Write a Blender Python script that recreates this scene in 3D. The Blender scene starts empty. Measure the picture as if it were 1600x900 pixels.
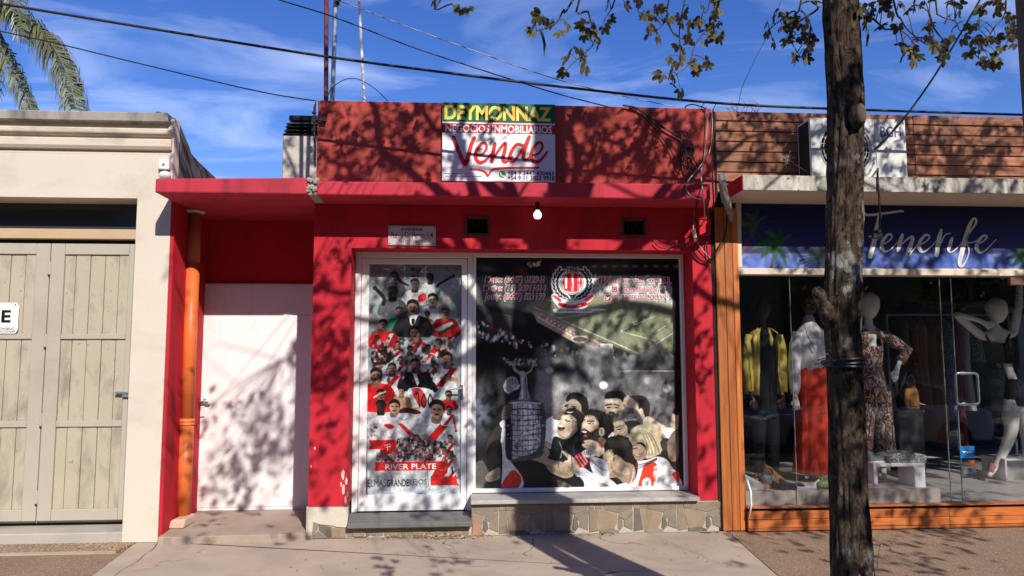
import bpy, bmesh, math, random
import numpy as np
from mathutils import Vector, Matrix
R_ = math.radians
rnd = random.Random(7)
scene = bpy.context.scene
COL = scene.collection

# ------------------------------------------------------------------ camera
FPX, CAM_H, CAM_D = 1150.0, 1.5, 6.34
def cam_axes(yaw, pitch, roll):
    cy, sy, cp, sp = math.cos(yaw), math.sin(yaw), math.cos(pitch), math.sin(pitch)
    F = np.array([sy*cp, cy*cp, sp]); R0 = np.array([cy, -sy, 0.0]); U0 = np.cross(R0, F)
    return (R0*math.cos(roll)+U0*math.sin(roll), -R0*math.sin(roll)+U0*math.cos(roll), F)
CR, CU, CF = cam_axes(R_(3.996), R_(5.287), R_(-0.117))
CC = np.array([0, -CAM_D, CAM_H])
cam_d = bpy.data.cameras.new('camera'); cam = bpy.data.objects.new('camera', cam_d); COL.objects.link(cam)
cam_d.sensor_width = 36; cam_d.lens = 36*FPX/1600; cam_d.clip_start = .05; cam_d.clip_end = 3000
cam.matrix_world = Matrix(((CR[0], CU[0], -CF[0], CC[0]), (CR[1], CU[1], -CF[1], CC[1]), (CR[2], CU[2], -CF[2], CC[2]), (0, 0, 0, 1)))
scene.camera = cam

# a measured photograph point -> the point of a real plane it lies on
def _ray(px, py): return CR*(px-800)/FPX + CU*(450-py)/FPX + CF
def P(px, py, y=0.0):
    d = _ray(px, py); return CC + d*((y-CC[1])/d[1])
def G(px, py, z=0.0):
    d = _ray(px, py); return CC + d*((z-CC[2])/d[2])
def PX(px, py, y=0.0): return float(P(px, py, y)[0])
def PZ(px, py, y=0.0): return float(P(px, py, y)[2])
def proj(p):
    v = np.array(p)-CC; w = v@CF
    return 800+FPX*(v@CR)/w, 450-FPX*(v@CU)/w, w

# ------------------------------------------------------------------ light
SUN_EL, SUN_AZ = 36.0, 20.5          # azimuth from -Y towards +X
SKY_STRENGTH, SUN_STRENGTH = 0.135, 5.0
scene.view_settings.view_transform = 'Standard'; scene.view_settings.look = 'None'
scene.view_settings.exposure = 0.16; scene.view_settings.gamma = 1.0
try: scene.view_settings.use_curve_mapping = False
except Exception: pass
world = bpy.data.worlds.new('World'); scene.world = world; world.use_nodes = True
def build_world():
    nt = world.node_tree; N = nt.nodes; L = nt.links; N.clear()
    out = N.new('ShaderNodeOutputWorld'); bg = N.new('ShaderNodeBackground'); bg.inputs['Strength'].default_value = SKY_STRENGTH
    sky = N.new('ShaderNodeTexSky'); sky.sky_type = 'NISHITA'; sky.sun_disc = False
    sky.sun_elevation = R_(SUN_EL); sky.sun_rotation = R_(180-SUN_AZ)
    sky.altitude = 0; sky.air_density = 1.0; sky.dust_density = 0.0; sky.ozone_density = 3.0
    hs = N.new('ShaderNodeHueSaturation'); hs.inputs['Saturation'].default_value = 1.30; hs.inputs['Hue'].default_value = .522
    L.new(sky.outputs[0], hs.inputs['Color'])
    # thin cirrus on a flat layer high above
    tc = N.new('ShaderNodeTexCoord'); sep = N.new('ShaderNodeSeparateXYZ'); L.new(tc.outputs['Generated'], sep.inputs[0])
    mx = N.new('ShaderNodeMath'); mx.operation = 'MAXIMUM'; mx.inputs[1].default_value = .06; L.new(sep.outputs['Z'], mx.inputs[0])
    dx = N.new('ShaderNodeMath'); dx.operation = 'DIVIDE'; L.new(sep.outputs['X'], dx.inputs[0]); L.new(mx.outputs[0], dx.inputs[1])
    dy = N.new('ShaderNodeMath'); dy.operation = 'DIVIDE'; L.new(sep.outputs['Y'], dy.inputs[0]); L.new(mx.outputs[0], dy.inputs[1])
    cb = N.new('ShaderNodeCombineXYZ'); L.new(dx.outputs[0], cb.inputs[0]); L.new(dy.outputs[0], cb.inputs[1])
    mp = N.new('ShaderNodeMapping'); mp.inputs['Rotation'].default_value = (0, 0, R_(38)); mp.inputs['Scale'].default_value = (.8, 1.3, 1); mp.inputs['Location'].default_value = (1.7, .35, 0)
    L.new(cb.outputs[0], mp.inputs['Vector'])
    n1 = N.new('ShaderNodeTexNoise'); n1.inputs['Scale'].default_value = 1.15; n1.inputs['Detail'].default_value = 9; n1.inputs['Roughness'].default_value = .55; n1.inputs['Distortion'].default_value = .9
    L.new(mp.outputs[0], n1.inputs['Vector'])
    rp = N.new('ShaderNodeMapRange'); rp.inputs['From Min'].default_value = .47; rp.inputs['From Max'].default_value = .88; rp.inputs['To Max'].default_value = .36
    L.new(n1.outputs['Fac'], rp.inputs['Value'])
    mix = N.new('ShaderNodeMix'); mix.data_type = 'RGBA'; L.new(rp.outputs[0], mix.inputs['Factor']); L.new(hs.outputs[0], mix.inputs['A'])
    mix.inputs['B'].default_value = (10.5, 11.6, 13.5, 1)
    L.new(mix.outputs['Result'], bg.inputs['Color']); L.new(bg.outputs[0], out.inputs[0])
build_world()
sun_d = bpy.data.lights.new('sun', 'SUN'); sun_d.energy = SUN_STRENGTH; sun_d.angle = R_(.53); sun_d.color = (1.0, .945, .86)
sun = bpy.data.objects.new('sun', sun_d); COL.objects.link(sun)
SUN_DIR = Vector((math.sin(R_(SUN_AZ))*math.cos(R_(SUN_EL)), -math.cos(R_(SUN_AZ))*math.cos(R_(SUN_EL)), math.sin(R_(SUN_EL))))  # towards the sun
sun.rotation_euler = SUN_DIR.to_track_quat('Z', 'Y').to_euler(); sun.location = SUN_DIR*40

# ------------------------------------------------------------------ materials
def srgb(r, g, b):
    f = lambda c: (c/255/12.92 if c/255 <= .04045 else ((c/255+.055)/1.055)**2.4)
    return (f(r), f(g), f(b))
MATS = {}
def nodemat(name):
    m = bpy.data.materials.new(name); m.use_nodes = True; nt = m.node_tree
    b = nt.nodes['Principled BSDF']; MATS[name] = m
    return m, nt, nt.nodes, nt.links, b
def mixrgb(nt, fac, a, b, blend='MIX'):
    n = nt.nodes.new('ShaderNodeMix'); n.data_type = 'RGBA'; n.blend_type = blend
    for s, v in (('Factor', fac), ('A', a), ('B', b)):
        if hasattr(v, 'links'): nt.links.new(v, n.inputs[s])
        elif s == 'Factor': n.inputs[s].default_value = v
        else: n.inputs[s].default_value = (*v[:3], 1)
    return n.outputs['Result']
def noise(nt, vec, scale, detail=5, rough=.55, dist=0):
    n = nt.nodes.new('ShaderNodeTexNoise'); n.inputs['Scale'].default_value = scale; n.inputs['Detail'].default_value = detail
    n.inputs['Roughness'].default_value = rough; n.inputs['Distortion'].default_value = dist; nt.links.new(vec, n.inputs['Vector']); return n.outputs['Fac']
def rng(nt, v, a, b, c=0, d=1):
    n = nt.nodes.new('ShaderNodeMapRange'); n.inputs[1].default_value = a; n.inputs[2].default_value = b; n.inputs[3].default_value = c; n.inputs[4].default_value = d
    nt.links.new(v, n.inputs[0]); return n.outputs[0]
def mapping(nt, vec, scale=(1, 1, 1), rot=(0, 0, 0)):
    n = nt.nodes.new('ShaderNodeMapping'); n.inputs['Scale'].default_value = scale; n.inputs['Rotation'].default_value = rot; nt.links.new(vec, n.inputs['Vector']); return n.outputs[0]
def position(nt): return nt.nodes.new('ShaderNodeNewGeometry').outputs['Position']
def bump(nt, b, h, strength, dist=.01):
    n = nt.nodes.new('ShaderNodeBump'); n.inputs['Strength'].default_value = strength; n.inputs['Distance'].default_value = dist
    nt.links.new(h, n.inputs['Height']); nt.links.new(n.outputs[0], b.inputs['Normal']); return n

def mat(name, col, rough=.7, var=.16, vscale=3.0, bmp=.25, bscale=55, spec=.3, metal=0, stain=None, stain_at=(.55, .75), stain_scale=(1.6, 1.6, 1.6), stain2=None, stain2_at=(.6, .66), stain2_scale=9, island=0):
    """painted / plain surface: base colour, broad and fine variation, stains of their own shape, fine relief"""
    m, nt, N, L, b = nodemat(name)
    pos = position(nt)
    c = mixrgb(nt, noise(nt, pos, vscale, 6), tuple(x*(1-var) for x in col), tuple(min(1, x*(1+var)) for x in col))
    if island:
        ri = N.new('ShaderNodeNewGeometry').outputs['Random Per Island'] if False else N.new('ShaderNodeObjectInfo').outputs['Random']
        c = mixrgb(nt, 1.0, c, mixrgb(nt, ri, (1-island,)*3, (1+island*.4,)*3), 'MULTIPLY')
    if stain:
        f = rng(nt, noise(nt, mapping(nt, pos, stain_scale), 1.0, 8, .62, .4), *stain_at)
        c = mixrgb(nt, f, c, stain)
    if stain2:
        f = rng(nt, noise(nt, pos, stain2_scale, 7, .65), *stain2_at)
        c = mixrgb(nt, f, c, stain2)
    L.new(c, b.inputs['Base Color'])
    b.inputs['Roughness'].default_value = rough; b.inputs['Specular IOR Level'].default_value = spec; b.inputs['Metallic'].default_value = metal
    if bmp: bump(nt, b, noise(nt, pos, bscale, 5, .6), bmp, .006)
    return m
def wood(name, col, dark, axis='x', rough=.5, spec=.35):
    m, nt, N, L, b = nodemat(name); pos = position(nt)
    oi = N.new('ShaderNodeObjectInfo').outputs['Random']
    off = N.new('ShaderNodeVectorMath'); off.operation = 'ADD'; cmb = N.new('ShaderNodeCombineXYZ')
    sc = N.new('ShaderNodeMath'); sc.operation = 'MULTIPLY'; sc.inputs[1].default_value = 37; L.new(oi, sc.inputs[0])
    for i in range(3): L.new(sc.outputs[0], cmb.inputs[i])
    L.new(pos, off.inputs[0]); L.new(cmb.outputs[0], off.inputs[1])
    s = (1.2, 14, 30) if axis == 'x' else (30, 14, 1.2)
    g = noise(nt, mapping(nt, off.outputs[0], s), 2.0, 7, .6, .6)
    c = mixrgb(nt, rng(nt, g, .35, .72), col, dark)
    k = rng(nt, noise(nt, off.outputs[0], 7, 2, .4), .74, .78)
    c = mixrgb(nt, k, c, tuple(x*.4 for x in dark))
    c = mixrgb(nt, 1.0, c, mixrgb(nt, oi, (.72, .72, .72), (1.12, 1.08, 1.0)), 'MULTIPLY')
    L.new(c, b.inputs['Base Color']); b.inputs['Roughness'].default_value = rough; b.inputs['Specular IOR Level'].default_value = spec
    bump(nt, b, g, .35, .004)
    return m
def glass(name, tint=(1, 1, 1), f0=.06, extra=.0):
    """thin architectural pane: clear, with a Fresnel mirror on it"""
    m, nt, N, L, b = nodemat(name); out = N['Material Output']; N.remove(b)
    t = N.new('ShaderNodeBsdfTransparent'); t.inputs[0].default_value = (*tint, 1)
    g = N.new('ShaderNodeBsdfGlossy'); g.inputs['Roughness'].default_value = .012; g.inputs[0].default_value = (1, 1, 1, 1)
    fr = N.new('ShaderNodeFresnel'); fr.inputs['IOR'].default_value = 1.6
    ad = N.new('ShaderNodeMath'); ad.operation = 'MULTIPLY_ADD'; ad.inputs[1].default_value = .48; ad.inputs[2].default_value = extra; L.new(fr.outputs[0], ad.inputs[0])
    mx = N.new('ShaderNodeMixShader'); L.new(ad.outputs[0], mx.inputs[0]); L.new(t.outputs[0], mx.inputs[1]); L.new(g.outputs[0], mx.inputs[2]); L.new(mx.outputs[0], out.inputs[0])
    return m
def aggregate(name, cols, grout, scale=70, spec=.2):
    m, nt, N, L, b = nodemat(name); pos = position(nt)
    v = N.new('ShaderNodeTexVoronoi'); v.inputs['Scale'].default_value = scale; L.new(pos, v.inputs['Vector'])
    cr = N.new('ShaderNodeValToRGB'); el = cr.color_ramp.elements; el[0].color = (*cols[0], 1); el[1].color = (*cols[-1], 1); cr.color_ramp.interpolation = 'CONSTANT'
    for i, c in enumerate(cols[1:-1]):
        e = el.new((i+1)/(len(cols)-1)*.9); e.color = (*c, 1)
    sp = N.new('ShaderNodeSeparateColor'); L.new(v.outputs['Color'], sp.inputs[0]); L.new(sp.outputs[0], cr.inputs[0])
    f = rng(nt, v.outputs['Distance'], .25, .6)
    c = mixrgb(nt, f, cr.outputs[0], grout)
    c = mixrgb(nt, 1.0, c, mixrgb(nt, noise(nt, pos, 1.6, 6), (.62, .62, .62), (1.2, 1.2, 1.2)), 'MULTIPLY')
    L.new(c, b.inputs['Base Color']); b.inputs['Roughness'].default_value = .8; b.inputs['Specular IOR Level'].default_value = spec
    bump(nt, b, v.outputs['Distance'], -.7, .008)
    return m
def attr_mat(name, rough=.35, spec=.4, bmp=.0):
    m, nt, N, L, b = nodemat(name); a = N.new('ShaderNodeVertexColor'); a.layer_name = 'ink'
    L.new(a.outputs['Color'], b.inputs['Base Color']); b.inputs['Roughness'].default_value = rough; b.inputs['Specular IOR Level'].default_value = spec
    return m

# ------------------------------------------------------------------ mesh building
ORG = {}                                  # world origin of every object made here (none is rotated when made)
def tag(o, label=None, cat=None, group=None, kind=None):
    for k, v in (('label', label), ('category', cat), ('group', group), ('kind', kind)):
        if v: o[k] = v
    return o
def thing(name, loc, label, cat, group=None):
    o = bpy.data.objects.new(name, None); COL.objects.link(o); o.location = loc; o.empty_display_size = .1
    ORG[o] = Vector(loc); return tag(o, label, cat, group)
class M:
    def __init__(s): s.v = []; s.f = []
    def add(s, vs, fs):
        b = len(s.v); s.v += [tuple(float(c) for c in p) for p in vs]; s.f += [tuple(b+i for i in f) for f in fs]; return s
    def box(s, x0, x1, y0, y1, z0, z1):
        return s.add([(x0, y0, z0), (x1, y0, z0), (x1, y1, z0), (x0, y1, z0), (x0, y0, z1), (x1, y0, z1), (x1, y1, z1), (x0, y1, z1)],
                     [(0, 3, 2, 1), (4, 5, 6, 7), (0, 1, 5, 4), (1, 2, 6, 5), (2, 3, 7, 6), (3, 0, 4, 7)])
    def hexa(s, p): return s.add(p, [(0, 3, 2, 1), (4, 5, 6, 7), (0, 1, 5, 4), (1, 2, 6, 5), (2, 3, 7, 6), (3, 0, 4, 7)])
    def prism(s, poly, f0, f1):
        """closed prism: poly of 2-D points, f0/f1 turn a 2-D point into the 3-D point of either end"""
        n = len(poly); b0 = [f0(*p) for p in poly]; b1 = [f1(*p) for p in poly]
        return s.add(b0+b1, [tuple(range(n))[::-1], tuple(range(n, 2*n))]+[(i, (i+1) % n, n+(i+1) % n, n+i) for i in range(n)])
    def tube(s, pts, rad, n=8, caps=True):
        pts = [Vector(p) for p in pts]; k = len(pts)
        rad = [rad]*k if not hasattr(rad, '__len__') else list(rad)
        up = None; rings = []
        for i, p in enumerate(pts):
            t = (pts[min(i+1, k-1)]-pts[max(i-1, 0)]).normalized()
            if up is None: up = t.orthogonal().normalized()
            up = (up-t*up.dot(t)); up = up.normalized() if up.length > 1e-6 else t.orthogonal().normalized()
            w = t.cross(up)
            rings.append([p+(up*math.cos(a)+w*math.sin(a))*rad[i] for a in (2*math.pi*j/n for j in range(n))])
        vs = [q for r in rings for q in r]
        fs = [(i*n+j, i*n+(j+1) % n, (i+1)*n+(j+1) % n, (i+1)*n+j) for i in range(k-1) for j in range(n)]
        if caps: fs += [tuple(range(n))[::-1], tuple((k-1)*n+j for j in range(n))]
        return s.add(vs, fs)
    def cyl(s, p0, p1, r, n=12, r1=None): return s.tube([p0, p1], [r, r if r1 is None else r1], n)
    def lathe(s, c, prof, n=14, axis='z'):
        vs = []; c = Vector(c)
        for r, h in prof:
            for j in range(n):
                a = 2*math.pi*j/n; u, w = r*math.cos(a), r*math.sin(a)
                vs.append(c+Vector((u, w, h) if axis == 'z' else ((u, h, w) if axis == 'y' else (h, u, w))))
        k = len(prof)
        return s.add(vs, [(i*n+j, i*n+(j+1) % n, (i+1)*n+(j+1) % n, (i+1)*n+j) for i in range(k-1) for j in range(n)]+[tuple(range(n))[::-1], tuple((k-1)*n+j for j in range(n))])
    def quad(s, a, b, c, d): return s.add([a, b, c, d], [(0, 1, 2, 3)])
    def ell(s, c, r, n=12, m=8):
        prof = []
        vs = [(c[0], c[1], c[2]-r[2])]
        for i in range(1, m):
            t = -math.pi/2+math.pi*i/m
            for j in range(n):
                a = 2*math.pi*j/n; vs.append((c[0]+r[0]*math.cos(t)*math.cos(a), c[1]+r[1]*math.cos(t)*math.sin(a), c[2]+r[2]*math.sin(t)))
        vs.append((c[0], c[1], c[2]+r[2])); fs = [(0, 1+(j+1) % n, 1+j) for j in range(n)]
        for i in range(m-2):
            fs += [(1+i*n+j, 1+i*n+(j+1) % n, 1+(i+1)*n+(j+1) % n, 1+(i+1)*n+j) for j in range(n)]
        top = len(vs)-1; fs += [(1+(m-2)*n+j, 1+(m-2)*n+(j+1) % n, top) for j in range(n)]
        return s.add(vs, fs)
    def build(s, name, m, parent=None, bevel=0, smooth=False, merge=False, origin=None, segs=1, recalc=True):
        me = bpy.data.meshes.new(name); V = np.array(s.v)
        lo, hi = V.min(0), V.max(0)
        c = Vector(origin) if origin is not None else Vector(((lo[0]+hi[0])/2, (lo[1]+hi[1])/2, lo[2]))
        me.from_pydata([tuple(p) for p in (V-np.array(c))], [], s.f); me.update()
        if merge or recalc:
            bm = bmesh.new(); bm.from_mesh(me)
            if merge: bmesh.ops.remove_doubles(bm, verts=bm.verts, dist=1e-5)
            bmesh.ops.recalc_face_normals(bm, faces=bm.faces); bm.to_mesh(me); bm.free()
        if smooth: me.shade_smooth()
        if m: me.materials.append(m)
        o = bpy.data.objects.new(name, me); COL.objects.link(o)
        return place(o, c, parent, bevel, segs)
def place(o, c, parent=None, bevel=0, segs=1):
    c = Vector(c)
    o.location = c-(ORG[parent] if parent is not None else Vector((0, 0, 0)))
    if parent is not None: o.parent = parent
    ORG[o] = c
    if bevel:
        md = o.modifiers.new('edge', 'BEVEL'); md.width = bevel; md.segments = segs; md.limit_method = 'ANGLE'; md.angle_limit = R_(40); md.harden_normals = False
    return o
def copy_tree(o, loc=None, parent=None, rotz=None):
    c = o.copy(); COL.objects.link(c)
    if parent is not None: c.parent = parent
    if loc is not None: c.location = loc
    if rotz is not None: c.rotation_euler[2] = rotz
    for ch in list(o.children): copy_tree(ch, None, c)
    return c
def wall_holes(mm, x0, x1, z0, z1, y0, y1, holes):
    """a wall from y0 (front) to y1 with rectangular openings through it"""
    xs = sorted({x0, x1, *[h[i] for h in holes for i in (0, 1)]}); zs = sorted({z0, z1, *[h[i] for h in holes for i in (2, 3)]})
    inh = lambda x, z: any(h[0] < x < h[1] and h[2] < z < h[3] for h in holes)
    cell = [[not inh((xs[i]+xs[i+1])/2, (zs[j]+zs[j+1])/2) for j in range(len(zs)-1)] for i in range(len(xs)-1)]
    ok = lambda i, j: 0 <= i < len(xs)-1 and 0 <= j < len(zs)-1 and cell[i][j]
    for i in range(len(xs)-1):
        for j in range(len(zs)-1):
            if not cell[i][j]: continue
            a, b, c, d = xs[i], xs[i+1], zs[j], zs[j+1]
            mm.quad((a, y0, c), (b, y0, c), (b, y0, d), (a, y0, d)); mm.quad((b, y1, c), (a, y1, c), (a, y1, d), (b, y1, d))
            if not ok(i-1, j): mm.quad((a, y1, c), (a, y0, c), (a, y0, d), (a, y1, d))
            if not ok(i+1, j): mm.quad((b, y0, c), (b, y1, c), (b, y1, d), (b, y0, d))
            if not ok(i, j-1): mm.quad((a, y1, c), (b, y1, c), (b, y0, c), (a, y0, c))
            if not ok(i, j+1): mm.quad((a, y0, d), (b, y0, d), (b, y1, d), (a, y1, d))
    return mm
def smooth_curve(pts, n=8, closed=False):
    pts = [np.array(p, float) for p in pts]; k = len(pts); out = []
    for i in range(k if closed else k-1):
        if closed: p0, p1, p2, p3 = pts[(i-1) % k], pts[i], pts[(i+1) % k], pts[(i+2) % k]
        else: p0, p1, p2, p3 = pts[max(i-1, 0)], pts[i], pts[i+1], pts[min(i+2, k-1)]
        for j in range(n):
            t = j/n
            out.append(.5*((2*p1)+(-p0+p2)*t+(2*p0-5*p1+4*p2-p3)*t*t+(-p0+3*p1-3*p2+p3)*t**3))
    if not closed: out.append(pts[-1])
    return out
# lettering: Blender's own font turned into thin raised letters on an upright plane facing the street
def text(s, box, y, m, parent, name='lettering', bold=0.0, shear=0.0, depth=.0012, spacing=1.0, fit=True):
    """box = (x0, x1, z0, z1) in metres on the plane y"""
    cu = bpy.data.curves.new(name, 'FONT'); cu.body = s; cu.shear = shear; cu.offset = bold; cu.space_character = spacing; cu.resolution_u = 3
    to = bpy.data.objects.new(name, cu); COL.objects.link(to); bpy.context.view_layer.update()
    me = bpy.data.meshes.new_from_object(to.evaluated_get(bpy.context.evaluated_depsgraph_get()))
    bpy.data.objects.remove(to); bpy.data.curves.remove(cu)
    V = np.empty(len(me.vertices)*3); me.vertices.foreach_get('co', V); V = V.reshape(-1, 3); lo, hi = V.min(0), V.max(0)
    x0, x1, z0, z1 = box; sx = (x1-x0)/max(1e-6, hi[0]-lo[0]); sz = (z1-z0)/max(1e-6, hi[1]-lo[1])
    if not fit: sx = sz
    W = np.stack([x0+(V[:, 0]-lo[0])*sx, np.full(len(V), y-depth), z0+(V[:, 1]-lo[1])*sz], 1)
    mm = M(); mm.add(W, [tuple(p.vertices) for p in me.polygons]); bpy.data.meshes.remove(me)
    return mm.build(name, m, parent, recalc=False)
def text_px(s, x0, y0, x1, y1, plane, m, parent, **k):
    a = P(x0, y1, plane); b = P(x1, y0, plane)
    return text(s, (a[0], b[0], a[2], b[2]), plane, m, parent, **k)
def strokes(lines, y, m, parent, name='lettering', raise_=.002, n=6, round_=True):
    """brush lettering: lines of (px, py, width_px) in photograph units laid on the plane y"""
    mm = M(); k = 0
    for ln in lines:
        pts = smooth_curve([(a, b, w) for a, b, w in ln], n); yy = y-raise_-k*.00025; k += 1
        L, Rr = [], []
        for i, p in enumerate(pts):
            q0, q1 = pts[max(i-1, 0)], pts[min(i+1, len(pts)-1)]; t = np.array([q1[0]-q0[0], q1[1]-q0[1]]); t = t/max(1e-6, np.hypot(*t)); nn = np.array([-t[1], t[0]])*max(p[2], .3)/2
            L.append(P(p[0]+nn[0], p[1]+nn[1], yy)); Rr.append(P(p[0]-nn[0], p[1]-nn[1], yy))
        vs = L+Rr; c = len(L)
        mm.add(vs, [(i, i+1, c+i+1, c+i) for i in range(c-1)])
        if round_:
            for e in (pts[0], pts[-1]):
                mm.add([P(e[0]+e[2]/2*math.cos(a), e[1]+e[2]/2*math.sin(a), yy-.0001) for a in (2*math.pi*i/14 for i in range(14))], [tuple(range(14))])
    return mm.build(name, m, parent, recalc=False)
# ------------------------------------------------------------------ material set
m_red = mat('red_wall_paint', (.49, .016, .030), .74, .20, 2.4, .45, 50, .25, stain=(.28, .010, .018), stain_at=(.50, .78), stain_scale=(3.2, 3.2, 1.0), stain2=(.62, .42, .36), stain2_at=(.73, .76), stain2_scale=13)
m_redp = mat('faded_red_parapet_paint', (.40, .064, .051), .85, .18, 2.5, .55, 45, .2, stain=(.24, .045, .040), stain_at=(.48, .80), stain_scale=(2.2, 2.2, 1.4), stain2=(.16, .07, .06), stain2_at=(.70, .78), stain2_scale=6)
m_redf = mat('red_fascia_paint', (.48, .033, .056), .75, .18, 3.0, .5, 50, .25, stain=(.22, .025, .035), stain_at=(.48, .78), stain_scale=(7, 7, .9), stain2=(.05, .03, .03), stain2_at=(.70, .76), stain2_scale=7)
m_concrete = mat('bare_concrete', (.40, .36, .32), .85, .22, 4, .6, 40, .2, stain=(.22, .20, .18))
m_rubble = mat('broken_concrete', (.34, .31, .27), .95, .45, 22, 1.0, 30, .1)
m_beige = mat('beige_wall_paint', (.63, .55, .455), .8, .07, 1.4, .25, 60, .2, stain=(.47, .40, .33), stain_at=(.52, .82), stain_scale=(1.2, 1.2, 2.4), stain2=(.40, .35, .30), stain2_at=(.72, .76), stain2_scale=14)
m_cornice = mat('weathered_beige_moulding', (.62, .53, .42), .85, .08, 2, .35, 60, .2, stain=(.33, .29, .25), stain_at=(.50, .8), stain_scale=(2.5, 2.5, 6))
m_cap = mat('grey_stained_capping', (.33, .30, .26), .9, .2, 5, .5, 50, .15, stain=(.16, .145, .13), stain_at=(.45, .7), stain_scale=(7, 7, 1.5), stain2=(.5, .47, .42), stain2_at=(.68, .72), stain2_scale=8)
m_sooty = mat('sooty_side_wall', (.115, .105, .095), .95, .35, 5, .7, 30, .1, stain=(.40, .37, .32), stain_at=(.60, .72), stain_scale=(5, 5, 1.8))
m_door = mat('grey_beige_door_paint', (.44, .385, .29), .55, .09, 3, .2, 80, .35, stain=(.27, .24, .18), stain_at=(.49, .70), stain_scale=(7, 7, 3), stain2=(.24, .22, .18), stain2_at=(.62, .68), stain2_scale=12)
m_doorrail = mat('grey_door_rail_paint', (.43, .385, .31), .5, .08, 3, .15, 80, .35, stain=(.33, .30, .24))
m_doorgap = mat('dark_gap', (.02, .018, .016), .9, .1, 3, 0)
m_wood_b = mat('pale_timber_rail', (.50, .36, .22), .6, .12, 8, .2, 50, .3)
m_white = mat('white_gloss_paint', (.80, .78, .78), .4, .035, 3, .08, 60, .45, stain=(.66, .62, .58), stain_at=(.62, .85))
m_whited = mat('white_metal_door_paint', (.78, .75, .75), .42, .05, 2, .08, 40, .4, stain=(.60, .56, .54), stain_at=(.52, .80), stain_scale=(4, 4, 1.6), stain2=(.45, .36, .32), stain2_at=(.76, .79), stain2_scale=12)
m_orange = mat('orange_pipe_paint', (.66, .155, .038), .45, .12, 6, .15, 60, .4, stain=(.40, .09, .03), stain_at=(.55, .75), stain_scale=(6, 6, 2))
m_brick = mat('worn_pink_brick', (.52, .36, .28), .9, .25, 14, .8, 50, .1, stain=(.62, .54, .47))
m_plaster = mat('patched_plaster', (.56, .50, .41), .9, .18, 6, .8, 30, .15, stain=(.34, .31, .27), stain_scale=(6, 6, 6))
m_sill = mat('granular_concrete_sill', (.42, .395, .37), .75, .25, 30, .5, 90, .3, stain=(.24, .225, .21), stain2=(.62, .6, .57), stain2_at=(.67, .7), stain2_scale=90)
m_sill_d = mat('dark_stone_sill', (.135, .13, .125), .55, .25, 12, .4, 90, .4, stain=(.23, .22, .20), stain2=(.55, .53, .5), stain2_at=(.70, .73), stain2_scale=60)
m_grout = mat('pale_mortar', (.43, .385, .33), .9, .1, 10, .5, 60, .1)
m_stones = [mat('slate_stone_%s' % n, c, .7, .22, 14, .5, 45, .25, stain=tuple(x*.72 for x in c), stain_scale=(9, 9, 9)) for n, c in
            (('grey', (.215, .175, .135)), ('tan', (.28, .21, .145)), ('dark', (.145, .122, .10)), ('pink', (.38, .205, .14)), ('olive', (.235, .188, .138)))]
m_pave = mat('worn_concrete_paving', (.43, .345, .27), .85, .18, 2.4, .45, 60, .2, stain=(.32, .26, .205), stain_at=(.45, .72), stain2=(.20, .17, .14), stain2_at=(.68, .72), stain2_scale=10)
def add_cracks(m, scale, dark):
    nt = m.node_tree; N = nt.nodes; L = nt.links; b = N['Principled BSDF']; pos = position(nt); old = b.inputs['Base Color'].links[0].from_socket
    nz = N.new('ShaderNodeTexNoise'); nz.inputs['Scale'].default_value = 2.2; nz.inputs['Detail'].default_value = 8; L.new(pos, nz.inputs['Vector'])
    ad = N.new('ShaderNodeVectorMath'); ad.operation = 'MULTIPLY_ADD'; ad.inputs[1].default_value = (.7, .7, 0); L.new(nz.outputs['Color'], ad.inputs[0]); L.new(pos, ad.inputs[2])
    v = N.new('ShaderNodeTexVoronoi'); v.feature = 'DISTANCE_TO_EDGE'; v.inputs['Scale'].default_value = scale; L.new(ad.outputs[0], v.inputs['Vector'])
    k = N.new('ShaderNodeMath'); k.operation = 'MULTIPLY'; L.new(rng(nt, v.outputs['Distance'], .0012, .0045, 1, 0), k.inputs[0]); L.new(rng(nt, noise(nt, pos, 1.1, 3), .53, .60), k.inputs[1])
    L.new(mixrgb(nt, k.outputs[0], old, dark), b.inputs['Base Color'])
add_cracks(m_pave, .75, (.08, .065, .05))
m_aggr = aggregate('brown_aggregate_paving', [(.22, .13, .075), (.36, .24, .15), (.46, .36, .26), (.30, .20, .13), (.15, .10, .07)], (.24, .165, .11), 95)
m_grav = aggregate('loose_pale_gravel', [(.50, .36, .22), (.42, .28, .16), (.58, .46, .32), (.30, .20, .12)], (.25, .17, .11), 60)
m_asph = mat('asphalt', (.055, .055, .056), .9, .25, 6, .6, 120, .25)
m_earth = mat('packed_earth', (.20, .15, .11), .95, .2, 3, .5, 30, .1)
m_plank = wood('varnished_wood_plank', (.56, .17, .042), (.30, .075, .02), 'x')
m_plankv = wood('varnished_wood_plank_upright', (.60, .20, .05), (.34, .09, .022), 'z')
m_plankr = wood('weathered_red_wood_plank', (.42, .19, .115), (.24, .10, .06), 'x', .7, .2)
m_grime = mat('grimy_white_fascia', (.58, .54, .47), .85, .15, 8, .5, 40, .15, stain=(.06, .055, .046), stain_at=(.40, .74), stain_scale=(8, 8, 2.0), stain2=(.10, .092, .08), stain2_at=(.56, .68), stain2_scale=22)
m_cream = mat('cream_soffit_paint', (.66, .56, .44), .8, .06, 2, .15, 40, .2)
m_black = mat('black_plastic', (.018, .018, .019), .45, .15, 6, .05, 60, .4)
m_dark = mat('dark_interior', (.045, .042, .042), .85, .2, 2, .1, 30, .2)
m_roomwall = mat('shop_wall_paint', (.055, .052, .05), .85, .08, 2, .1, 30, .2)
m_steel = mat('brushed_steel', (.62, .61, .60), .28, .06, 20, .05, 80, .5, metal=1)
m_galv = mat('galvanised_pipe', (.30, .34, .38), .45, .2, 8, .1, 60, .5, metal=.6)
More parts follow.
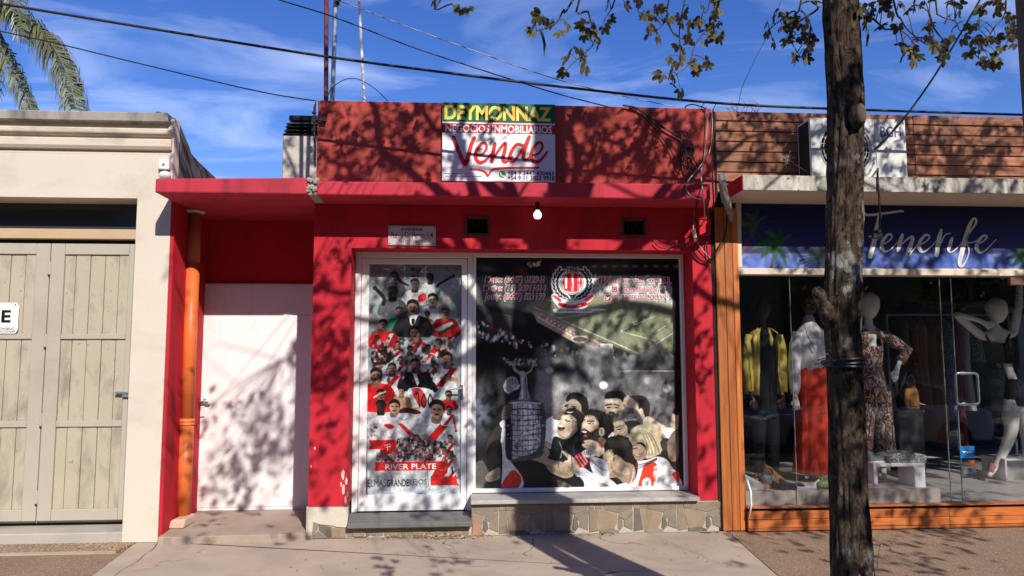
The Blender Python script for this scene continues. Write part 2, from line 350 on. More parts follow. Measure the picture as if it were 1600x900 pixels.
m_maroon = mat('maroon_pole_paint', (.17, .035, .03), .6, .15, 8, .2, 60, .3)
m_pane = glass('clear_shop_glass')
m_smoke = mat('dark_transom_glass', (.035, .040, .052), .12, .2, 3, 0, 10, .5)
m_tilefl = mat('pale_floor_tile', (.50, .49, .47), .35, .06, 3, .03, 40, .4)

m_twig = mat('twig_bark', (.10, .075, .055), .9, .25, 12, .3, 60, .15)
# ------------------------------------------------------------------ ground
def struct(o): o['kind'] = 'structure'; return o
def upoly(pts, z0, z1): return M().prism([tuple(p) for p in pts], lambda x, y: (x, y, z0), lambda x, y: (x, y, z1))
KERB_Y = -4.7
struct(M().quad((-400, -400, -.26), (400, -400, -.26), (400, 400, -.26), (-400, 400, -.26)).build('ground', m_earth))
struct(M().box(-60, 60, -14.6, KERB_Y-.16, -.25, -.15).build('road', m_asph))
struct(M().box(-60, 60, KERB_Y-.16, KERB_Y, -.25, -.005).build('kerb', m_concrete, bevel=.015))
struct(M().box(-60, 60, -14.8, -14.6, -.25, -.005).build('kerb', m_concrete, bevel=.015))
struct(M().box(-60, 60, -19, -14.8, -.25, -.012).build('pavement', m_pave))
struct(M().box(-60, 60, KERB_Y, 12, -.25, -.022).build('pavement_bed', m_earth))
def g2(px, py): p = G(px, py); return (float(p[0]), float(p[1]))
def extend(a, b, y): t = (y-a[1])/(b[1]-a[1]); return (a[0]+(b[0]-a[0])*t, y)
ja, jb = g2(1140, 834), g2(1215, 900); jc = extend(ja, jb, KERB_Y)
ca = [g2(*p) for p in ((249, 846), (240, 857), (231, 866), (219, 873), (208, 881), (190, 891), (175, 900))]; ca.append(extend(ca[0], ca[-1], KERB_Y))
la, lb = g2(207, 852), g2(140, 902); lc = extend(la, lb, KERB_Y)
j2 = g2(800, 893)
rr = random.Random(3)
def jag(a, b, n, amp): return [(a[0]+(b[0]-a[0])*i/n+(rr.uniform(-amp, amp) if 0 < i < n else 0), a[1]+(b[1]-a[1])*i/n+(rr.uniform(-amp, amp) if 0 < i < n else 0)) for i in range(n+1)]
crack = jag(ca[0], ca[1], 3, .006)[:-1]+jag(ca[1], ca[3], 4, .010)[:-1]+jag(ca[3], ca[5], 4, .010)[:-1]+jag(ca[5], ca[7], 24, .012)
right = [(ja[0], .0), ja, jb, jc]
cross = jag((crack[9][0]+.55, -1.16), (jb[0]-.18, -1.13), 26, .008)
gap = .006
struct(upoly([(-2.45, -.005)]+[(x+gap, y) for x, y in crack]+[jc, jb, ja, (ja[0], -.005)], -.03, 0).build('concrete_pavement', m_pave))
struct(upoly([(la[0], -.005), la, lb, lc]+[(x-gap, y) for x, y in crack[::-1]]+[(-2.452, -.005)], -.03, -.002).build('concrete_edging', m_pave))
struct(upoly([(ja[0]+.012, -.0), (9, 0), (9, KERB_Y), (jc[0]+.012, KERB_Y), (jb[0]+.012, jb[1]), (ja[0]+.012, ja[1])], -.03, -.003).build('aggregate_pavement', m_aggr))
k0, k1 = g2(0, 859.5), g2(200, 857.5); yk = -.33
struct(upoly([(-9, .2), (-2.74, .2), (la[0]-.004, .0), (la[0]-.05, yk+.06), (-9, yk+.06)], -.03, .004).build('gravel_strip', m_grav))
struct(upoly([(-9, yk+.055), (la[0]-.06, yk+.055), (la[0]-.11, yk), (-9, yk)], -.03, .006).build('concrete_strip', m_pave))
t_ = (yk-.005-la[1])/(lb[1]-la[1]); lk = (la[0]+(lb[0]-la[0])*t_-.006, yk-.005)
struct(upoly([(-9, yk-.005), lk, (lc[0]-.006, lc[1]), (-9, KERB_Y)], -.03, -.004).build('aggregate_pavement', m_aggr))
tp = [g2(*p) for p in ((222, 880), (252, 877), (240, 886), (205, 889))]
struct(upoly(tp, -.01, .0015).build('terracotta_patch', mat('faint_terracotta', (.46, .31, .235), .85, .15, 8, .4, 50, .15)))

# ------------------------------------------------------------------ beige building (left)
bb = thing('beige_building', (-5.5, .1, 0), 'cream rendered building with stepped cornice left of the red shop', 'building')
XR, OXR, OZ, RC = -2.455, -2.735, 2.836, .24
w = M(); wall_holes(w, -9, XR, 0, 3.215, 0, .12, [(-5.45, OXR, -.001, OZ)])
w.box(-9, XR-.2, .12, .27, OZ, 3.215); w.box(-9, XR, 0, .12, 3.215, 3.54)
w.build('wall', m_beige, bb, bevel=.006, merge=True)
prof = [(.12, 0), (9, 0), (9, 3.2), (1.6, 3.25), (1.05, 3.294), (.62, 3.325), (.42, 3.35), (.36, 3.40), (.26, 3.45), (.17, 3.505), (.12, 3.535)]
M().prism(prof, lambda y, z: (XR-.22, y, z), lambda y, z: (XR, y, z)).build('side_wall', m_sooty, bb, bevel=.008)
M().box(-9, -2.675, .2, 9, 2.9, 3.1).build('roof', m_concrete, bb)
c = M().box(-9, XR-.03, -.075, .12, 3.478, 3.562); c.build('cornice_capping', m_cap, bb, bevel=.008)
def mould(zb, zt, d, xe): 
    p = [(0.0, zb), (-d*.55, zb), (-d, zb+(zt-zb)*.3), (-d, zt-(zt-zb)*.12), (-d*.8, zt), (0.0, zt)]
    return M().prism(p, lambda y, z: (-9, y, z), lambda y, z: (xe, y, z)).build('cornice_moulding', m_cornice, bb, bevel=.006)
mould(3.368, 3.432, .055, XR-.012); mould(3.248, 3.345, .045, XR-.008)
M().ell((P(249, 178)[0], .02, 3.57), (.045, .05, .03), 10, 6).build('mortar_lump', m_rubble, bb, smooth=True)
# transom light and doors
Yd = RC
zt = lambda py, x=150: PZ(x, py, Yd)
M().box(-5.45, OXR+.1, Yd+.02, Yd+.03, zt(358), OZ+.02).build('transom_window', m_smoke, bb)
M().box(-5.45, OXR+.1, Yd-.02, Yd+.05, zt(374), zt(358.5)).build('transom_rail', m_wood_b, bb, bevel=.004)
M().box(-5.45, OXR+.1, Yd+.06, Yd+.08, 0, zt(373)).build('door_backing', m_doorgap, bb)
M().box(-5.45, OXR, -.0, RC+.12, -.02, PZ(100, 823, Yd)).build('threshold', m_concrete, bb, bevel=.01)
def leaf(xs, xl, xr, mirror):
    d = M().box(xl, xr, Yd+.035, Yd+.05, zt(817), zt(381)).build('garage_door', m_door, bb)
    z = [zt(v, 140) for v in (813, 795, 667, 657, 530, 522, 398, 381)]   # rails: bottom, second, middle, top
    s0, s1 = xs[0], xs[-1]
    for a, b in ((z[0], z[1]), (z[2], z[3]), (z[4], z[5]), (z[6], z[7])):
        full = (a, b) in ((z[0], z[1]), (z[6], z[7]))
        M().box(s0+.002, s1-.002, Yd-.004, Yd+.035, a, b).build('rail', m_doorrail, d, bevel=.004)
    M().box(xl, s0, Yd-.005, Yd+.035, z[0], z[7]).build('stile', m_doorrail, d, bevel=.004)
    M().box(s1, xr, Yd-.005, Yd+.035, z[0], z[7]).build('stile', m_doorrail, d, bevel=.004)
    for a, b in ((z[1], z[2]), (z[3], z[4]), (z[5], z[6])):
        for i in range(len(xs)-1):
            off = rr.uniform(-.003, .003)
            M().box(xs[i]+.0032, xs[i+1]-.0032, Yd+.012+off, Yd+.034, a, b).build('plank', m_door, d, bevel=.002)
    return d
xsr = [PX(v, 404, Yd) for v in (101, 118, 141, 164, 186, 202)]
xl, xr = PX(80, 385, Yd)+.004, PX(211, 380, Yd)
dr = leaf(xsr, xl, xr, False)
xc = PX(80, 385, Yd)
dl = leaf([2*xc-v for v in xsr[::-1]], 2*xc-xr, xc-.004, True)
for py in (419, 532, 655, 776):
    z0 = PZ(78, py, Yd); h_ = M().cyl((xc, Yd-.012, z0-.055), (xc, Yd-.012, z0+.055), .008, 8).box(xc-.016, xc+.016, Yd-.008, Yd-.004, z0-.05, z0+.05)
    h_.build('hinge', m_doorrail, dr); M().cyl((xc, Yd-.012, z0-.066), (xc, Yd-.012, z0-.055), .009, 8).build('hinge_pin', m_black, dr)
la0, la1 = P(180, 609, Yd-.03), P(203, 613, Yd-.03)
M().box(la0[0], la1[0], Yd-.035, Yd-.005, la1[2]-.012, la1[2]+.006).box(la0[0]+.06, la1[0], Yd-.04, Yd-.03, la1[2]-.035, la1[2]-.018).build('latch', m_galv, dr, bevel=.002)

# ------------------------------------------------------------------ red shop (middle)
rs = thing('red_shop', (.5, .1, 0), 'low red painted shop with a white door, poster door and poster window', 'building')
RX0, RX1, OX0, OX1, OZT, WY = -1.256, 2.215, PX(548.5, 420), 2.045, 2.428, .25
vents = [(PX(728, 355), PX(764, 355), PZ(745, 367), PZ(745, 340)), (PX(972, 355), PX(1009, 355), PZ(990, 369), PZ(990, 343))]
w = M(); wall_holes(w, RX0, RX1, .262, 2.806, 0, .33, [(OX0, OX1, .2619, OZT)]+vents); w.build('wall', m_red, rs, bevel=.006, merge=True)
M().box(RX0+.006, 2.27, .0, .22, 2.81, 3.728).build('parapet', m_redp, rs, bevel=.012, segs=2)
for x0, x1, z0, z1 in vents:
    v = M(); wall_holes(v, x0-.012, x1+.012, z0-.012, z1+.012, -.008, .02, [(x0+.012, x1-.012, z0+.012, z1-.012)])
    vo = v.build('vent', mat('rusty_vent_frame_%d' % rr.randint(0, 999), (.13, .045, .04), .9, .4, 30, .8, 60, .2), rs)
    g = M()
    for i in range(1, 7): x = x0+(x1-x0)*i/7; g.cyl((x, .03, z0), (x, .03, z1), .003, 5)
    for i in range(1, 5): z = z0+(z1-z0)*i/5; g.cyl((x0, .034, z), (x1, .034, z), .003, 5)
    g.build('grille', m_black, vo)
# canopy slabs: left one deeper over the recess
CY = -.38
M().hexa([(-2.44, CY, 2.806), (-1.243, CY, 2.808), (-1.243, .98, 2.808), (-2.44, .98, 2.806), (-2.44, CY, 2.92), (-1.243, CY, 2.945), (-1.243, .98, 2.945), (-2.44, .98, 2.92)]).build('canopy', m_redf, rs, bevel=.012, segs=2)
M().hexa([(-1.17, CY+.004, 2.806), (2.09, CY+.004, 2.806), (2.2, -.002, 2.806), (-1.17, -.002, 2.806), (-1.17, CY+.004, 2.918), (2.09, CY+.004, 2.943), (2.2, -.002, 2.943), (-1.17, -.002, 2.918)]).build('canopy', m_redf, rs, bevel=.012, segs=2)
lump = M().box(-1.243, -1.17, CY+.02, -.01, 2.81, 2.93)
for i in range(26): lump.ell((rr.uniform(-1.245, -1.17), CY+rr.uniform(0, .03), rr.uniform(2.82, 2.935)), (rr.uniform(.01, .022),)*3, 6, 4)
lump.build('broken_joint', m_rubble, rs)
m_step = mat('worn_doorstep', (.37, .295, .23), .85, .18, 3, .5, 50, .2, stain=(.27, .20, .16), stain_at=(.46, .72), stain2=(.16, .10, .08), stain2_at=(.66, .71), stain2_scale=6)
# recess with the white metal door
RY = .85
M().box(XR+.002, RX0+.15, RY, RY+.15, 0, 2.806).build('recess_wall', m_red, rs)
M().box(XR+.002, XR+.03, 0.002, RY, 0, 2.8055).build('recess_side_wall', m_red, rs, bevel=.005)
M().box(RX0, RX0+.15, .33, RY, 0, 2.8055).build('recess_side_wall', m_red, rs)
st = [(XR+.04, -.075), (-1.9, -.045), (-1.6, -.02), (RX0-.01, -.01)]
jf = jag((XR+.035, -.09), (RX0-.01, -.06), 22, .012)
M().prism([(a, b) for a, b in jf]+[(RX0, -.03), (RX0, RY), (XR+.03, RY)], lambda x, y: (x, y, -.01), lambda x, y: (x, y, .058+.03*max(0, y))).build('doorstep', m_step, rs, bevel=.006)
dz0, dz1 = PZ(400, 797, RY-.03), PZ(400, 443, RY-.03); dx0, dx1 = PX(314, 500, RY-.03), RX0+.02
md = M().box(dx0, dx1, RY-.035, RY, dz0, dz1).build('metal_door', m_whited, rs, bevel=.003)
zs_ = PZ(400, 492, RY-.035)
M().box(dx0+.012, dx1, RY-.0405, RY-.0352, zs_+.004, dz1-.012).build('door_sheet', m_whited, md, bevel=.002)
M().box(dx0+.012, dx1, RY-.0405, RY-.0352, dz0+.03, zs_-.002).build('door_sheet', m_whited, md, bevel=.002)
lk0 = P(318, 629, RY-.05)
lk = M().box(lk0[0]-.02, lk0[0]+.035, RY-.075, RY-.0405, lk0[2]-.012, lk0[2]+.012).cyl((lk0[0]-.06, RY-.07, lk0[2]+.012), (lk0[0]+.05, RY-.07, lk0[2]+.004), .009, 8).box(lk0[0]-.03, lk0[0]+.06, RY-.07, RY-.0405, lk0[2]-.022, lk0[2]-.008)
lk.build('bolt', m_galv, md, bevel=.002)
M().box(lk0[0]-.025, lk0[0]+.012, RY-.06, RY-.0405, lk0[2]-.13, lk0[2]-.03).build('lock_plate', m_whited, md, bevel=.003)
M().box(lk0[0]+.0, lk0[0]+.02, RY-.06, RY-.0405, lk0[2]+.03, lk0[2]+.075).build('lock_plate', m_whited, md, bevel=.003)
# stone base
sb = M(); DX1 = PX(737, 800); SZ = .258
SZW = PZ(900, 785.6); sb.box(DX1, OX1, .006, .249, 0, SZW); sb.box(OX1, 2.237, .006, .33, 0, SZ); sb.box(OX0-.02, DX1, .006, .30, 0, .088); sb.box(RX0-.012, OX0-.02, .006, .3, 0, .2615)
sbase = sb.build('stone_base', m_grout, rs)
TILE = [([(4, 4), (34, 4), (34, 32), (4, 36)], 1), ([(40, 4), (84, 4), (86, 38), (40, 34)], 0), ([(92, 4), (262, 4), (262, 40), (180, 62), (92, 40)], 0), ([(4, 42), (42, 40), (58, 160), (4, 168)], 4),
        ([(48, 42), (92, 46), (172, 68), (168, 110), (150, 150), (66, 156)], 1), ([(178, 92), (198, 95), (205, 140), (186, 162), (172, 148)], 2), ([(185, 66), (264, 46), (264, 66), (214, 104), (200, 90), (180, 84)], 4),
        ([(212, 112), (264, 72), (264, 160), (215, 140)], 0), ([(66, 162), (150, 156), (180, 166), (180, 174), (70, 174)], 2)]
def stone(poly, k, y=.006):
    """one flat irregular stone standing a little proud of its mortar"""
    t = rr.uniform(.0035, .0085); cx = sum(p[0] for p in poly)/len(poly); cz = sum(p[1] for p in poly)/len(poly)
    n = len(poly); poly = [(cx+(p[0]-cx)*1.05, max(.002, cz+(p[1]-cz)*1.06)) for p in poly]; ins = [(cx+(p[0]-cx)*.95, cz+(p[1]-cz)*.95) for p in poly]
    vs = [(p[0], y, p[1]) for p in poly]+[(p[0], y-t*.7, p[1]) for p in poly]+[(p[0], y-t+rr.uniform(-.0015, .0015), p[1]) for p in ins]
    fs = [(i, (i+1) % n, n+(i+1) % n, n+i) for i in range(n)]+[(n+i, n+(i+1) % n, 2*n+(i+1) % n, 2*n+i) for i in range(n)]+[tuple(range(2*n, 3*n))]
    return M().add(vs, fs).build('stone', m_stones[k], sbase)
def clip_x(poly, xm, keep_left):
    out = []
    for i in range(len(poly)):
        a, b = poly[i], poly[(i+1) % len(poly)]; ia, ib = (a[0] <= xm) == keep_left, (b[0] <= xm) == keep_left
        if ia: out.append(a)
        if ia != ib: t = (xm-a[0])/(b[0]-a[0]); out.append((xm, a[1]+(b[1]-a[1])*t))
    return out
zx = lambda v: PX(720+v/3.902, 808)
def tile(xa, wd, zb, zt_, lo=None, hi=None, flip=False, sy=1.0):
    for poly, k in TILE:
        q = [((268-u if flip else u), v) for u, v in poly]
        q = [(xa+wd*u/268+rr.uniform(-.0035, .0035), zt_-(zt_-zb)*v/178) for u, v in q]
        if lo is not None: q = clip_x(q, lo, False)
        if hi is not None and len(q) > 2: q = clip_x(q, hi, True)
        if len(q) > 2 and max(p[0] for p in q)-min(p[0] for p in q) > .012: stone(q, k if rr.random() < .6 else rr.choice([0, 0, 1, 4, 2]))
seams = [zx(v) for v in (-40, 232, 508, 780, 1052, 1320, 1588)]
for i in range(6): tile(seams[i], seams[i+1]-seams[i], .004, (SZW if i < 5 else SZ)-.004, DX1+.006 if i == 0 else None, 2.232 if i == 5 else None)
stone([(DX1+.004, .006), (DX1+.10, .006), (DX1+.085, .06), (DX1+.045, .115), (DX1+.012, .10)], 3, .0)
ux = lambda v: PX(470+v/5.926, 835)
for i, (a, b) in enumerate(((425, 700), (700, 980), (980, 1245), (1245, 1560))): tile(ux(a), ux(b)-ux(a), .003, .086, None, DX1-.004, i % 2 == 1)
uz = lambda v: PZ(500, 780+v/5.926)
for poly, k in (([(112, 212), (168, 235), (150, 285), (110, 320)], 4), ([(170, 240), (280, 262), (286, 352), (262, 358), (170, 292)], 2), ([(160, 300), (245, 360), (215, 392), (112, 392), (112, 330)], 0), ([(292, 268), (415, 275), (415, 355), (296, 358)], 1), ([(280, 365), (380, 362), (380, 388), (285, 390)], 2), ([(388, 362), (418, 362), (418, 392), (392, 392)], 0)):
    stone([(ux(a), max(.003, uz(b))) for a, b in poly], k)
pl = [(ux(a), uz(b)) for a, b in ((66, 80), (200, 76), (330, 80), (432, 76), (436, 160), (425, 265), (330, 258), (285, 245), (180, 232), (112, 208), (105, 330), (70, 345), (66, 210))]
M().prism(pl, lambda x, z: (x, -.004, z), lambda x, z: (x, .006, z)).build('plaster_patch', m_plaster, sbase)
# paint worn off the foot of the left pillar
for a, b, c, d in ((536, 742, 3, 9), (541, 752, 2.2, 7), (537, 766, 2.6, 10), (543, 772, 1.6, 5), (533, 757, 1.5, 4), (540, 781, 2, 6), (492, 700, 1.6, 2.4), (486, 729, 1.4, 2)):
    q = [(a+c*math.cos(t)*rr.uniform(.6, 1.2), b+d*math.sin(t)*rr.uniform(.6, 1.2)) for t in (i*.7 for i in range(9))]
    M().prism([(PX(*p), PZ(*p)) for p in q], lambda x, z: (x, -.0012, z), lambda x, z: (x, .002, z)).build('paint_chip', m_plaster, rs)
# sills
sx0, sx1 = PX(735.5, 784, -.045), PX(1094, 784, -.045)
M().hexa([(sx0, -.045, PZ(900, 786.2, -.045)), (sx1, -.045, PZ(900, 786.2, -.045)), (sx1, .255, SZW+.001), (sx0, .255, SZW+.001), (sx0, -.045, PZ(900, 780, -.045)), (sx1, -.045, PZ(900, 780, -.045)), (sx1, .255, PZ(900, 769, .255)), (sx0, .255, PZ(900, 769, .255))]).build('window_sill', m_sill, rs, bevel=.006, segs=2)
ds0, ds1 = PX(542.5, 822, -.07), PX(737.5, 818, -.07)
dsz = PZ(640, 800, WY)
M().hexa([(ds0, -.07, PZ(640, 824.5, -.07)), (ds1, -.07, PZ(640, 824.5, -.07)), (DX1, .26, .088), (OX0-.01, .26, .088), (ds0, -.07, PZ(640, 817, -.07)), (ds1, -.07, PZ(640, 817, -.07)), (DX1-.002, .26, dsz), (OX0-.01, .26, dsz)]).build('door_sill', m_sill_d, rs, bevel=.005, segs=2)
# door frame, door, window frame
FY0, FY1 = WY, WY+.06
px2 = lambda v, py=600, y=WY: PX(v, py, y)
fzt = OZT+.012
fx0, fxm, fx1 = OX0+.002, px2(735.5, 600), OX1-.002
DFZ = dsz+.002
fr = M().box(fx0, fx0+.05, FY0, FY1, DFZ, fzt).box(fx0+.05, fxm-.03, FY0, FY1, PZ(640, 402.5, WY), fzt).box(fxm-.03, fxm+.012, FY0, FY1, DFZ, fzt)
gd = fr.build('glazed_door', m_white, rs, bevel=.004)
lx0, lx1, lz0, lz1 = fx0+.054, fxm-.034, DFZ+.006, PZ(640, 403.5, WY)
gx0, gx1, gz0, gz1 = px2(573.8, 600), px2(720.5, 600), PZ(645, 773, WY), PZ(645, 412.5, WY)
lf = M(); wall_holes(lf, lx0, lx1, lz0, lz1, FY0+.012, FY1-.004, [(gx0, gx1, gz0, gz1)]); lf.build('door_leaf', m_white, gd, bevel=.004, merge=True)
M().box(gx0, gx1, WY+.034, WY+.040, gz0, gz1).build('pane', m_pane, gd)
hx = P(712, 607, WY); hd = M().box(hx[0]+.035, hx[0]+.065, WY-.006, WY+.012, hx[2]-.10, hx[2]+.03).cyl((hx[0]+.05, WY-.0, hx[2]), (hx[0]+.05, WY-.045, hx[2]), .009, 8).cyl((hx[0]+.055, WY-.045, hx[2]+.002), (hx[0]-.05, WY-.045, hx[2]), .008, 8)
hd.build('handle', m_steel, gd, bevel=.001)
wz0, wz1 = PZ(900, 768.5, WY), fzt
vx0, vx1, vz0, vz1 = px2(743.5, 600), px2(1066.5, 600), PZ(900, 762, WY), PZ(900, 402.5, WY)
wf = M(); wall_holes(wf, fxm+.013, fx1, wz0, wz1, FY0+.002, FY1, [(vx0, vx1, vz0, vz1)])
win = wf.build('shop_window', m_white, rs, bevel=.005, merge=True)
M().box(vx0, vx1, WY+.036, WY+.042, vz0, vz1).build('pane', m_pane, win)
M().box(fx0, fx1, WY+.20, WY+.22, .0, fzt).build('interior_screen', m_dark, rs)
M().box(RX0, 2.2, 1.2, 6, 0, 2.806).build('rear_rooms', m_redp, rs)
M().box(RX0, 2.2, .22, 6, 2.81, 2.95).build('roof', m_concrete, rs)
# ------------------------------------------------------------------ clothes shop (right)
cs = thing('clothes_shop', (5.5, .1, 0), 'wood clad clothes shop with a glass front and blue sign at right', 'building')
WX0 = 2.232; SHY, SHZ0, SHZ1 = -.49, 2.862, 2.99
# upright planks of the pilaster
bk = M().box(2.222, 2.447, .004, .2, .0, 2.898).build('pilaster', m_doorgap, cs)
pe = [PX(v, 700) for v in (1125.2, 1140, 1152.3, 1162.0)]
for i in range(3): M().box(pe[i]+.002, pe[i+1]-.002, -.018, .003, .006, 2.815).build('plank', m_plankv, bk, bevel=.003)
# parapet of level planks
pb = M().box(2.275, 9, .03, .25, 2.9, 3.70).build('parapet', m_doorgap, cs)
rows = 8; zA, zB = 2.955, 3.712; jx = PX(1428, 220, .01)
for r in range(rows):
    a, b = zA+(zB-zA)*r/rows, zA+(zB-zA)*(r+1)/rows
    for x0, x1 in ((2.29, jx-.002), (jx+.002, jx+2.4), (jx+2.404, 9)):
        M().box(x0, x1, .005+rr.uniform(-.003, .003), .029, a+.005, b-.005).build('plank', m_plankr, pb, bevel=.004)
sxl = PX(1160, 285, SHY)
M().box(sxl, 9, SHY, .028, SHZ0, SHZ1).build('canopy', m_cream, cs, bevel=.006)
M().box(sxl+.002, 9, SHY-.008, SHY-.0005, SHZ0+.004, SHZ1+.004).build('fascia', m_grime, cs, bevel=.004, segs=2)
M().box(sxl-.006, sxl-.0005, SHY-.006, -.02, SHZ0+.002, SHZ1+.002).build('painted_slab_end', m_red, cs, bevel=.003)
# beam, base and glass
GY = .035
M().box(2.449, 2.492, -.012, .12, 2.276, 2.858).build('sign_post', m_cream, cs, bevel=.004)
M().box(2.449, 9, -.014, .12, 2.217, 2.274).build('beam', m_cream, cs, bevel=.004)
BY = -.06
bz = [PZ(1300, v, BY) for v in (831, 823.5, 810.5, 797)]; bz[0] = .004
base = M().box(2.452, 9, BY+.022, .03, 0, .195).build('shop_base', m_doorgap, cs)
jx2 = PX(1484, 810, BY); jx3 = PX(1212, 810, BY)
for i in range(3):
    for x0, x1 in ((2.455, jx2-.0015), (jx2+.0015, jx2+2.2)):
        M().box(x0, x1, BY+rr.uniform(-.002, .002), BY+.0215, bz[i]+.0018, bz[i+1]-.0018).build('plank', m_plank, base, bevel=.003)
lzt = .208
M().box(2.452, jx2+.03, BY-.008, .02, .196, lzt).build('ledge', m_plank, base, bevel=.003)
M().box(jx2+.032, 9, BY-.008, .02, .196, .206).build('ledge', m_plank, base, bevel=.003)
gxe = PX(1470, 775, .05); FZ = .322
M().box(2.452, gxe, GY+.015, GY+.05, .2, FZ).build('display_edge', m_concrete, cs, bevel=.004)
M().box(2.452, gxe-.03, GY+.05, 1.35, .2, FZ-.003).build('display_floor', m_tilefl, cs)
M().box(2.452, 9, .03, 5.0, .0, .198).build('shop_floor', m_tilefl, cs)
gs = [2.452, PX(1243, 700, GY), PX(1482, 700, GY), PX(1500.5, 700, GY), PX(1500.5, 700, GY)+.86, 9]
for i in range(5):
    if i == 2: continue
    pn = M().box(gs[i]+.003, gs[i+1]-.003, GY, GY+.008, .21, 2.216)
    p_ = pn.build('glass_door' if i == 3 else 'glass_pane', m_pane, cs)
    if i == 3: gdoor = p_
pe_m = mat('pale_glass_edge', (.22, .27, .26), .2, .1, 4, 0, 10, .5)
for x in (gs[1], gs[2]): M().box(x-.0015, x+.0015, GY-.002, GY+.010, .21, 2.216).build('glass_edge', pe_m, cs)
M().box(gs[3]-.003, gs[3]+.001, GY-.002, GY+.010, .21, 2.2).build('glass_edge', pe_m, cs)
M().box(gs[2]+.003, gs[3]-.003, GY+.001, GY+.007, .21, 2.216).build('glass_pane', m_pane, cs)
h0, h1 = P(1495.5, 632, GY-.05), P(1527, 583, GY-.05)
x0, x1, z0, z1 = h0[0], h1[0], h0[2], h1[2]; r_ = .03
pts = [];
for cx, cz, a0 in ((x1-r_, z1-r_, 0), (x0+r_, z1-r_, 90), (x0+r_, z0+r_, 180), (x1-r_, z0+r_, 270)):
    pts += [(cx+r_*math.cos(R_(a0+t)), GY-.05, cz+r_*math.sin(R_(a0+t))) for t in (0, 30, 60, 90)]
hm = M().tube(pts+[pts[0]], .011, 8, False)
for z in (z0, z1): hm.cyl(((x0+x1)/2, GY-.05, z), ((x0+x1)/2, GY, z), .009, 8).cyl(((x0+x1)/2, GY-.003, z), ((x0+x1)/2, GY, z), .022, 12)
hm.build('handle', m_steel, gdoor, smooth=False)
M().box(PX(1577, 430, 0), PX(1577, 430, 0)+.30, -.012, .03, 2.135, 2.205).build('door_closer', mat('brown_metal', (.16, .08, .05), .4, .1, 6, .1, 60, .4), gdoor, bevel=.004)
# room
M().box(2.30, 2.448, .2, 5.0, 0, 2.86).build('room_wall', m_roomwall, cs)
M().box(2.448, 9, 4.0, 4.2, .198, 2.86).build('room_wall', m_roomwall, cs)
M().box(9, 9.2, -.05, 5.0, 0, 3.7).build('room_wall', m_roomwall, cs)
M().box(2.30, 9, .121, 5.0, 2.74, 2.861).build('ceiling', m_roomwall, cs)
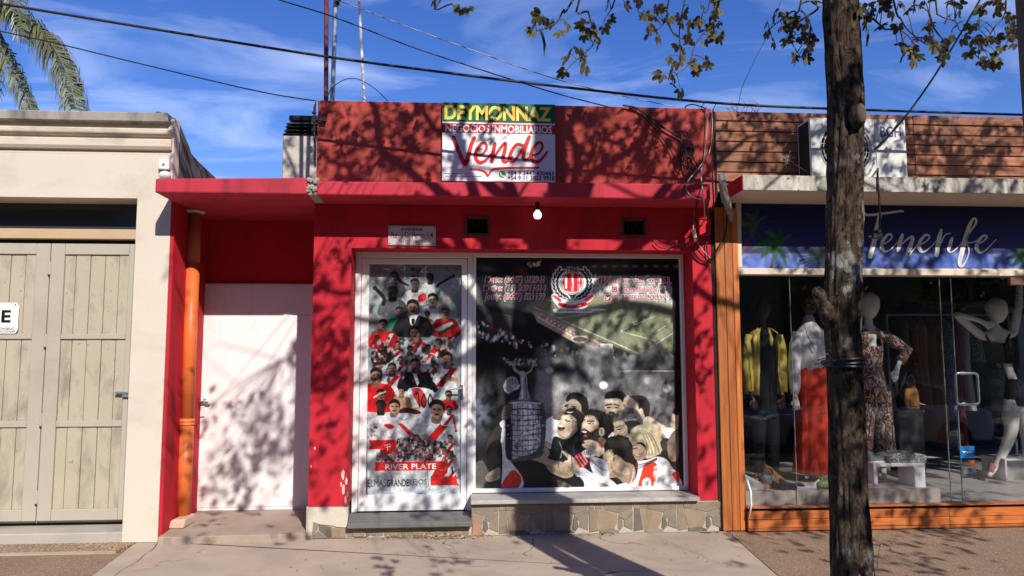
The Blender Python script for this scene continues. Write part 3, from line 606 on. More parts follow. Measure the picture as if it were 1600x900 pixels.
# ------------------------------------------------------------------ printed pictures: inks laid on a fine sheet
class Ink:
    def __init__(s, x0, y0, x1, y1, k, base):
        s.b = (x0, y0, x1, y1); s.k = k*2; s.W = int((x1-x0)*s.k); s.H = int((y1-y0)*s.k)
        s.im = np.empty((s.H, s.W, 3)); s.im[:] = np.array(base)/255; s.f = (0, 0, 1); s.rs = np.random.RandomState(5)
    def frame(s, ox, oy, k): s.f = (ox, oy, k); return s
    def pt(s, p): return ((s.f[0]+p[0]*s.f[2]-s.b[0])*s.k, (s.f[1]+p[1]*s.f[2]-s.b[1])*s.k)
    def sc(s): return s.f[2]*s.k
    def _win(s, xa, ya, xb, yb):
        xa, ya, xb, yb = max(0, int(xa)), max(0, int(ya)), min(s.W, int(xb)+2), min(s.H, int(yb)+2)
        return (xa, ya, xb, yb) if xb > xa and yb > ya else None
    def _blend(s, w, m, col, a):
        xa, ya, xb, yb = w; m = (m*a)[..., None]; s.im[ya:yb, xa:xb] = s.im[ya:yb, xa:xb]*(1-m)+np.array(col)/255*m
    @staticmethod
    def blur(m, r):
        r = int(r)
        if r < 1: return m
        for ax in (0, 1):
            for _ in range(2):
                p = np.pad(m, [(r+1, r) if i == ax else (0, 0) for i in (0, 1)], mode='edge').cumsum(ax)
                m = (np.take(p, range(2*r+1, p.shape[ax]), ax)-np.take(p, range(0, p.shape[ax]-2*r-1), ax))/(2*r+1)
        return m
    def poly(s, pts, col, a=1, smooth=True, soft=0):
        q = [s.pt(p) for p in pts]
        if smooth: q = [tuple(p) for p in smooth_curve(q, 5, True)]
        xs = [p[0] for p in q]; ys = [p[1] for p in q]; so = soft*s.sc(); w = s._win(min(xs)-2*so, min(ys)-2*so, max(xs)+2*so, max(ys)+2*so)
        if not w: return s
        X, Y = np.meshgrid(np.arange(w[0], w[2])+.5, np.arange(w[1], w[3])+.5); ins = np.zeros(X.shape, bool)
        for i in range(len(q)):
            (ax, ay), (bx, by) = q[i], q[(i+1) % len(q)]
            if ay == by: continue
            ins ^= ((ay > Y) != (by > Y)) & (X < (bx-ax)*(Y-ay)/(by-ay)+ax)
        s._blend(w, s.blur(ins.astype(float), so), col, a); return s
    def ell(s, cx, cy, rx, ry, col, rot=0, a=1, soft=.0):
        c = s.pt((cx, cy)); kx, ky = rx*s.sc(), ry*s.sc(); R = max(kx, ky)*(1+soft)+2; w = s._win(c[0]-R, c[1]-R, c[0]+R, c[1]+R)
        if not w: return s
        X, Y = np.meshgrid(np.arange(w[0], w[2])+.5-c[0], np.arange(w[1], w[3])+.5-c[1]); t = math.radians(rot)
        d = np.hypot((X*math.cos(t)+Y*math.sin(t))/kx, (-X*math.sin(t)+Y*math.cos(t))/ky)
        e = max(soft, 1.0/max(1, min(kx, ky))); s._blend(w, np.clip((1+e-d)/(2*e), 0, 1), col, a); return s
    def line(s, pts, wd, col, a=1, smooth=True):
        q = [s.pt(p) for p in pts]; q = [tuple(p) for p in smooth_curve(q, 5)] if smooth and len(q) > 2 else q; r = wd*s.sc()/2
        xs = [p[0] for p in q]; ys = [p[1] for p in q]; w = s._win(min(xs)-r-1, min(ys)-r-1, max(xs)+r+1, max(ys)+r+1)
        if not w: return s
        X, Y = np.meshgrid(np.arange(w[0], w[2])+.5, np.arange(w[1], w[3])+.5); D = np.full(X.shape, 1e9)
        for (ax, ay), (bx, by) in zip(q, q[1:]):
            L2 = (bx-ax)**2+(by-ay)**2+1e-9; t = np.clip(((X-ax)*(bx-ax)+(Y-ay)*(by-ay))/L2, 0, 1); D = np.minimum(D, np.hypot(X-ax-t*(bx-ax), Y-ay-t*(by-ay)))
        s._blend(w, np.clip(r+.5-D, 0, 1), col, a); return s
    def specks(s, poly, n, size, cols, a=.9, asp=1.6):
        xs = [p[0] for p in poly]; ys = [p[1] for p in poly]
        for _ in range(n):
            x, y = s.rs.uniform(min(xs), max(xs)), s.rs.uniform(min(ys), max(ys)); ins = False
            for i in range(len(poly)):
                (ax, ay), (bx, by) = poly[i], poly[(i+1) % len(poly)]
                if (ay > y) != (by > y) and x < (bx-ax)*(y-ay)/(by-ay)+ax: ins = not ins
            if ins:
                z = size*s.rs.uniform(.4, 1.3); s.ell(x, y, z, z*s.rs.uniform(.7, asp), cols[s.rs.randint(len(cols))], s.rs.uniform(-40, 40), a, .35)
        return s
    def grain(s, amt, sc=2):
        h, w = s.H//sc+1, s.W//sc+1; n = np.kron(s.rs.randn(h, w), np.ones((sc, sc)))[:s.H, :s.W]; s.im = np.clip(s.im*(1+amt*n[..., None]), 0, 1); return s
    def mottle(s, amt, px, sat=1.0):
        """soft uneven ink and photographic shading of the print"""
        n = np.zeros((s.H, s.W))
        for k, r in enumerate(px):
            q = s.blur(s.rs.randn(s.H, s.W), r*s.k); n += q/q.std()
        g = s.im.mean(2, keepdims=True); rd = np.clip((s.im[..., :1]-1.75*s.im[..., 1:2])/.25, 0, 1); sat = sat+(1-sat)*rd; s.im = np.clip((g+(s.im-g)*sat)*(1+amt*n[..., None]/len(px)**.5), 0, 1); return s
    def sheet(s, name, y, m, parent, th=.001, gain=.86):
        H, W = s.H//2, s.W//2; im = s.im[:H*2, :W*2].reshape(H, 2, W, 2, 3).mean((1, 3))
        im = np.where(im <= .04045, im/12.92, ((im+.055)/1.055)**2.4)*gain
        x0, y0, x1, y1 = s.b; px = np.linspace(x0, x1, W); py = np.linspace(y0, y1, H); PXX, PYY = np.meshgrid(px, py)
        d = CR[None, None]*((PXX-800)/FPX)[..., None]+CU[None, None]*((450-PYY)/FPX)[..., None]+CF
        V = (CC+d*((y-CC[1])/d[..., 1])[..., None]).reshape(-1, 3)
        c = V.mean(0); c[2] = V[:, 2].min(); me = bpy.data.meshes.new(name)
        idx = np.arange(H*W).reshape(H, W); Fq = np.stack([idx[1:, :-1], idx[1:, 1:], idx[:-1, 1:], idx[:-1, :-1]], -1).reshape(-1, 4); nf = len(Fq)
        me.vertices.add(H*W); me.vertices.foreach_set('co', (V-c).astype(np.float32).ravel())
        me.loops.add(nf*4); me.loops.foreach_set('vertex_index', Fq.astype(np.int32).ravel())
        me.polygons.add(nf); me.polygons.foreach_set('loop_start', np.arange(0, nf*4, 4, dtype=np.int32)); me.update(calc_edges=True)
        ca = me.color_attributes.new('ink', 'FLOAT_COLOR', 'POINT'); ca.data.foreach_set('color', np.concatenate([im.reshape(-1, 3), np.ones((H*W, 1))], 1).astype(np.float32).ravel())
        me.materials.append(m); o = bpy.data.objects.new(name, me); COL.objects.link(o); place(o, c, parent); return o
m_print = attr_mat('printed_vinyl', .30, .45)
m_printw = attr_mat('printed_banner', .55, .3)
INKC = {}
def ink(r, g, b, rough=.4):
    k = (r, g, b, rough)
    if k not in INKC: INKC[k] = mat('ink_%02x%02x%02x' % (r, g, b), tuple(v*.86 for v in srgb(r, g, b)), rough, .03, 9, 0, 30, .35)
    return INKC[k]

# ---- big window picture: cup, celebrating group, stadium
def window_print():
    K = Ink(741.5, 401.5, 1068.5, 764.5, 1.3, (34, 34, 36))
    B = lambda: K.frame(735, 390, .2223); C_ = lambda: K.frame(870, 590, .2); D = lambda: K.frame(740, 560, .2332); A = lambda: K.frame(735, 570, .23327)
    B(); K.poly([(0, 40), (1500, 40), (1500, 190), (0, 190)], (26, 26, 29), 1, False, 8)
    K.poly([(560, 100), (760, 90), (760, 190), (560, 190)], (92, 78, 68), .6, False, 22); K.poly([(700, 120), (1080, 70), (1100, 160), (760, 180)], (98, 98, 102), .5, True, 24); K.ell(110, 135, 60, 22, (110, 112, 118), 12, .6, .8); K.ell(365, 150, 40, 26, (180, 50, 40), 40, .6, .9)
    for i in range(9): K.ell(870+i*72, 118, 20, 9, (190, 190, 190), 0, .55, .8)
    K.poly([(405, 88), (440, 84), (495, 92), (498, 120), (410, 122)], (128, 104, 96), .9, False); K.specks([(405, 86), (498, 86), (498, 122), (405, 122)], 24, 6, [(40, 36, 36), (210, 190, 180)])
    # stands, pitch and track
    K.poly([(30, 190), (560, 190), (560, 360), (420, 420), (30, 420)], (118, 122, 122), .55, False, 12)
    K.poly([(780, 185), (1345, 185), (1330, 300), (1440, 360), (1440, 420), (760, 360)], (166, 172, 166), 1, False, 8)
    K.specks([(860, 190), (1330, 190), (1430, 380), (860, 340)], 380, 7, [(205, 208, 204), (110, 112, 112), (80, 82, 84), (230, 230, 228)], .7, 2.5)
    for i in range(26): x = 870+i*22; K.line([(x, 330), (x+35, 200)], 3, (70, 74, 76), .5)
    K.poly([(350, 430), (470, 345), (900, 320), (1240, 375), (1440, 400), (1440, 720), (1190, 745), (1060, 700), (900, 640), (700, 560), (520, 520), (470, 460)], (132, 138, 100), .95, False, 10)
    for a, b, t in (((560, 345), (1440, 600), .35), ((440, 420), (1190, 740), .0), ((780, 340), (1440, 520), .3), ((640, 380), (1440, 660), .3)): K.line([a, b], 34, (136, 146, 96), t+.15)
    K.ell(1180, 520, 230, 120, (120, 132, 84), -10, .45, .6); K.ell(330, 500, 60, 80, (70, 74, 58), 0, .6, .5)
    for a, b in (((450, 405), (1190, 735)), ((620, 480), (820, 455)), ((1190, 735), (1440, 575)), ((1055, 570), (1290, 470)), ((1060, 575), (1300, 640)), ((1290, 585), (1380, 530)), ((540, 360), (820, 345)), ((640, 500), (1100, 690))): K.line([a, b], 4, (224, 228, 205), .8)
    K.ell(1160, 515, 18, 14, (215, 220, 200), 0, .8); K.ell(1160, 515, 13, 9, (140, 148, 104))
    K.poly([(440, 440), (500, 440), (1010, 700), (1000, 740), (840, 720), (640, 600), (470, 510)], (176, 146, 116), 1, False, 3); K.line([(500, 470), (930, 690)], 12, (120, 92, 74), .8); K.line([(470, 470), (860, 690)], 8, (226, 214, 190), .8)
    for i in range(15): t = i/14; K.ell(540+t*190, 490+t*100, 9, 6, (196, 92, 78) if i % 2 else (240, 232, 216), 30)
    K.ell(770, 628, 62, 26, (232, 228, 214)); K.ell(770, 630, 50, 17, (112, 96, 84)); K.poly([(910, 660), (1000, 662), (1000, 696), (916, 694)], (234, 234, 228), 1, False)
    # crowd
    K.poly([(30, 380), (300, 420), (330, 520), (440, 560), (460, 800), (30, 800)], (30, 30, 33), 1, False, 14)
    for i in range(15): y = 360+i*17; K.line([(40, y), (150, y+70-i*2), (290, y+110-i*5)], 3, (150, 152, 150), .6)
    K.specks([(40, 500), (200, 560), (430, 640), (430, 690), (200, 660), (40, 600)], 130, 11, [(196, 198, 200), (120, 120, 124), (20, 20, 22), (224, 224, 226), (150, 60, 56)], .9, 2.2)
    K.specks([(490, 640), (760, 690), (1000, 720), (1440, 740), (1440, 800), (490, 790)], 260, 10, [(190, 190, 188), (96, 96, 98), (30, 30, 32), (60, 60, 62), (226, 224, 220)], .8, 2.4)
    K.poly([(470, 780), (700, 740), (1000, 760), (1440, 740), (1440, 1300), (430, 1300)], (104, 104, 106), 1, False, 16)
    K.specks([(480, 700), (1440, 700), (1440, 900), (480, 900)], 70, 46, [(58, 58, 60), (84, 84, 86), (132, 132, 134), (44, 44, 47)], .65, 1.4)
    K.specks([(60, 760), (440, 760), (440, 1250), (60, 1250)], 30, 40, [(24, 24, 27), (46, 48, 52), (34, 36, 40)], .7)
    K.poly([(1440, 180), (1475, 180), (1470, 1700), (1440, 1700)], (22, 21, 23), 1, False); K.line([(1050, 852), (1440, 852)], 5, (200, 200, 200), .7)
    A(); K.ell(75, 300, 52, 130, (128, 146, 172), 0, .75, .9)
    K.ell(520, 200, 80, 70, (186, 184, 178), 0, .5, .9); K.ell(820, 200, 70, 60, (190, 188, 182), 0, .45, .9); K.ell(530, 36, 24, 24, (190, 190, 188), 0, .8, .4)
    C_(); K.ell(365, 58, 32, 32, (240, 240, 240), 0, .95, .2); K.ell(860, 82, 30, 30, (232, 232, 230), 0, .9, .3); K.ell(700, 20, 26, 26, (170, 172, 176), 0, .6, .4); K.ell(40, 90, 60, 40, (206, 204, 196), 0, .6, .7); K.ell(770, 150, 60, 30, (200, 200, 200), 0, .5, .8)
    SK, SKD, SKL = (212, 184, 148), (150, 124, 98), (228, 204, 172); HD = (34, 31, 30)
    # back row
    K.poly([(45, 255), (62, 190), (125, 158), (185, 190), (195, 270), (130, 285), (55, 270)], (164, 140, 110)); K.ell(76, 214, 16, 6, HD, -10); K.ell(134, 226, 18, 6, HD, 8); K.poly([(90, 215), (105, 220), (104, 250), (84, 250)], (186, 160, 128))
    K.poly([(72, 165), (108, 120), (172, 118), (232, 158), (248, 225), (242, 290), (196, 268), (186, 205), (130, 162), (82, 188)], HD)
    K.poly([(372, 226), (384, 165), (470, 152), (520, 190), (522, 265), (462, 300), (425, 320), (380, 270)], (178, 154, 126)); K.poly([(372, 152), (402, 108), (505, 106), (540, 150), (526, 200), (480, 160), (388, 164)], HD); K.line([(380, 214), (428, 204)], 10, HD); K.line([(444, 204), (490, 216)], 10, HD); K.ell(404, 232, 12, 5, (60, 48, 40)); K.ell(466, 232, 12, 5, (60, 48, 40)); K.poly([(400, 270), (440, 262), (460, 292), (430, 318)], (54, 46, 42), .9); K.poly([(372, 240), (390, 250), (384, 290), (372, 280)], (110, 88, 70), .7)
    K.poly([(518, 182), (548, 138), (640, 136), (712, 178), (722, 272), (692, 330), (650, 300), (625, 252), (522, 236)], (198, 170, 136)); K.poly([(560, 140), (676, 142), (724, 205), (718, 300), (694, 322), (672, 262), (642, 246), (626, 190)], (50, 46, 44)); K.ell(656, 264, 18, 28, SK); K.poly([(520, 200), (545, 226), (600, 238), (620, 250), (530, 240)], (120, 98, 78), .7)
    K.poly([(672, 330), (720, 300), (800, 350), (880, 400), (900, 440), (820, 470), (700, 400)], (208, 184, 150)); K.poly([(830, 400), (930, 390), (940, 450), (860, 470)], (214, 214, 216))
    K.poly([(885, 350), (905, 280), (945, 250), (945, 400), (900, 390)], (196, 168, 136)); K.poly([(905, 270), (930, 215), (945, 210), (945, 290)], HD)
    # middle row
    D(); K.poly([(482, 420), (560, 380), (610, 400), (600, 600), (486, 580)], (226, 226, 228)); K.line([(484, 552), (560, 600)], 5, (40, 40, 44)); K.line([(484, 566), (552, 612)], 5, (40, 40, 44))
    K.poly([(530, 390), (600, 345), (610, 380), (560, 410)], (120, 88, 78))
    C_(); K.poly([(-30, 470), (60, 470), (165, 400), (205, 500), (230, 620), (180, 720), (-30, 720)], (36, 36, 41)); K.line([(20, 500), (40, 560), (30, 620)], 7, (150, 150, 152))
    K.poly([(12, 345), (58, 282), (112, 282), (156, 330), (160, 400), (130, 440), (92, 470), (40, 474), (8, 440), (2, 385)], (208, 178, 138)); K.poly([(120, 330), (158, 340), (158, 410), (110, 460), (80, 470), (120, 410)], (150, 120, 90), .8); K.poly([(55, 288), (88, 240), (152, 244), (218, 300), (218, 385), (192, 425), (160, 410), (152, 330), (112, 290)], HD)
    K.ell(36, 390, 27, 22, (44, 24, 22)); K.ell(34, 376, 22, 8, (240, 236, 228), 8); K.ell(40, 402, 16, 8, (150, 74, 66)); K.line([(64, 322), (104, 334)], 7, HD); K.line([(10, 330), (36, 318)], 7, HD); K.poly([(10, 335), (28, 340), (20, 366), (2, 362)], (226, 200, 160))
    K.poly([(196, 375), (226, 300), (292, 290), (330, 340), (336, 410), (305, 480), (230, 498), (188, 450)], (202, 170, 132)); K.poly([(190, 415), (212, 396), (240, 406), (268, 420), (326, 396), (338, 450), (305, 492), (230, 505), (192, 480)], (58, 48, 43)); K.ell(218, 436, 27, 25, (40, 22, 20)); K.ell(212, 420, 22, 8, (238, 234, 226), 10); K.ell(222, 452, 17, 9, (166, 84, 76)); K.line([(240, 336), (288, 338)], 10, HD); K.ell(262, 356, 12, 5, (60, 45, 38)); K.line([(206, 330), (222, 326)], 8, HD); K.poly([(200, 350), (222, 350), (218, 386), (196, 384)], (220, 190, 150))
    K.poly([(212, 290), (222, 258), (270, 244), (352, 262), (432, 310), (446, 400), (425, 490), (382, 500), (372, 430), (335, 410), (322, 335), (282, 292)], HD); K.ell(350, 420, 22, 34, SK); K.ell(350, 420, 12, 22, (150, 118, 90)); K.poly([(340, 460), (385, 490), (380, 530), (300, 520)], SKD)
    K.poly([(440, 345), (500, 325), (548, 380), (566, 450), (500, 472), (438, 450), (452, 395)], (178, 148, 114)); K.poly([(438, 345), (468, 272), (540, 244), (622, 258), (668, 322), (648, 368), (560, 352), (500, 332)], (112, 107, 100)); K.specks([(450, 330), (480, 275), (540, 252), (620, 266), (655, 330)], 70, 6, [(160, 156, 150), (70, 66, 62)], .7); K.poly([(530, 345), (600, 332), (652, 356), (610, 405), (562, 440), (548, 384)], (44, 41, 40)); K.line([(462, 388), (500, 372)], 9, HD); K.ell(486, 400, 12, 5, HD); K.poly([(400, 460), (440, 420), (440, 470), (420, 500)], (210, 210, 212))
    # front row
    K.poly([(800, 560), (900, 500), (945, 500), (945, 850), (850, 850)], (52, 44, 42)); K.poly([(862, 500), (900, 430), (945, 410), (945, 620), (890, 650), (866, 590)], (150, 118, 90)); K.poly([(864, 500), (905, 420), (945, 405), (945, 470), (900, 520)], (120, 104, 84))
    K.poly([(596, 662), (700, 640), (785, 612), (862, 640), (900, 700), (940, 745), (952, 862), (540, 862), (560, 800)], (232, 232, 236)); K.poly([(690, 668), (772, 662), (778, 742), (742, 862), (636, 862), (660, 740)], (226, 62, 44)); K.poly([(668, 800), (720, 778), (732, 850), (680, 862)], (236, 236, 238)); K.poly([(684, 812), (712, 800), (718, 838), (692, 846)], (150, 150, 160)); K.poly([(900, 750), (952, 730), (952, 820), (930, 800)], (222, 58, 42))
    for i in range(3): K.line([(640, 676+i*14), (700, 660+i*10), (780, 622+i*8)], 6, (40, 36, 48)); K.line([(880, 680+i*14), (930, 690+i*10)], 5, (50, 46, 54))
    K.specks([(760, 680), (880, 660), (900, 840), (760, 850)], 40, 12, [(206, 208, 216), (246, 246, 248)], .5, 2.5)
    K.poly([(584, 545), (640, 512), (695, 560), (686, 625), (640, 650), (598, 606)], (182, 142, 108)); K.line([(590, 552), (626, 548)], 8, (50, 40, 34)); K.line([(606, 600), (650, 618)], 8, (110, 50, 46)); K.line([(612, 598), (646, 610)], 4, (236, 230, 220))
    K.poly([(562, 455), (598, 390), (680, 362), (765, 388), (815, 450), (826, 545), (785, 600), (695, 628), (706, 570), (690, 520), (640, 500), (590, 524)], (206, 186, 128))
    for i in range(13): t = i/12; K.line([(590+t*60, 440-t*50), (660+t*90, 440+t*10), (700+t*110, 560+t*20), (706+t*70, 612-t*20)], 5, ((232, 216, 166), (160, 140, 88), (122, 104, 64))[i % 3], .75)
    K.poly([(806, 500), (850, 470), (862, 540), (826, 560)], (60, 58, 66))
    K.poly([(588, 640), (632, 660), (622, 765), (586, 812)], (40, 32, 36)); K.line([(622, 660), (608, 760)], 5, (180, 50, 44))
    K.poly([(366, 575), (430, 552), (446, 600), (480, 596), (545, 650), (604, 690), (606, 800), (540, 828), (470, 775), (402, 778), (388, 705), (362, 645)], (190, 156, 114)); K.poly([(400, 770), (470, 770), (540, 826), (600, 800), (600, 740), (520, 760), (440, 720)], (140, 110, 80), .7); K.poly([(362, 640), (392, 650), (402, 690), (384, 710)], (150, 112, 84), .8)
    K.poly([(366, 575), (372, 515), (402, 468), (472, 448), (542, 462), (590, 530), (584, 630), (545, 658), (486, 610), (462, 596), (440, 560), (400, 560)], (40, 37, 36)); K.ell(440, 634, 20, 32, (204, 172, 130)); K.ell(444, 636, 10, 20, (150, 116, 86))
    K.poly([(258, 625), (372, 640), (402, 706), (404, 790), (300, 770)], (196, 198, 204)); K.line([(270, 640), (330, 700), (390, 720)], 8, (120, 120, 128)); K.line([(300, 700), (360, 760)], 8, (140, 140, 148))
    K.poly([(144, 742), (186, 686), (272, 740), (352, 764), (432, 800), (455, 862), (182, 862), (178, 792)], (222, 222, 228)); K.poly([(340, 820), (400, 830), (410, 862), (336, 862)], SKD); K.line([(200, 760), (300, 800), (380, 862)], 7, (170, 172, 180))
    K.poly([(455, 840), (540, 820), (560, 862), (455, 862)], (224, 224, 228))
    K.poly([(130, 622), (198, 576), (246, 650), (204, 694), (160, 690)], (206, 52, 56))
    for i in range(3): K.line([(150+i*22, 610-i*12), (206+i*16, 690-i*18)], 6, (238, 236, 238))
    K.poly([(196, 580), (240, 556), (300, 580), (290, 612), (236, 620)], (222, 222, 226)); 
    for i in range(4): K.line([(214+i*16, 566), (222+i*14, 600)], 4, (60, 58, 64))
    K.poly([(196, 522), (222, 508), (210, 492), (262, 482), (340, 512), (372, 560), (340, 610), (300, 604), (240, 560)], (216, 186, 146)); K.line([(214, 522), (270, 530), (300, 560)], 4, SKD); K.line([(206, 496), (264, 504)], 3, SKD); K.poly([(330, 500), (362, 510), (360, 545), (338, 530)], (206, 70, 70))
    K.poly([(36, 572), (56, 570), (130, 622), (172, 690), (160, 742), (84, 732), (44, 700), (60, 650), (86, 632)], (218, 186, 144)); 
    for a, b in (((50, 690), (110, 700)), ((60, 660), (120, 676)), ((70, 716), (130, 726))): K.line([a, b], 4, SKD)
    D(); K.poly([(308, 612), (330, 570), (352, 590), (372, 556), (396, 582), (440, 590), (470, 556), (512, 628), (500, 668), (620, 700), (676, 768), (600, 800), (480, 738), (446, 692), (340, 664), (344, 640)], (178, 146, 108))
    for a, b in (((322, 612), (400, 622)), ((340, 636), (410, 642)), ((352, 596), (420, 612))): K.line([a, b], 4, (100, 78, 58))
    K.poly([(480, 700), (600, 760), (640, 780), (560, 776)], (140, 112, 82), .7)
    K.poly([(246, 700), (450, 694), (520, 760), (640, 808), (712, 790), (712, 872), (330, 872), (300, 800)], (30, 30, 33)); K.poly([(560, 810), (640, 840), (660, 872), (580, 872)], (120, 100, 78))
    # cup
    K.poly([(210, 380), (246, 280), (300, 266), (372, 266), (440, 282), (476, 330), (484, 480), (470, 600), (440, 660), (250, 690), (214, 650)], (78, 80, 84))
    K.poly([(262, 300), (420, 300), (440, 360), (440, 590), (300, 660), (252, 640), (252, 360)], (160, 164, 170)); K.poly([(320, 330), (400, 330), (412, 560), (330, 600)], (214, 218, 226), .9); K.poly([(216, 390), (246, 340), (262, 640), (222, 650)], (26, 27, 29), .8)
    for i in range(6): K.line([(262+i*34, 300), (258+i*36, 640)], 4, (36, 38, 42), .8)
    for i in range(9): K.line([(216, 370+i*34), (340, 380+i*34), (480, 366+i*32)], 5, (34, 36, 40), .85)
    K.line([(236, 300), (330, 290), (450, 300)], 10, (210, 214, 220), .8); K.line([(224, 345), (330, 335), (470, 345)], 8, (30, 31, 34))
    K.specks([(222, 360), (470, 360), (470, 620), (230, 640)], 110, 7, [(214, 218, 224), (40, 42, 46), (90, 94, 98)], .6)
    K.poly([(300, 272), (318, 200), (314, 118), (356, 118), (362, 200), (376, 270)], (140, 146, 156)); K.line([(330, 120), (326, 264)], 8, (206, 212, 222)); K.line([(348, 120), (356, 262)], 5, (60, 64, 72))
    K.line([(262, 36), (276, 76), (326, 106), (380, 84), (398, 40)], 12, (164, 148, 104)); K.line([(268, 40), (284, 72), (326, 96)], 4, (236, 226, 190)); K.ell(326, 100, 22, 18, (150, 152, 150)); K.ell(330, 26, 62, 40, (44, 44, 46), 0, .9); K.specks([(200, 0), (420, 0), (420, 50), (200, 44)], 70, 8, [(150, 150, 150), (70, 70, 72), (200, 190, 160)], .8)
    K.poly([(202, 176), (232, 126), (282, 124), (302, 168), (296, 210), (240, 232), (206, 206)], (150, 142, 134)); 
    for i in range(4): K.line([(222+i*20, 132), (226+i*18, 170)], 4, (70, 64, 60))
    K.poly([(208, 204), (250, 222), (306, 170), (306, 196), (250, 238), (214, 222)], (160, 184, 216)); K.poly([(238, 236), (300, 206), (304, 262), (248, 276)], (44, 42, 44))
    K.poly([(84, 602), (110, 520), (186, 420), (214, 440), (196, 540), (150, 615), (100, 625)], (58, 50, 46)); K.poly([(190, 400), (200, 330), (240, 296), (262, 320), (250, 380), (214, 410)], (92, 80, 72)); K.poly([(176, 430), (206, 410), (214, 450), (190, 462)], (190, 196, 206))
    for i in range(3): K.line([(206, 340+i*20), (244, 330+i*20)], 4, (40, 36, 34))
    K.poly([(188, 500), (214, 470), (214, 640), (260, 700), (330, 800), (316, 872), (182, 872)], (206, 206, 210)); K.poly([(190, 836), (262, 744), (322, 800), (284, 872), (190, 872)], (206, 52, 38))
    K.poly([(90, 610), (186, 560), (182, 872), (110, 872)], (26, 25, 28)); K.poly([(8, 720), (60, 680), (112, 762), (176, 726), (170, 806), (84, 826), (60, 872), (8, 872)], (82, 76, 72)); K.poly([(84, 780), (170, 726), (172, 800), (100, 822)], (150, 128, 106)); K.line([(110, 790), (168, 768)], 3, (80, 66, 56)); K.line([(110, 806), (166, 792)], 3, (80, 66, 56))
    C_()
    for x, y, rx, ry, c, a in ((78, 318, 30, 22, (238, 216, 184), .6), (60, 430, 30, 16, (232, 206, 170), .4), (262, 316, 30, 14, (238, 214, 180), .65), (232, 372, 14, 20, (236, 210, 176), .5), (580, 172, 34, 24, (240, 218, 188), .6), (425, 182, 42, 14, (236, 214, 184), .6), (490, 240, 18, 44, (110, 88, 70), .5),
                               (398, 640, 20, 44, (226, 198, 160), .55), (545, 720, 36, 40, (220, 190, 150), .5), (505, 760, 30, 22, (120, 94, 70), .5), (120, 185, 30, 14, (206, 184, 154), .5), (660, 405, 60, 22, (240, 228, 184), .55), (480, 352, 26, 14, (214, 188, 156), .5), (640, 560, 22, 20, (216, 178, 142), .5), (300, 400, 16, 30, (150, 116, 88), .4)):
        K.ell(x, y, rx, ry, c, 0, a, .8)
    for (x0, y0, x1, y1), n in (((90, 245, 210, 300), 9), ((235, 258, 420, 330), 14), ((385, 112, 520, 140), 8), ((90, 130, 220, 170), 8), ((390, 470, 560, 540), 16), ((600, 150, 700, 200), 6)):
        for i in range(n): x = x0+(x1-x0)*(i+.5)/n; K.line([(x-10, y0+6), (x+4, (y0+y1)/2), (x+12, y1)], 3.5, (88, 82, 78) if i % 2 else (58, 54, 52), .75)
    for p in (((64, 332), (98, 342)), ((244, 354), (284, 358)), ((392, 230), (420, 230)), ((452, 230), (482, 232)), ((62, 222), (92, 226)), ((120, 236), (152, 240)), ((470, 404), (500, 396))): K.line(p, 7, (40, 32, 28), .9)
    K.line([(74, 262), (98, 270), (124, 266)], 8, (232, 226, 218), .8); K.ell(272, 356, 5, 4, (230, 226, 220)); K.line([(30, 344), (16, 362)], 5, (150, 116, 88), .8); K.line([(206, 350), (196, 382)], 5, (146, 112, 84), .8)
    # hair tufts, jaw and cloth folds
    def tufts(pts, n, ln, up, c=(36, 33, 32)):
        for i in range(n):
            t = i/(n-1)*(len(pts)-1); k = min(int(t), len(pts)-2); u = t-k; x = pts[k][0]*(1-u)+pts[k+1][0]*u; y = pts[k][1]*(1-u)+pts[k+1][1]*u
            K.line([(x-up[0]*ln*.6, y-up[1]*ln*.6), (x+up[0]*ln*K.rs.uniform(.3, 1)+K.rs.uniform(-6, 6), y+up[1]*ln*K.rs.uniform(.3, 1))], 5, c, .85)
    tufts([(60, 272), (90, 240), (152, 244), (215, 298)], 16, 16, (-.5, -.9)); tufts([(215, 262), (270, 244), (352, 262), (430, 310)], 20, 15, (-.3, -.95)); tufts([(402, 468), (472, 448), (542, 462), (585, 525)], 16, 8, (.1, -1)); tufts([(378, 150), (402, 108), (505, 106), (538, 150)], 16, 11, (-.1, -1)); tufts([(78, 165), (108, 120), (172, 118), (232, 158)], 14, 9, (0, -1))
    tufts([(112, 300), (150, 335), (158, 380)], 9, 20, (-.8, .5)); tufts([(230, 292), (290, 292), (322, 335)], 9, 14, (-.4, .8)); tufts([(380, 575), (430, 560), (450, 598)], 8, 12, (-.3, .9)); tufts([(560, 455), (598, 390), (680, 362), (765, 388), (822, 470)], 24, 12, (.2, -1), (196, 176, 120))
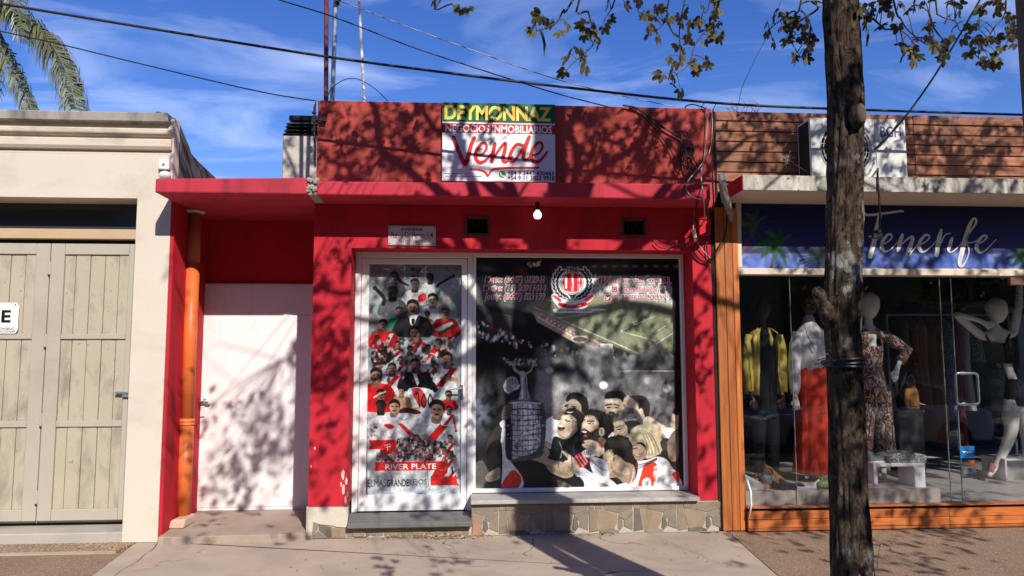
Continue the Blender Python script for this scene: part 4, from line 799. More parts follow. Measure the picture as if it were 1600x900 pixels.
    for p, w, c, a in (([(20, 440), (60, 470), (118, 448), (150, 400)], 12, (132, 104, 78), .6), ([(96, 300), (120, 340), (116, 400)], 9, (150, 120, 92), .5), ([(300, 470), (330, 500), (352, 540)], 14, (96, 74, 56), .6), ([(446, 450), (500, 470), (548, 440)], 9, (120, 94, 70), .6), ([(430, 700), (470, 760), (520, 800)], 16, (132, 102, 74), .5), ([(560, 690), (580, 740), (560, 800)], 12, (136, 108, 80), .5), ([(585, 560), (600, 600), (640, 640)], 9, (120, 86, 64), .6),
                       ([(60, 560), (110, 600), (120, 700)], 8, (70, 70, 76), .7), ([(150, 480), (130, 560), (150, 640)], 8, (64, 64, 70), .7), ([(-10, 540), (20, 600), (10, 700)], 7, (62, 62, 68), .7), ([(210, 700), (260, 760), (300, 850)], 9, (176, 178, 186), .8), ([(250, 740), (320, 790), (340, 850)], 7, (164, 166, 176), .8), ([(700, 690), (720, 760), (700, 850)], 7, (176, 40, 30), .7), ([(800, 640), (830, 720), (820, 850)], 10, (192, 194, 204), .8), ([(850, 660), (880, 760), (870, 850)], 9, (198, 200, 210), .8), ([(600, 700), (590, 780), (560, 850)], 9, (196, 198, 208), .8)):
        K.line(p, w, c, a)
    # crest with laurel and ribbon (words come as letters)
    K.frame(740, 400, .11111)
    for w, col in ((18, (244, 244, 246)), (0, (22, 22, 24))):
        for sg in (-1, 1):
            for i in range(10):
                for R1, da in ((252, 0), (206, 6)):
                    th = 14+i*13.6+da; x, y = 1388+sg*R1*math.sin(R_(th))*1.04, 380+R1*math.cos(R_(th))
                    K.ell(x, y, 40+w, 14+w, col, -sg*th+sg*(-26 if da else 26))
    K.ell(1388, 372, 172, 172, (246, 246, 248)); K.ell(1388, 372, 160, 160, (48, 40, 44)); K.ell(1388, 372, 152, 152, (246, 244, 246)); K.ell(1388, 372, 140, 140, (198, 34, 44))
    for x in (1300, 1390, 1480): K.poly([(x-16, 246), (x+16, 246), (x+16, 500), (x-16, 500)], (240, 236, 238), .85, False)
    K.poly([(1090, 560), (1130, 530), (1230, 590), (1390, 628), (1560, 590), (1660, 528), (1700, 560), (1640, 640), (1560, 680), (1600, 690), (1560, 740), (1390, 760), (1210, 740), (1170, 690), (1110, 620)], (246, 246, 248))
    K.poly([(1120, 570), (1140, 552), (1230, 610), (1210, 650)], (222, 66, 72)); K.poly([(1660, 552), (1690, 572), (1590, 650), (1560, 612)], (222, 66, 72)); K.poly([(1210, 655), (1390, 690), (1570, 650), (1580, 700), (1390, 738), (1210, 705)], (176, 22, 36))
    K.poly([(1140, 740), (1400, 770), (1640, 740), (1800, 745), (1860, 760), (1700, 775), (1640, 800), (1400, 800), (1160, 800)], (246, 246, 248), 1, True)
    K.im = np.clip(K.im+.12*(K.im-.22), 0, 1); K.mottle(.05, (2.5, 9), .58); K.mottle(.035, (.9,)); K.grain(.03, 2)
    return K
wp = thing('window_poster', P(905, 762, WY+.03), 'large vinyl of a crowd hugging a silver cup under a stadium, filling the shop window', 'poster')
window_print().sheet('picture', WY+.034, m_print, wp, gain=1.0)
TXY = WY+.0325
def outlined(s, x0, y0, x1, y1, col=(190, 34, 48), halo=(244, 240, 242), shear=.2):
    text_px(s, x0-1.2, y0-1.2, x1+1.2, y1+1.2, TXY+.0006, ink(*halo), wp, bold=.055, shear=shear)
    text_px(s, x0, y0, x1, y1, TXY-.0006, ink(*col), wp, bold=.004, shear=shear)
outlined('Mario: (3447) 412941', 758, 432.3, 850, 443.5); outlined('Matias: (11) 24911414', 755.5, 446, 852, 456.5); outlined('Jonty: (3447) 521199', 757.5, 458.7, 851, 470)
outlined('Filial River Dpto. Colón E.R.', 947, 433.5, 1048, 445, shear=0); outlined('@carpfilialcolon', 967.5, 447.5, 1029, 458.5, shear=0); outlined('@CARPFILIALCOLON', 955.5, 460.7, 1041, 470.5, shear=0)
for x, y, g in ((936, 434.5, 'f'), (956, 447.5, 'o'), (945.5, 461, 'v')):
    a, b = P(x-.7, y+9.7, TXY), P(x+8.7, y-.7, TXY); M().box(a[0], b[0], TXY-.0004, TXY+.0004, a[2], b[2]).build('icon', ink(244, 240, 242), wp)
    a, b = P(x, y+9, TXY), P(x+8, y, TXY); M().box(a[0], b[0], TXY-.0012, TXY-.0005, a[2], b[2]).build('icon', ink(214, 40, 48), wp)
    if g == 'f': text_px('f', x+2.4, y+1.4, x+5.6, y+8.4, TXY-.0014, ink(246, 240, 240), wp, bold=.03)
    elif g == 'o':
        c = P(x+4, y+4.5, TXY); M().lathe((c[0], TXY-.0016, c[2]), [(.011, 0), (.011, -.0004), (.0155, -.0004), (.0155, 0)], 14, 'y').build('icon', ink(246, 240, 240), wp)
    else: strokes([[(x+1.4, y+3, 1.2), (x+3.4, y+5, 1.6), (x+6.6, y+2.4, 1.4)], [(x+1.8, y+6.8, 1.2), (x+4.2, y+6.2, 2), (x+6, y+3.2, 2)]], TXY-.0014, ink(246, 240, 240), wp, 'icon')
text_px('Filial', 885.5, 416.5, 904.5, 425, TXY, ink(244, 242, 244), wp, bold=.09); text_px('Filial', 886, 417, 904, 424.6, TXY-.001, ink(24, 24, 26), wp, bold=.01)
text_px('CARP', 880.5, 428, 908, 455, TXY, ink(214, 60, 66), wp, bold=.0); text_px('River Plate', 884.5, 474.5, 908, 479, TXY, ink(240, 214, 216), wp, shear=.3)
text_px('Dpto. Colón - Entre Ríos', 871, 482.5, 923, 487.5, TXY, ink(70, 66, 68), wp, shear=.15)

# ---- door picture: a crowd of players, ribbons below
def door_print():
    K = Ink(574, 412.6, 720.4, 773, 1.7, (118, 128, 132))
    K.poly([(574, 412), (721, 412), (721, 432), (574, 432)], (116, 122, 124), 1, False, 3); K.poly([(574, 560), (721, 560), (721, 775), (574, 775)], (190, 202, 206), 1, False, 40); K.poly([(574, 690), (721, 690), (721, 775), (574, 775)], (212, 224, 226), 1, False, 10)
    K.ell(700, 450, 22, 16, (190, 202, 204), 0, .6, .9); K.ell(588, 470, 14, 18, (180, 194, 196), 0, .6, .9); K.ell(596, 437, 14, 6, (176, 186, 188), 0, .5, .9)
    E1 = (565, 405, 1/7.825); E2 = (565, 510, 1/8.18); E3 = (565, 610, 1/5.625)
    W_, GR, RD, DK, SKN = (214, 216, 218), (128, 130, 134), (196, 30, 36), (26, 25, 27), (178, 138, 108)
    def fig(x, y, h, shirt, sash=None, skin=SKN, hair=(28, 25, 24), tilt=0, w=1.0, body=1.9, arm=None):
        b = h
        K.poly([(x-b*1.0*w, y+b*.85), (x-b*.4, y+b*.55), (x+b*.4, y+b*.55), (x+b*1.05*w, y+b*.88), (x+b*1.25*w, y+b*body), (x-b*1.2*w, y+b*body)], shirt)
        K.poly([(x+b*.5, y+b*.75), (x+b*1.05*w, y+b*.92), (x+b*1.2*w, y+b*body), (x+b*.75, y+b*body)], tuple(v*.62 for v in shirt), .7)
        if sash: K.poly([(x+b*.35, y+b*.62), (x+b*.8, y+b*.75), (x-b*.35*w, y+b*body), (x-b*.95*w, y+b*body)], sash, 1, False)
        if arm:
            for q in arm: K.line([(x+(b*.8 if q[0] > x else -b*.8), y+b*1.0), ((x+q[0])/2, (y+b+q[1])/2+b*.15), q], b*.32, tuple(v*.75 for v in skin)); K.ell(q[0], q[1], b*.2, b*.2, tuple(v*.9 for v in skin))
        K.poly([(x-b*.24, y+b*.3), (x+b*.24, y+b*.3), (x+b*.3, y+b*.75), (x-b*.3, y+b*.75)], tuple(v*.68 for v in skin))
        K.ell(x, y, b*.37, b*.5, skin, tilt); K.ell(x+b*.2, y+b*.06, b*.2, b*.42, tuple(v*.55 for v in skin), tilt, .7, .4)
        K.poly([(x-b*.42, y-b*.05), (x-b*.40, y-b*.42), (x-b*.1, y-b*.62), (x+b*.28, y-b*.55), (x+b*.45, y-b*.2), (x+b*.40, y+b*.12), (x+b*.28, y-b*.22), (x-b*.05, y-b*.33), (x-b*.32, y-b*.22)], hair)
        for d in (-.16, .14): K.ell(x+b*d, y-b*.04, b*.09, b*.05, (30, 24, 22))
        K.ell(x-b*.01, y+b*.27, b*.14, b*.06, (70, 34, 32)); K.line([(x-b*.0, y), (x-b*.03, y+b*.13)], b*.05, tuple(v*.7 for v in skin))
    K.frame(*E1)
    for pts in ([(275, 120), (335, 122)], [(480, 132), (520, 132), (528, 92), (528, 240)], [(790, 90), (722, 158), (800, 158)], [(780, 92), (778, 240)]): K.line(pts, 13, (196, 200, 202), .85, False)
    K.ell(622, 128, 26, 24, (58, 60, 64)); K.ell(628, 206, 26, 20, (62, 64, 68)); K.line([(660, 120), (684, 160), (706, 118)], 14, (62, 64, 68)); K.line([(684, 160), (684, 208)], 14, (62, 64, 68))
    fig(400, 225, 120, (92, 88, 94), None, (120, 100, 88), (20, 19, 21)); K.poly([(430, 170), (480, 250), (580, 320), (560, 330), (450, 280)], (24, 22, 26))
    fig(835, 235, 100, (196, 200, 204), None, (58, 48, 44), (18, 18, 20), 0, 1.0, 1.9, [(1120, 205)])
    fig(650, 310, 125, (200, 202, 206), None, (96, 76, 66), (22, 20, 20)); K.poly([(700, 440), (775, 425), (780, 500), (690, 520)], (206, 40, 44))
    fig(380, 410, 140, (84, 88, 94), None, (44, 38, 38), (16, 15, 17), 0, 1, 2, [(165, 355)])
    fig(865, 500, 140, (190, 194, 198), None, (196, 176, 156), (24, 21, 22), 10, 1, 2, [(1065, 465)])
    fig(800, 680, 78, (204, 206, 210), RD, (120, 92, 78))
    fig(1020, 660, 115, (150, 22, 30), None, (168, 124, 100), (92, 72, 58), 0, 1.15, 2.4); K.poly([(900, 850), (1080, 770), (1100, 800), (960, 880)], (150, 152, 150)); K.poly([(940, 900), (1060, 830), (1040, 880), (960, 930)], (40, 38, 38))
    fig(460, 640, 100, (26, 138, 104), None, (110, 84, 70), (22, 20, 22), 0, 1.15, 2.4); K.poly([(395, 800), (500, 798), (500, 832), (395, 836)], (226, 236, 232), .85, False)
    fig(625, 595, 170, (30, 30, 34), None, (186, 144, 116), (30, 26, 25), 0, 1.1, 2.0); K.poly([(590, 700), (690, 680), (660, 740), (640, 800), (600, 800)], (224, 226, 228)); K.poly([(610, 735), (650, 730), (640, 800), (615, 800)], (34, 34, 40))
    fig(265, 805, 118, (206, 34, 38), None, (186, 138, 108), (30, 26, 24), 0, 1.2, 2.2, [(100, 690)])
    K.frame(*E2)
    fig(200, 150, 70, (150, 24, 32), None, (120, 90, 76)); fig(675, 85, 155, (184, 188, 192), RD, (200, 152, 118), (24, 21, 21), 0, 1.15, 2.0); K.line([(610, 180), (680, 220), (745, 180)], 20, (176, 26, 32)); fig(1135, 190, 95, (172, 176, 182), None, (150, 112, 92)); fig(985, 210, 95, (196, 30, 36), (214, 216, 220)); fig(465, 235, 85, (188, 190, 194), RD, (150, 112, 90))
    K.poly([(280, 250), (360, 90), (410, 90), (330, 260)], (226, 226, 228), .9, False); fig(840, 285, 95, (224, 226, 230), RD, (160, 118, 96)); fig(620, 300, 95, (120, 124, 130), None, (96, 78, 70)); K.poly([(130, 330), (260, 300), (370, 300), (360, 460), (150, 480)], (40, 32, 36)); K.specks([(140, 300), (360, 300), (360, 460), (140, 460)], 40, 16, [(150, 24, 32), (190, 192, 196), (20, 19, 22), (120, 90, 76)], .85)
    fig(500, 430, 80, (180, 182, 188), RD, (130, 98, 82)); fig(390, 540, 130, (206, 208, 214), RD, (120, 92, 78), (22, 20, 21), 0, 1.0, 2.0); fig(1090, 420, 160, (208, 210, 216), RD, (176, 136, 108), (24, 22, 22), 0, 1.05, 2.2); K.poly([(1000, 640), (1200, 650), (1210, 700), (1040, 690)], (170, 130, 102))
    fig(910, 470, 75, (214, 216, 220), RD, (140, 104, 86)); fig(685, 495, 150, (24, 23, 27), None, (150, 114, 92), (22, 20, 20), 0, 1.15, 2.1); K.poly([(650, 590), (690, 580), (745, 770), (720, 780)], (206, 208, 210)); fig(830, 640, 100, (20, 19, 22), None, (44, 36, 36), (14, 13, 15)); fig(190, 630, 175, (208, 34, 38), None, (176, 130, 104), (30, 24, 24), 0, 1.1, 2.2)
    K.specks([(120, 150), (1180, 150), (1180, 700), (120, 700)], 160, 17, [(24, 22, 25), (120, 22, 28), (170, 172, 178), (60, 50, 50), (30, 27, 30)], .8, 2.4)
    K.frame(*E3)
    K.poly([(420, -20), (620, 0), (640, 150), (500, 190), (420, 100)], (222, 224, 226)); K.poly([(440, -10), (530, -5), (560, 120), (500, 130)], (206, 36, 38), .9); 
    for pts in ([(478, 30), (495, 24), (508, 150)], [(545, 30), (525, 90), (545, 148), (566, 90), (545, 30)], [(600, 30), (582, 90), (602, 146), (622, 90), (600, 30)]): K.line(pts, 13, (40, 36, 38))
    fig(170, 40, 90, (206, 34, 38), None, (160, 116, 94), (30, 24, 24), 0, 1.2, 1.6); K.line([(110, 60), (160, 30), (210, 10)], 14, (226, 210, 190))
    fig(350, 10, 70, (186, 142, 110), None, (186, 142, 110), (30, 25, 24), 0, 1.0, 2.4); K.line([(320, 130), (380, 170), (500, 160)], 30, (180, 136, 104)); K.poly([(330, 170), (400, 150), (510, 180), (500, 205), (350, 205)], (70, 26, 30))
    fig(760, 40, 70, (206, 34, 38), None, (150, 112, 92), (26, 22, 22), 0, .9, 1.8); K.line([(660, 70), (720, 60)], 12, W_)
    fig(170, 140, 100, (206, 208, 212), None, (60, 46, 42), (24, 21, 21), 0, 1.1, 2.6); K.poly([(60, 320), (180, 320), (180, 420), (60, 420)], (206, 210, 214), 1, False); K.specks([(70, 310), (180, 310), (180, 400), (70, 400)], 18, 9, [(40, 38, 40), (110, 110, 114), (196, 40, 44)], .8)
    fig(288, 145, 115, (212, 214, 218), None, (196, 152, 122), (28, 24, 23), 0, 1.0, 2.3); K.poly([(220, 290), (290, 310), (260, 340), (200, 310)], (196, 36, 42)); K.poly([(310, 220), (430, 200), (520, 250), (520, 330), (470, 430), (330, 380)], (214, 218, 222)); K.poly([(315, 290), (350, 285), (480, 400), (470, 435), (430, 410)], (206, 38, 40), 1, False); K.line([(330, 240), (370, 260), (410, 240)], 4, (60, 60, 64)); K.line([(490, 260), (540, 220), (520, 300)], 4, (90, 90, 96))
    K.poly([(505, 220), (560, 250), (570, 330), (540, 340)], (226, 226, 230)); K.line([(530, 270), (540, 330)], 10, (196, 36, 42)); K.line([(560, 280), (565, 325)], 10, (196, 36, 42))
    fig(660, 170, 150, (206, 212, 216), RD, (188, 148, 120), (26, 22, 22), -8, 1.0, 2.1); fig(765, 170, 60, (222, 224, 228), RD, (150, 112, 92), (26, 22, 22), 0, .9, 2.2); K.line([(800, 240), (816, 300), (826, 350)], 16, (196, 36, 42)); K.ell(826, 355, 12, 8, (24, 24, 26))
    crowd = [(130, 560), (310, 430), (420, 400), (560, 380), (610, 430), (720, 460), (830, 560), (830, 620), (130, 620)]
    K.poly(crowd, (120, 112, 114), .8, False, 4); K.specks(crowd, 520, 10, [(24, 22, 24), (200, 202, 206), (190, 40, 46), (60, 54, 56), (150, 116, 98), (226, 226, 230), (30, 28, 30)], .95, 2.2)
    for x, y in ((775, 420), (800, 640), (720, 520), (770, 560)): fig(x, y, 55, (218, 220, 224), RD, (160, 120, 98), (24, 21, 21), 0, 1.0, 2.4, [(x-50, y+30)]); K.line([(x-20, y+110), (x-30, y+160)], 16, (24, 23, 25)); K.line([(x+20, y+110), (x+26, y+165)], 16, (30, 29, 31))
    K.poly([(58, 436), (300, 430), (300, 512), (58, 516), (84, 474)], (218, 40, 38), 1, False); K.poly([(168, 560), (190, 512), (300, 470), (300, 520), (230, 566)], (186, 30, 32), 1, False); K.line([(205, 480), (250, 470)], 7, W_); K.line([(212, 500), (254, 490)], 7, W_); K.line([(225, 470), (230, 520)], 7, W_)
    K.poly([(120, 628), (752, 618), (754, 698), (120, 704)], (222, 42, 38), 1, False); K.poly([(640, 700), (752, 698), (722, 756), (608, 756)], (176, 28, 28), 1, False); K.poly([(604, 754), (852, 754), (824, 792), (852, 830), (604, 832)], (222, 42, 38), 1, False)
    K.line([(576, 690), (582, 790), (598, 880)], 5, (90, 96, 100), .7); K.mottle(.07, (1.5, 4), .85); K.grain(.05, 2)
    return K
dp = thing('door_poster', P(647, 772, WY+.03), 'tall vinyl collage of cheering footballers with red ribbons, filling the glazed door', 'poster')
door_print().sheet('picture', WY+.0335, m_print, dp)
DY = WY+.0325
text_px('RIVER PLATE', 602, 724, 681.5, 733.8, DY, ink(240, 236, 232), dp, bold=.018)
text_px('ELMAS', 574.8, 748.8, 603, 760.8, DY, ink(26, 30, 36), dp); text_px('GRANDE', 604, 748.6, 639, 760.4, DY, ink(26, 30, 36), dp, bold=.022); text_px('LEJOS', 640, 748.4, 667, 759.8, DY, ink(26, 30, 36), dp)

# ---- estate agent's board on the parapet
SY = -.035
a, b = P(690.5, 282.5, SY), P(867, 163.5, SY); bx0, bx1, bz0, bz1 = a[0], b[0], a[2], b[2]
sg = thing('for_sale_sign', ((bx0+bx1)/2, SY, bz0), 'white green and red for sale board reading Vende hung on the parapet', 'sign')
M().box(bx0, bx1, SY, SY+.014, bz0, bz1).build('board', ink(236, 238, 242), sg, bevel=.002)
def band(px0, py0, px1, py1, m, dy=.0012):
    p, q = P(px0, py1, SY), P(px1, py0, SY); return M().box(max(bx0+.001, p[0]), min(bx1-.001, q[0]), SY-dy, SY-.0002, p[2], q[2]).build('colour_band', m, sg)
zg = lambda v: PZ(780, v, SY)
M().box(bx0, bx1, SY-.0012, SY-.0002, zg(191.5), bz1-.0005).build('colour_band', ink(18, 96, 52), sg)
M().box(bx0, bx1, SY-.0012, SY-.0002, zg(208.5), zg(194)).build('colour_band', ink(206, 26, 34), sg)
def ttext(s, x0, y0, x1, y1, m, **k): text_px(s, x0, y0, x1, y1, SY-.0016, m, sg, **k)
def gold():
    m, nt, N, L, b = nodemat('gold_lettering'); pos = position(nt)
    L.new(mixrgb(nt, rng(nt, noise(nt, mapping(nt, pos, (9, 1, 3)), 1.5, 2, .4), .38, .62), (.72, .46, .02), (.86, .74, .14)), b.inputs['Base Color']); b.inputs['Roughness'].default_value = .4; return m
ttext('DEYMONNAZ', 694.5, 167.3, 861.5, 187, gold(), bold=.035); ttext('NEGOCIOS INMOBILIARIOS', 696, 197.2, 862.5, 205.9, ink(240, 240, 242), bold=.03)
sv = lambda L_: [(685+x*.15, 155+y*.15, w*.15) for x, y, w in L_]
red_v = ink(214, 26, 26)
strokes([sv([(156, 398, 42), (200, 510, 42), (246, 622, 44), (284, 672, 48), (310, 600, 44), (340, 480, 40), (374, 402, 38)]),
         sv([(388, 590, 22), (450, 578, 24), (498, 520, 26), (496, 468, 26), (455, 458, 30), (402, 525, 36), (386, 600, 38), (420, 655, 38), (480, 645, 32), (545, 575, 20)]),
         sv([(588, 466, 36), (570, 560, 38), (556, 648, 36)]), sv([(560, 640, 20), (620, 545, 26), (676, 470, 30), (700, 462, 32), (690, 540, 38), (672, 620, 38), (700, 652, 34), (770, 600, 20)]),
         sv([(880, 480, 26), (815, 472, 30), (755, 560, 36), (744, 630, 36), (790, 640, 32), (850, 560, 26), (905, 470, 28), (946, 392, 36)]), sv([(946, 392, 36), (902, 520, 38), (888, 615, 36), (925, 625, 28), (985, 575, 20)]),
         sv([(975, 585, 22), (1040, 566, 24), (1082, 505, 26), (1075, 460, 28), (1040, 452, 30), (988, 510, 36), (968, 600, 38), (1000, 650, 38), (1060, 636, 32), (1134, 548, 18)]),
         sv([(336, 728, 18), (430, 734, 20), (490, 760, 22), (516, 798, 16), (545, 752, 22), (600, 722, 22), (800, 712, 20), (1042, 712, 20)])], SY-.0006, red_v, sg, round_=True)
ttext('+54 9 3447 430443', 793, 267.8, 865, 273.3, ink(30, 34, 40), bold=.012); ttext('+54 9 11 3832 9918', 793, 275.3, 866.5, 281, ink(30, 34, 40), bold=.012)
c = P(785, 272.5, SY); M().lathe((c[0], SY-.0014, c[2]), [(.0, 0), (.031, 0), (.031, .001)], 18, 'y').build('chat_icon', ink(34, 120, 66), sg)
strokes([[(782.6, 269.8, 1.6), (783, 273.2, 1.5), (785, 275, 1.5), (788, 275.4, 1.8)]], SY-.0022, ink(240, 240, 240), sg, 'chat_icon')
for y, xs in ((271.2, (694, 702, 706, 714, 718, 733)), (275.2, (696, 701, 703, 735, 738, 752))):
    strokes([[(xs[i], y, .8), (xs[i+1], y+.1, .8)] for i in range(0, len(xs), 2)], SY-.0006, ink(90, 94, 104), sg, 'fine_print')

# ---- street name plaque
QY = -.012
a, b = P(606.3, 383, QY), P(681, 353, QY)
pq = thing('street_plaque', ((a[0]+b[0])/2, QY, a[2]), 'small white avenue name plate with red serif lettering above the poster door', 'sign')
M().box(a[0], b[0], QY, -.001, a[2], b[2]).build('plate', mat('enamel_plate', (.56, .52, .50), .35, .1, 10, .05, 60, .5, stain=(.42, .30, .26), stain_at=(.62, .8)), pq, bevel=.002)
for x in (a[0]+.012, b[0]-.012):
    for z in (a[2]+.012, b[2]-.012): M().lathe((x, QY-.002, z), [(.006, .002), (.005, -.001)], 8, 'y').build('rivet', m_black, pq)
for q in ((a[0]+.02, b[0]-.02, a[2]+.007, a[2]+.009), (a[0]+.02, b[0]-.02, b[2]-.009, b[2]-.007), (a[0]+.007, a[0]+.009, a[2]+.02, b[2]-.02), (b[0]-.009, b[0]-.007, a[2]+.02, b[2]-.02)): M().box(q[0], q[1], QY-.0008, QY-.0002, q[2], q[3]).build('border_line', ink(120, 40, 44), pq)
text_px('AVENIDA', 625.5, 356.3, 661.5, 360.4, QY-.0004, ink(38, 30, 34), pq, bold=.03)
for s_, a_, b_ in (('Pte.', 610.2, 622.4), ('J.D.', 626.8, 640.6), ('Perón', 644, 664), ('14', 668, 677)): text_px(s_, a_, 362.2, b_, 372.4, QY-.0004, ink(164, 34, 44), pq, bold=.012)
text_px('Filial Dto. Colón E.R.', 624, 374.6, 661.5, 379.4, QY-.0004, ink(150, 50, 56), pq)

# ---- blue shop sign with palms and brush lettering
TYP = .012
def tenerife():
    K = Ink(1158.6, 318, 1760, 419.4, .62, (20, 28, 82))
    K.frame(0, 0, 1)
    for y, h, c in ((318, 22, (10, 18, 74)), (338, 20, (18, 30, 98)), (356, 26, (30, 40, 112)), (372, 18, (48, 52, 122)), (388, 10, (40, 40, 104))): K.poly([(1150, y), (1770, y), (1770, y+h+14), (1150, y+h+14)], c, .9, False, 4)  # sky bands, upper blues darkened to hold the slab's shade
    K.poly([(1150, 388), (1190, 386), (1216, 391), (1480, 393), (1540, 390), (1600, 394), (1770, 390), (1770, 396), (1150, 396)], (60, 42, 70), .9)
    K.poly([(1150, 395), (1770, 395), (1770, 420), (1150, 420)], (84, 112, 196), 1, False)
    K.specks([(1150, 397), (1770, 397), (1770, 418), (1150, 418)], 150, 9, [(58, 84, 170), (120, 146, 216), (150, 170, 224), (64, 80, 150)], .6, .5)
    K.frame(1150, 310, .15625)
    def palm(x, y, R, c, trunk, n=11):
        if trunk: K.line(trunk, 26, (104, 62, 62))
        for i in range(n):
            a = 2*math.pi*(i+.3)/n; L_ = R*(.8+.3*((i*7) % 3)/2); ex, ey = x+math.cos(a)*L_, y+math.sin(a)*L_*.72+R*.12
            K.poly([(x, y), (x+(ex-x)*.5-math.sin(a)*R*.13, y+(ey-y)*.45-R*.10+math.cos(a)*R*.1), (ex, ey), (x+(ex-x)*.5+math.sin(a)*R*.10, y+(ey-y)*.55)], c if i % 2 else tuple(v*.75 for v in c)); K.line([(x, y), (ex, ey)], 4, tuple(min(255, v*1.5) for v in c), .6)
    palm(205, 255, 235, (44, 84, 66), [(200, 290), (130, 420), (50, 560)]); palm(435, 445, 255, (40, 98, 52), [(425, 470), (380, 590), (345, 710)]); 
    for i in range(30): a = R_(-170+i*12.4); K.line([(825, 560), (825+math.cos(a)*190, 560+math.sin(a)*190)], 11, (20, 40, 42))
    palm(2900, 560, 200, (36, 86, 52), [(2900, 590), (2860, 720)])
    return K
ts = thing('shop_sign', (PX(1400, 418), TYP, 2.276), 'long blue beach scene sign with palms and white brush lettering over the clothes shop', 'sign')
M().box(2.494, 6.2, TYP+.002, .10, 2.277, 2.857).build('sign_box', m_cream, ts)
tenerife().sheet('picture', TYP, m_printw, ts)
tn = lambda L_: [(1360+x*.15, 310+y*.15, w*.15) for x, y, w in L_]
t4 = lambda L_: [(1150+x*.15625, 310+y*.15625, w*.15625) for x, y, w in L_]
strokes([t4([(1288, 155, 22), (1330, 166, 24), (1480, 150, 24), (1640, 128, 20), (1672, 132, 14)]), t4([(1440, 150, 40), (1412, 300, 50), (1385, 420, 50), (1342, 580, 46)]),
         tn([(112, 485, 14), (170, 460, 14), (222, 410, 16), (215, 378, 22), (180, 378, 26), (132, 440, 36), (118, 510, 40), (150, 552, 28), (205, 535, 14), (285, 455, 10)]),
         tn([(332, 382, 34), (308, 460, 44), (290, 545, 36)]), tn([(292, 535, 12), (350, 455, 14), (420, 402, 26), (442, 420, 36), (412, 510, 46), (388, 588, 40), (440, 545, 14), (510, 455, 10)]),
         tn([(500, 490, 14), (560, 462, 14), (612, 415, 16), (604, 385, 22), (570, 384, 26), (520, 445, 36), (508, 515, 40), (540, 556, 28), (595, 535, 14), (690, 440, 10)]),
         tn([(738, 332, 30), (716, 420, 48), (690, 590, 46)]), tn([(735, 470, 12), (775, 385, 14), (832, 364, 12)]), tn([(850, 418, 34), (828, 490, 40), (815, 538, 30), (842, 560, 16), (900, 520, 10), (970, 440, 10)]), tn([(864, 374, 34), (866, 376, 34)]),
         tn([(985, 440, 12), (1040, 350, 16), (1096, 262, 22), (1100, 222, 24), (1070, 215, 26), (1030, 290, 42), (990, 420, 50), (950, 570, 50), (930, 670, 42), (952, 708, 26), (990, 660, 14), (1024, 575, 12), (1020, 505, 14), (1000, 462, 12), (1060, 460, 10), (1120, 430, 10)]),
         tn([(1095, 480, 14), (1160, 455, 14), (1212, 412, 16), (1208, 392, 22), (1170, 394, 26), (1120, 455, 36), (1106, 520, 40), (1140, 564, 28), (1200, 540, 14), (1310, 428, 8)])],
        TYP-.002, mat('white_cut_lettering', (.66, .66, .66), .5, .12, 20, .1, 60, .3), ts)
# ------------------------------------------------------------------ things in the clothes shop
m_mann = mat('ivory_mannequin', (.74, .72, .67), .38, .03, 4, 0, 20, .4)
m_manndk = mat('dark_mannequin', (.085, .050, .036), .4, .05, 4, 0, 20, .4)
def cloth(name, col, rough=.85, var=.12, folds=.5):
    m, nt, N, L, b = nodemat(name); pos = position(nt)
    L.new(mixrgb(nt, noise(nt, mapping(nt, pos, (26, 26, 3)), 1, 4, .5), tuple(c*(1-var) for c in col), tuple(min(1, c*(1+var)) for c in col)), b.inputs['Base Color'])
    b.inputs['Roughness'].default_value = rough; b.inputs['Specular IOR Level'].default_value = .2
    bump(nt, b, noise(nt, mapping(nt, pos, (22, 22, 3)), 1, 3, .4), folds, .02); return m
def printed(name, base, ink_, scale=16, stretch=(1, 1, .45), cut=(.50, .53), rot=.5, dist=1.8):
    m, nt, N, L, b = nodemat(name); pos = position(nt)
    f = noise(nt, mapping(nt, pos, tuple(scale*s for s in stretch), (0, rot, 0)), 1, 2, .5, dist)
    w = N.new('ShaderNodeMath'); w.operation = 'PINGPONG'; w.inputs[1].default_value = .09; L.new(f, w.inputs[0])
    L.new(mixrgb(nt, rng(nt, w.outputs[0], .048, .058), base, ink_), b.inputs['Base Color']); b.inputs['Roughness'].default_value = .8; b.inputs['Specular IOR Level'].default_value = .2; return m
m_yellow = cloth('mustard_blazer_cloth', (.66, .54, .13)); m_ltwhite = cloth('white_blouse_cloth', (.76, .76, .76)); m_redskirt = cloth('red_skirt_cloth', (.72, .07, .035), .8, .15, .9)
m_blackc = cloth('black_cloth', (.014, .014, .016)); m_leafpr = printed('brown_leaf_print', (.11, .034, .024), (.50, .42, .35)); m_bwpr = printed('black_white_print', (.015, .015, .017), (.62, .62, .62), 30, (1, 1, 1))
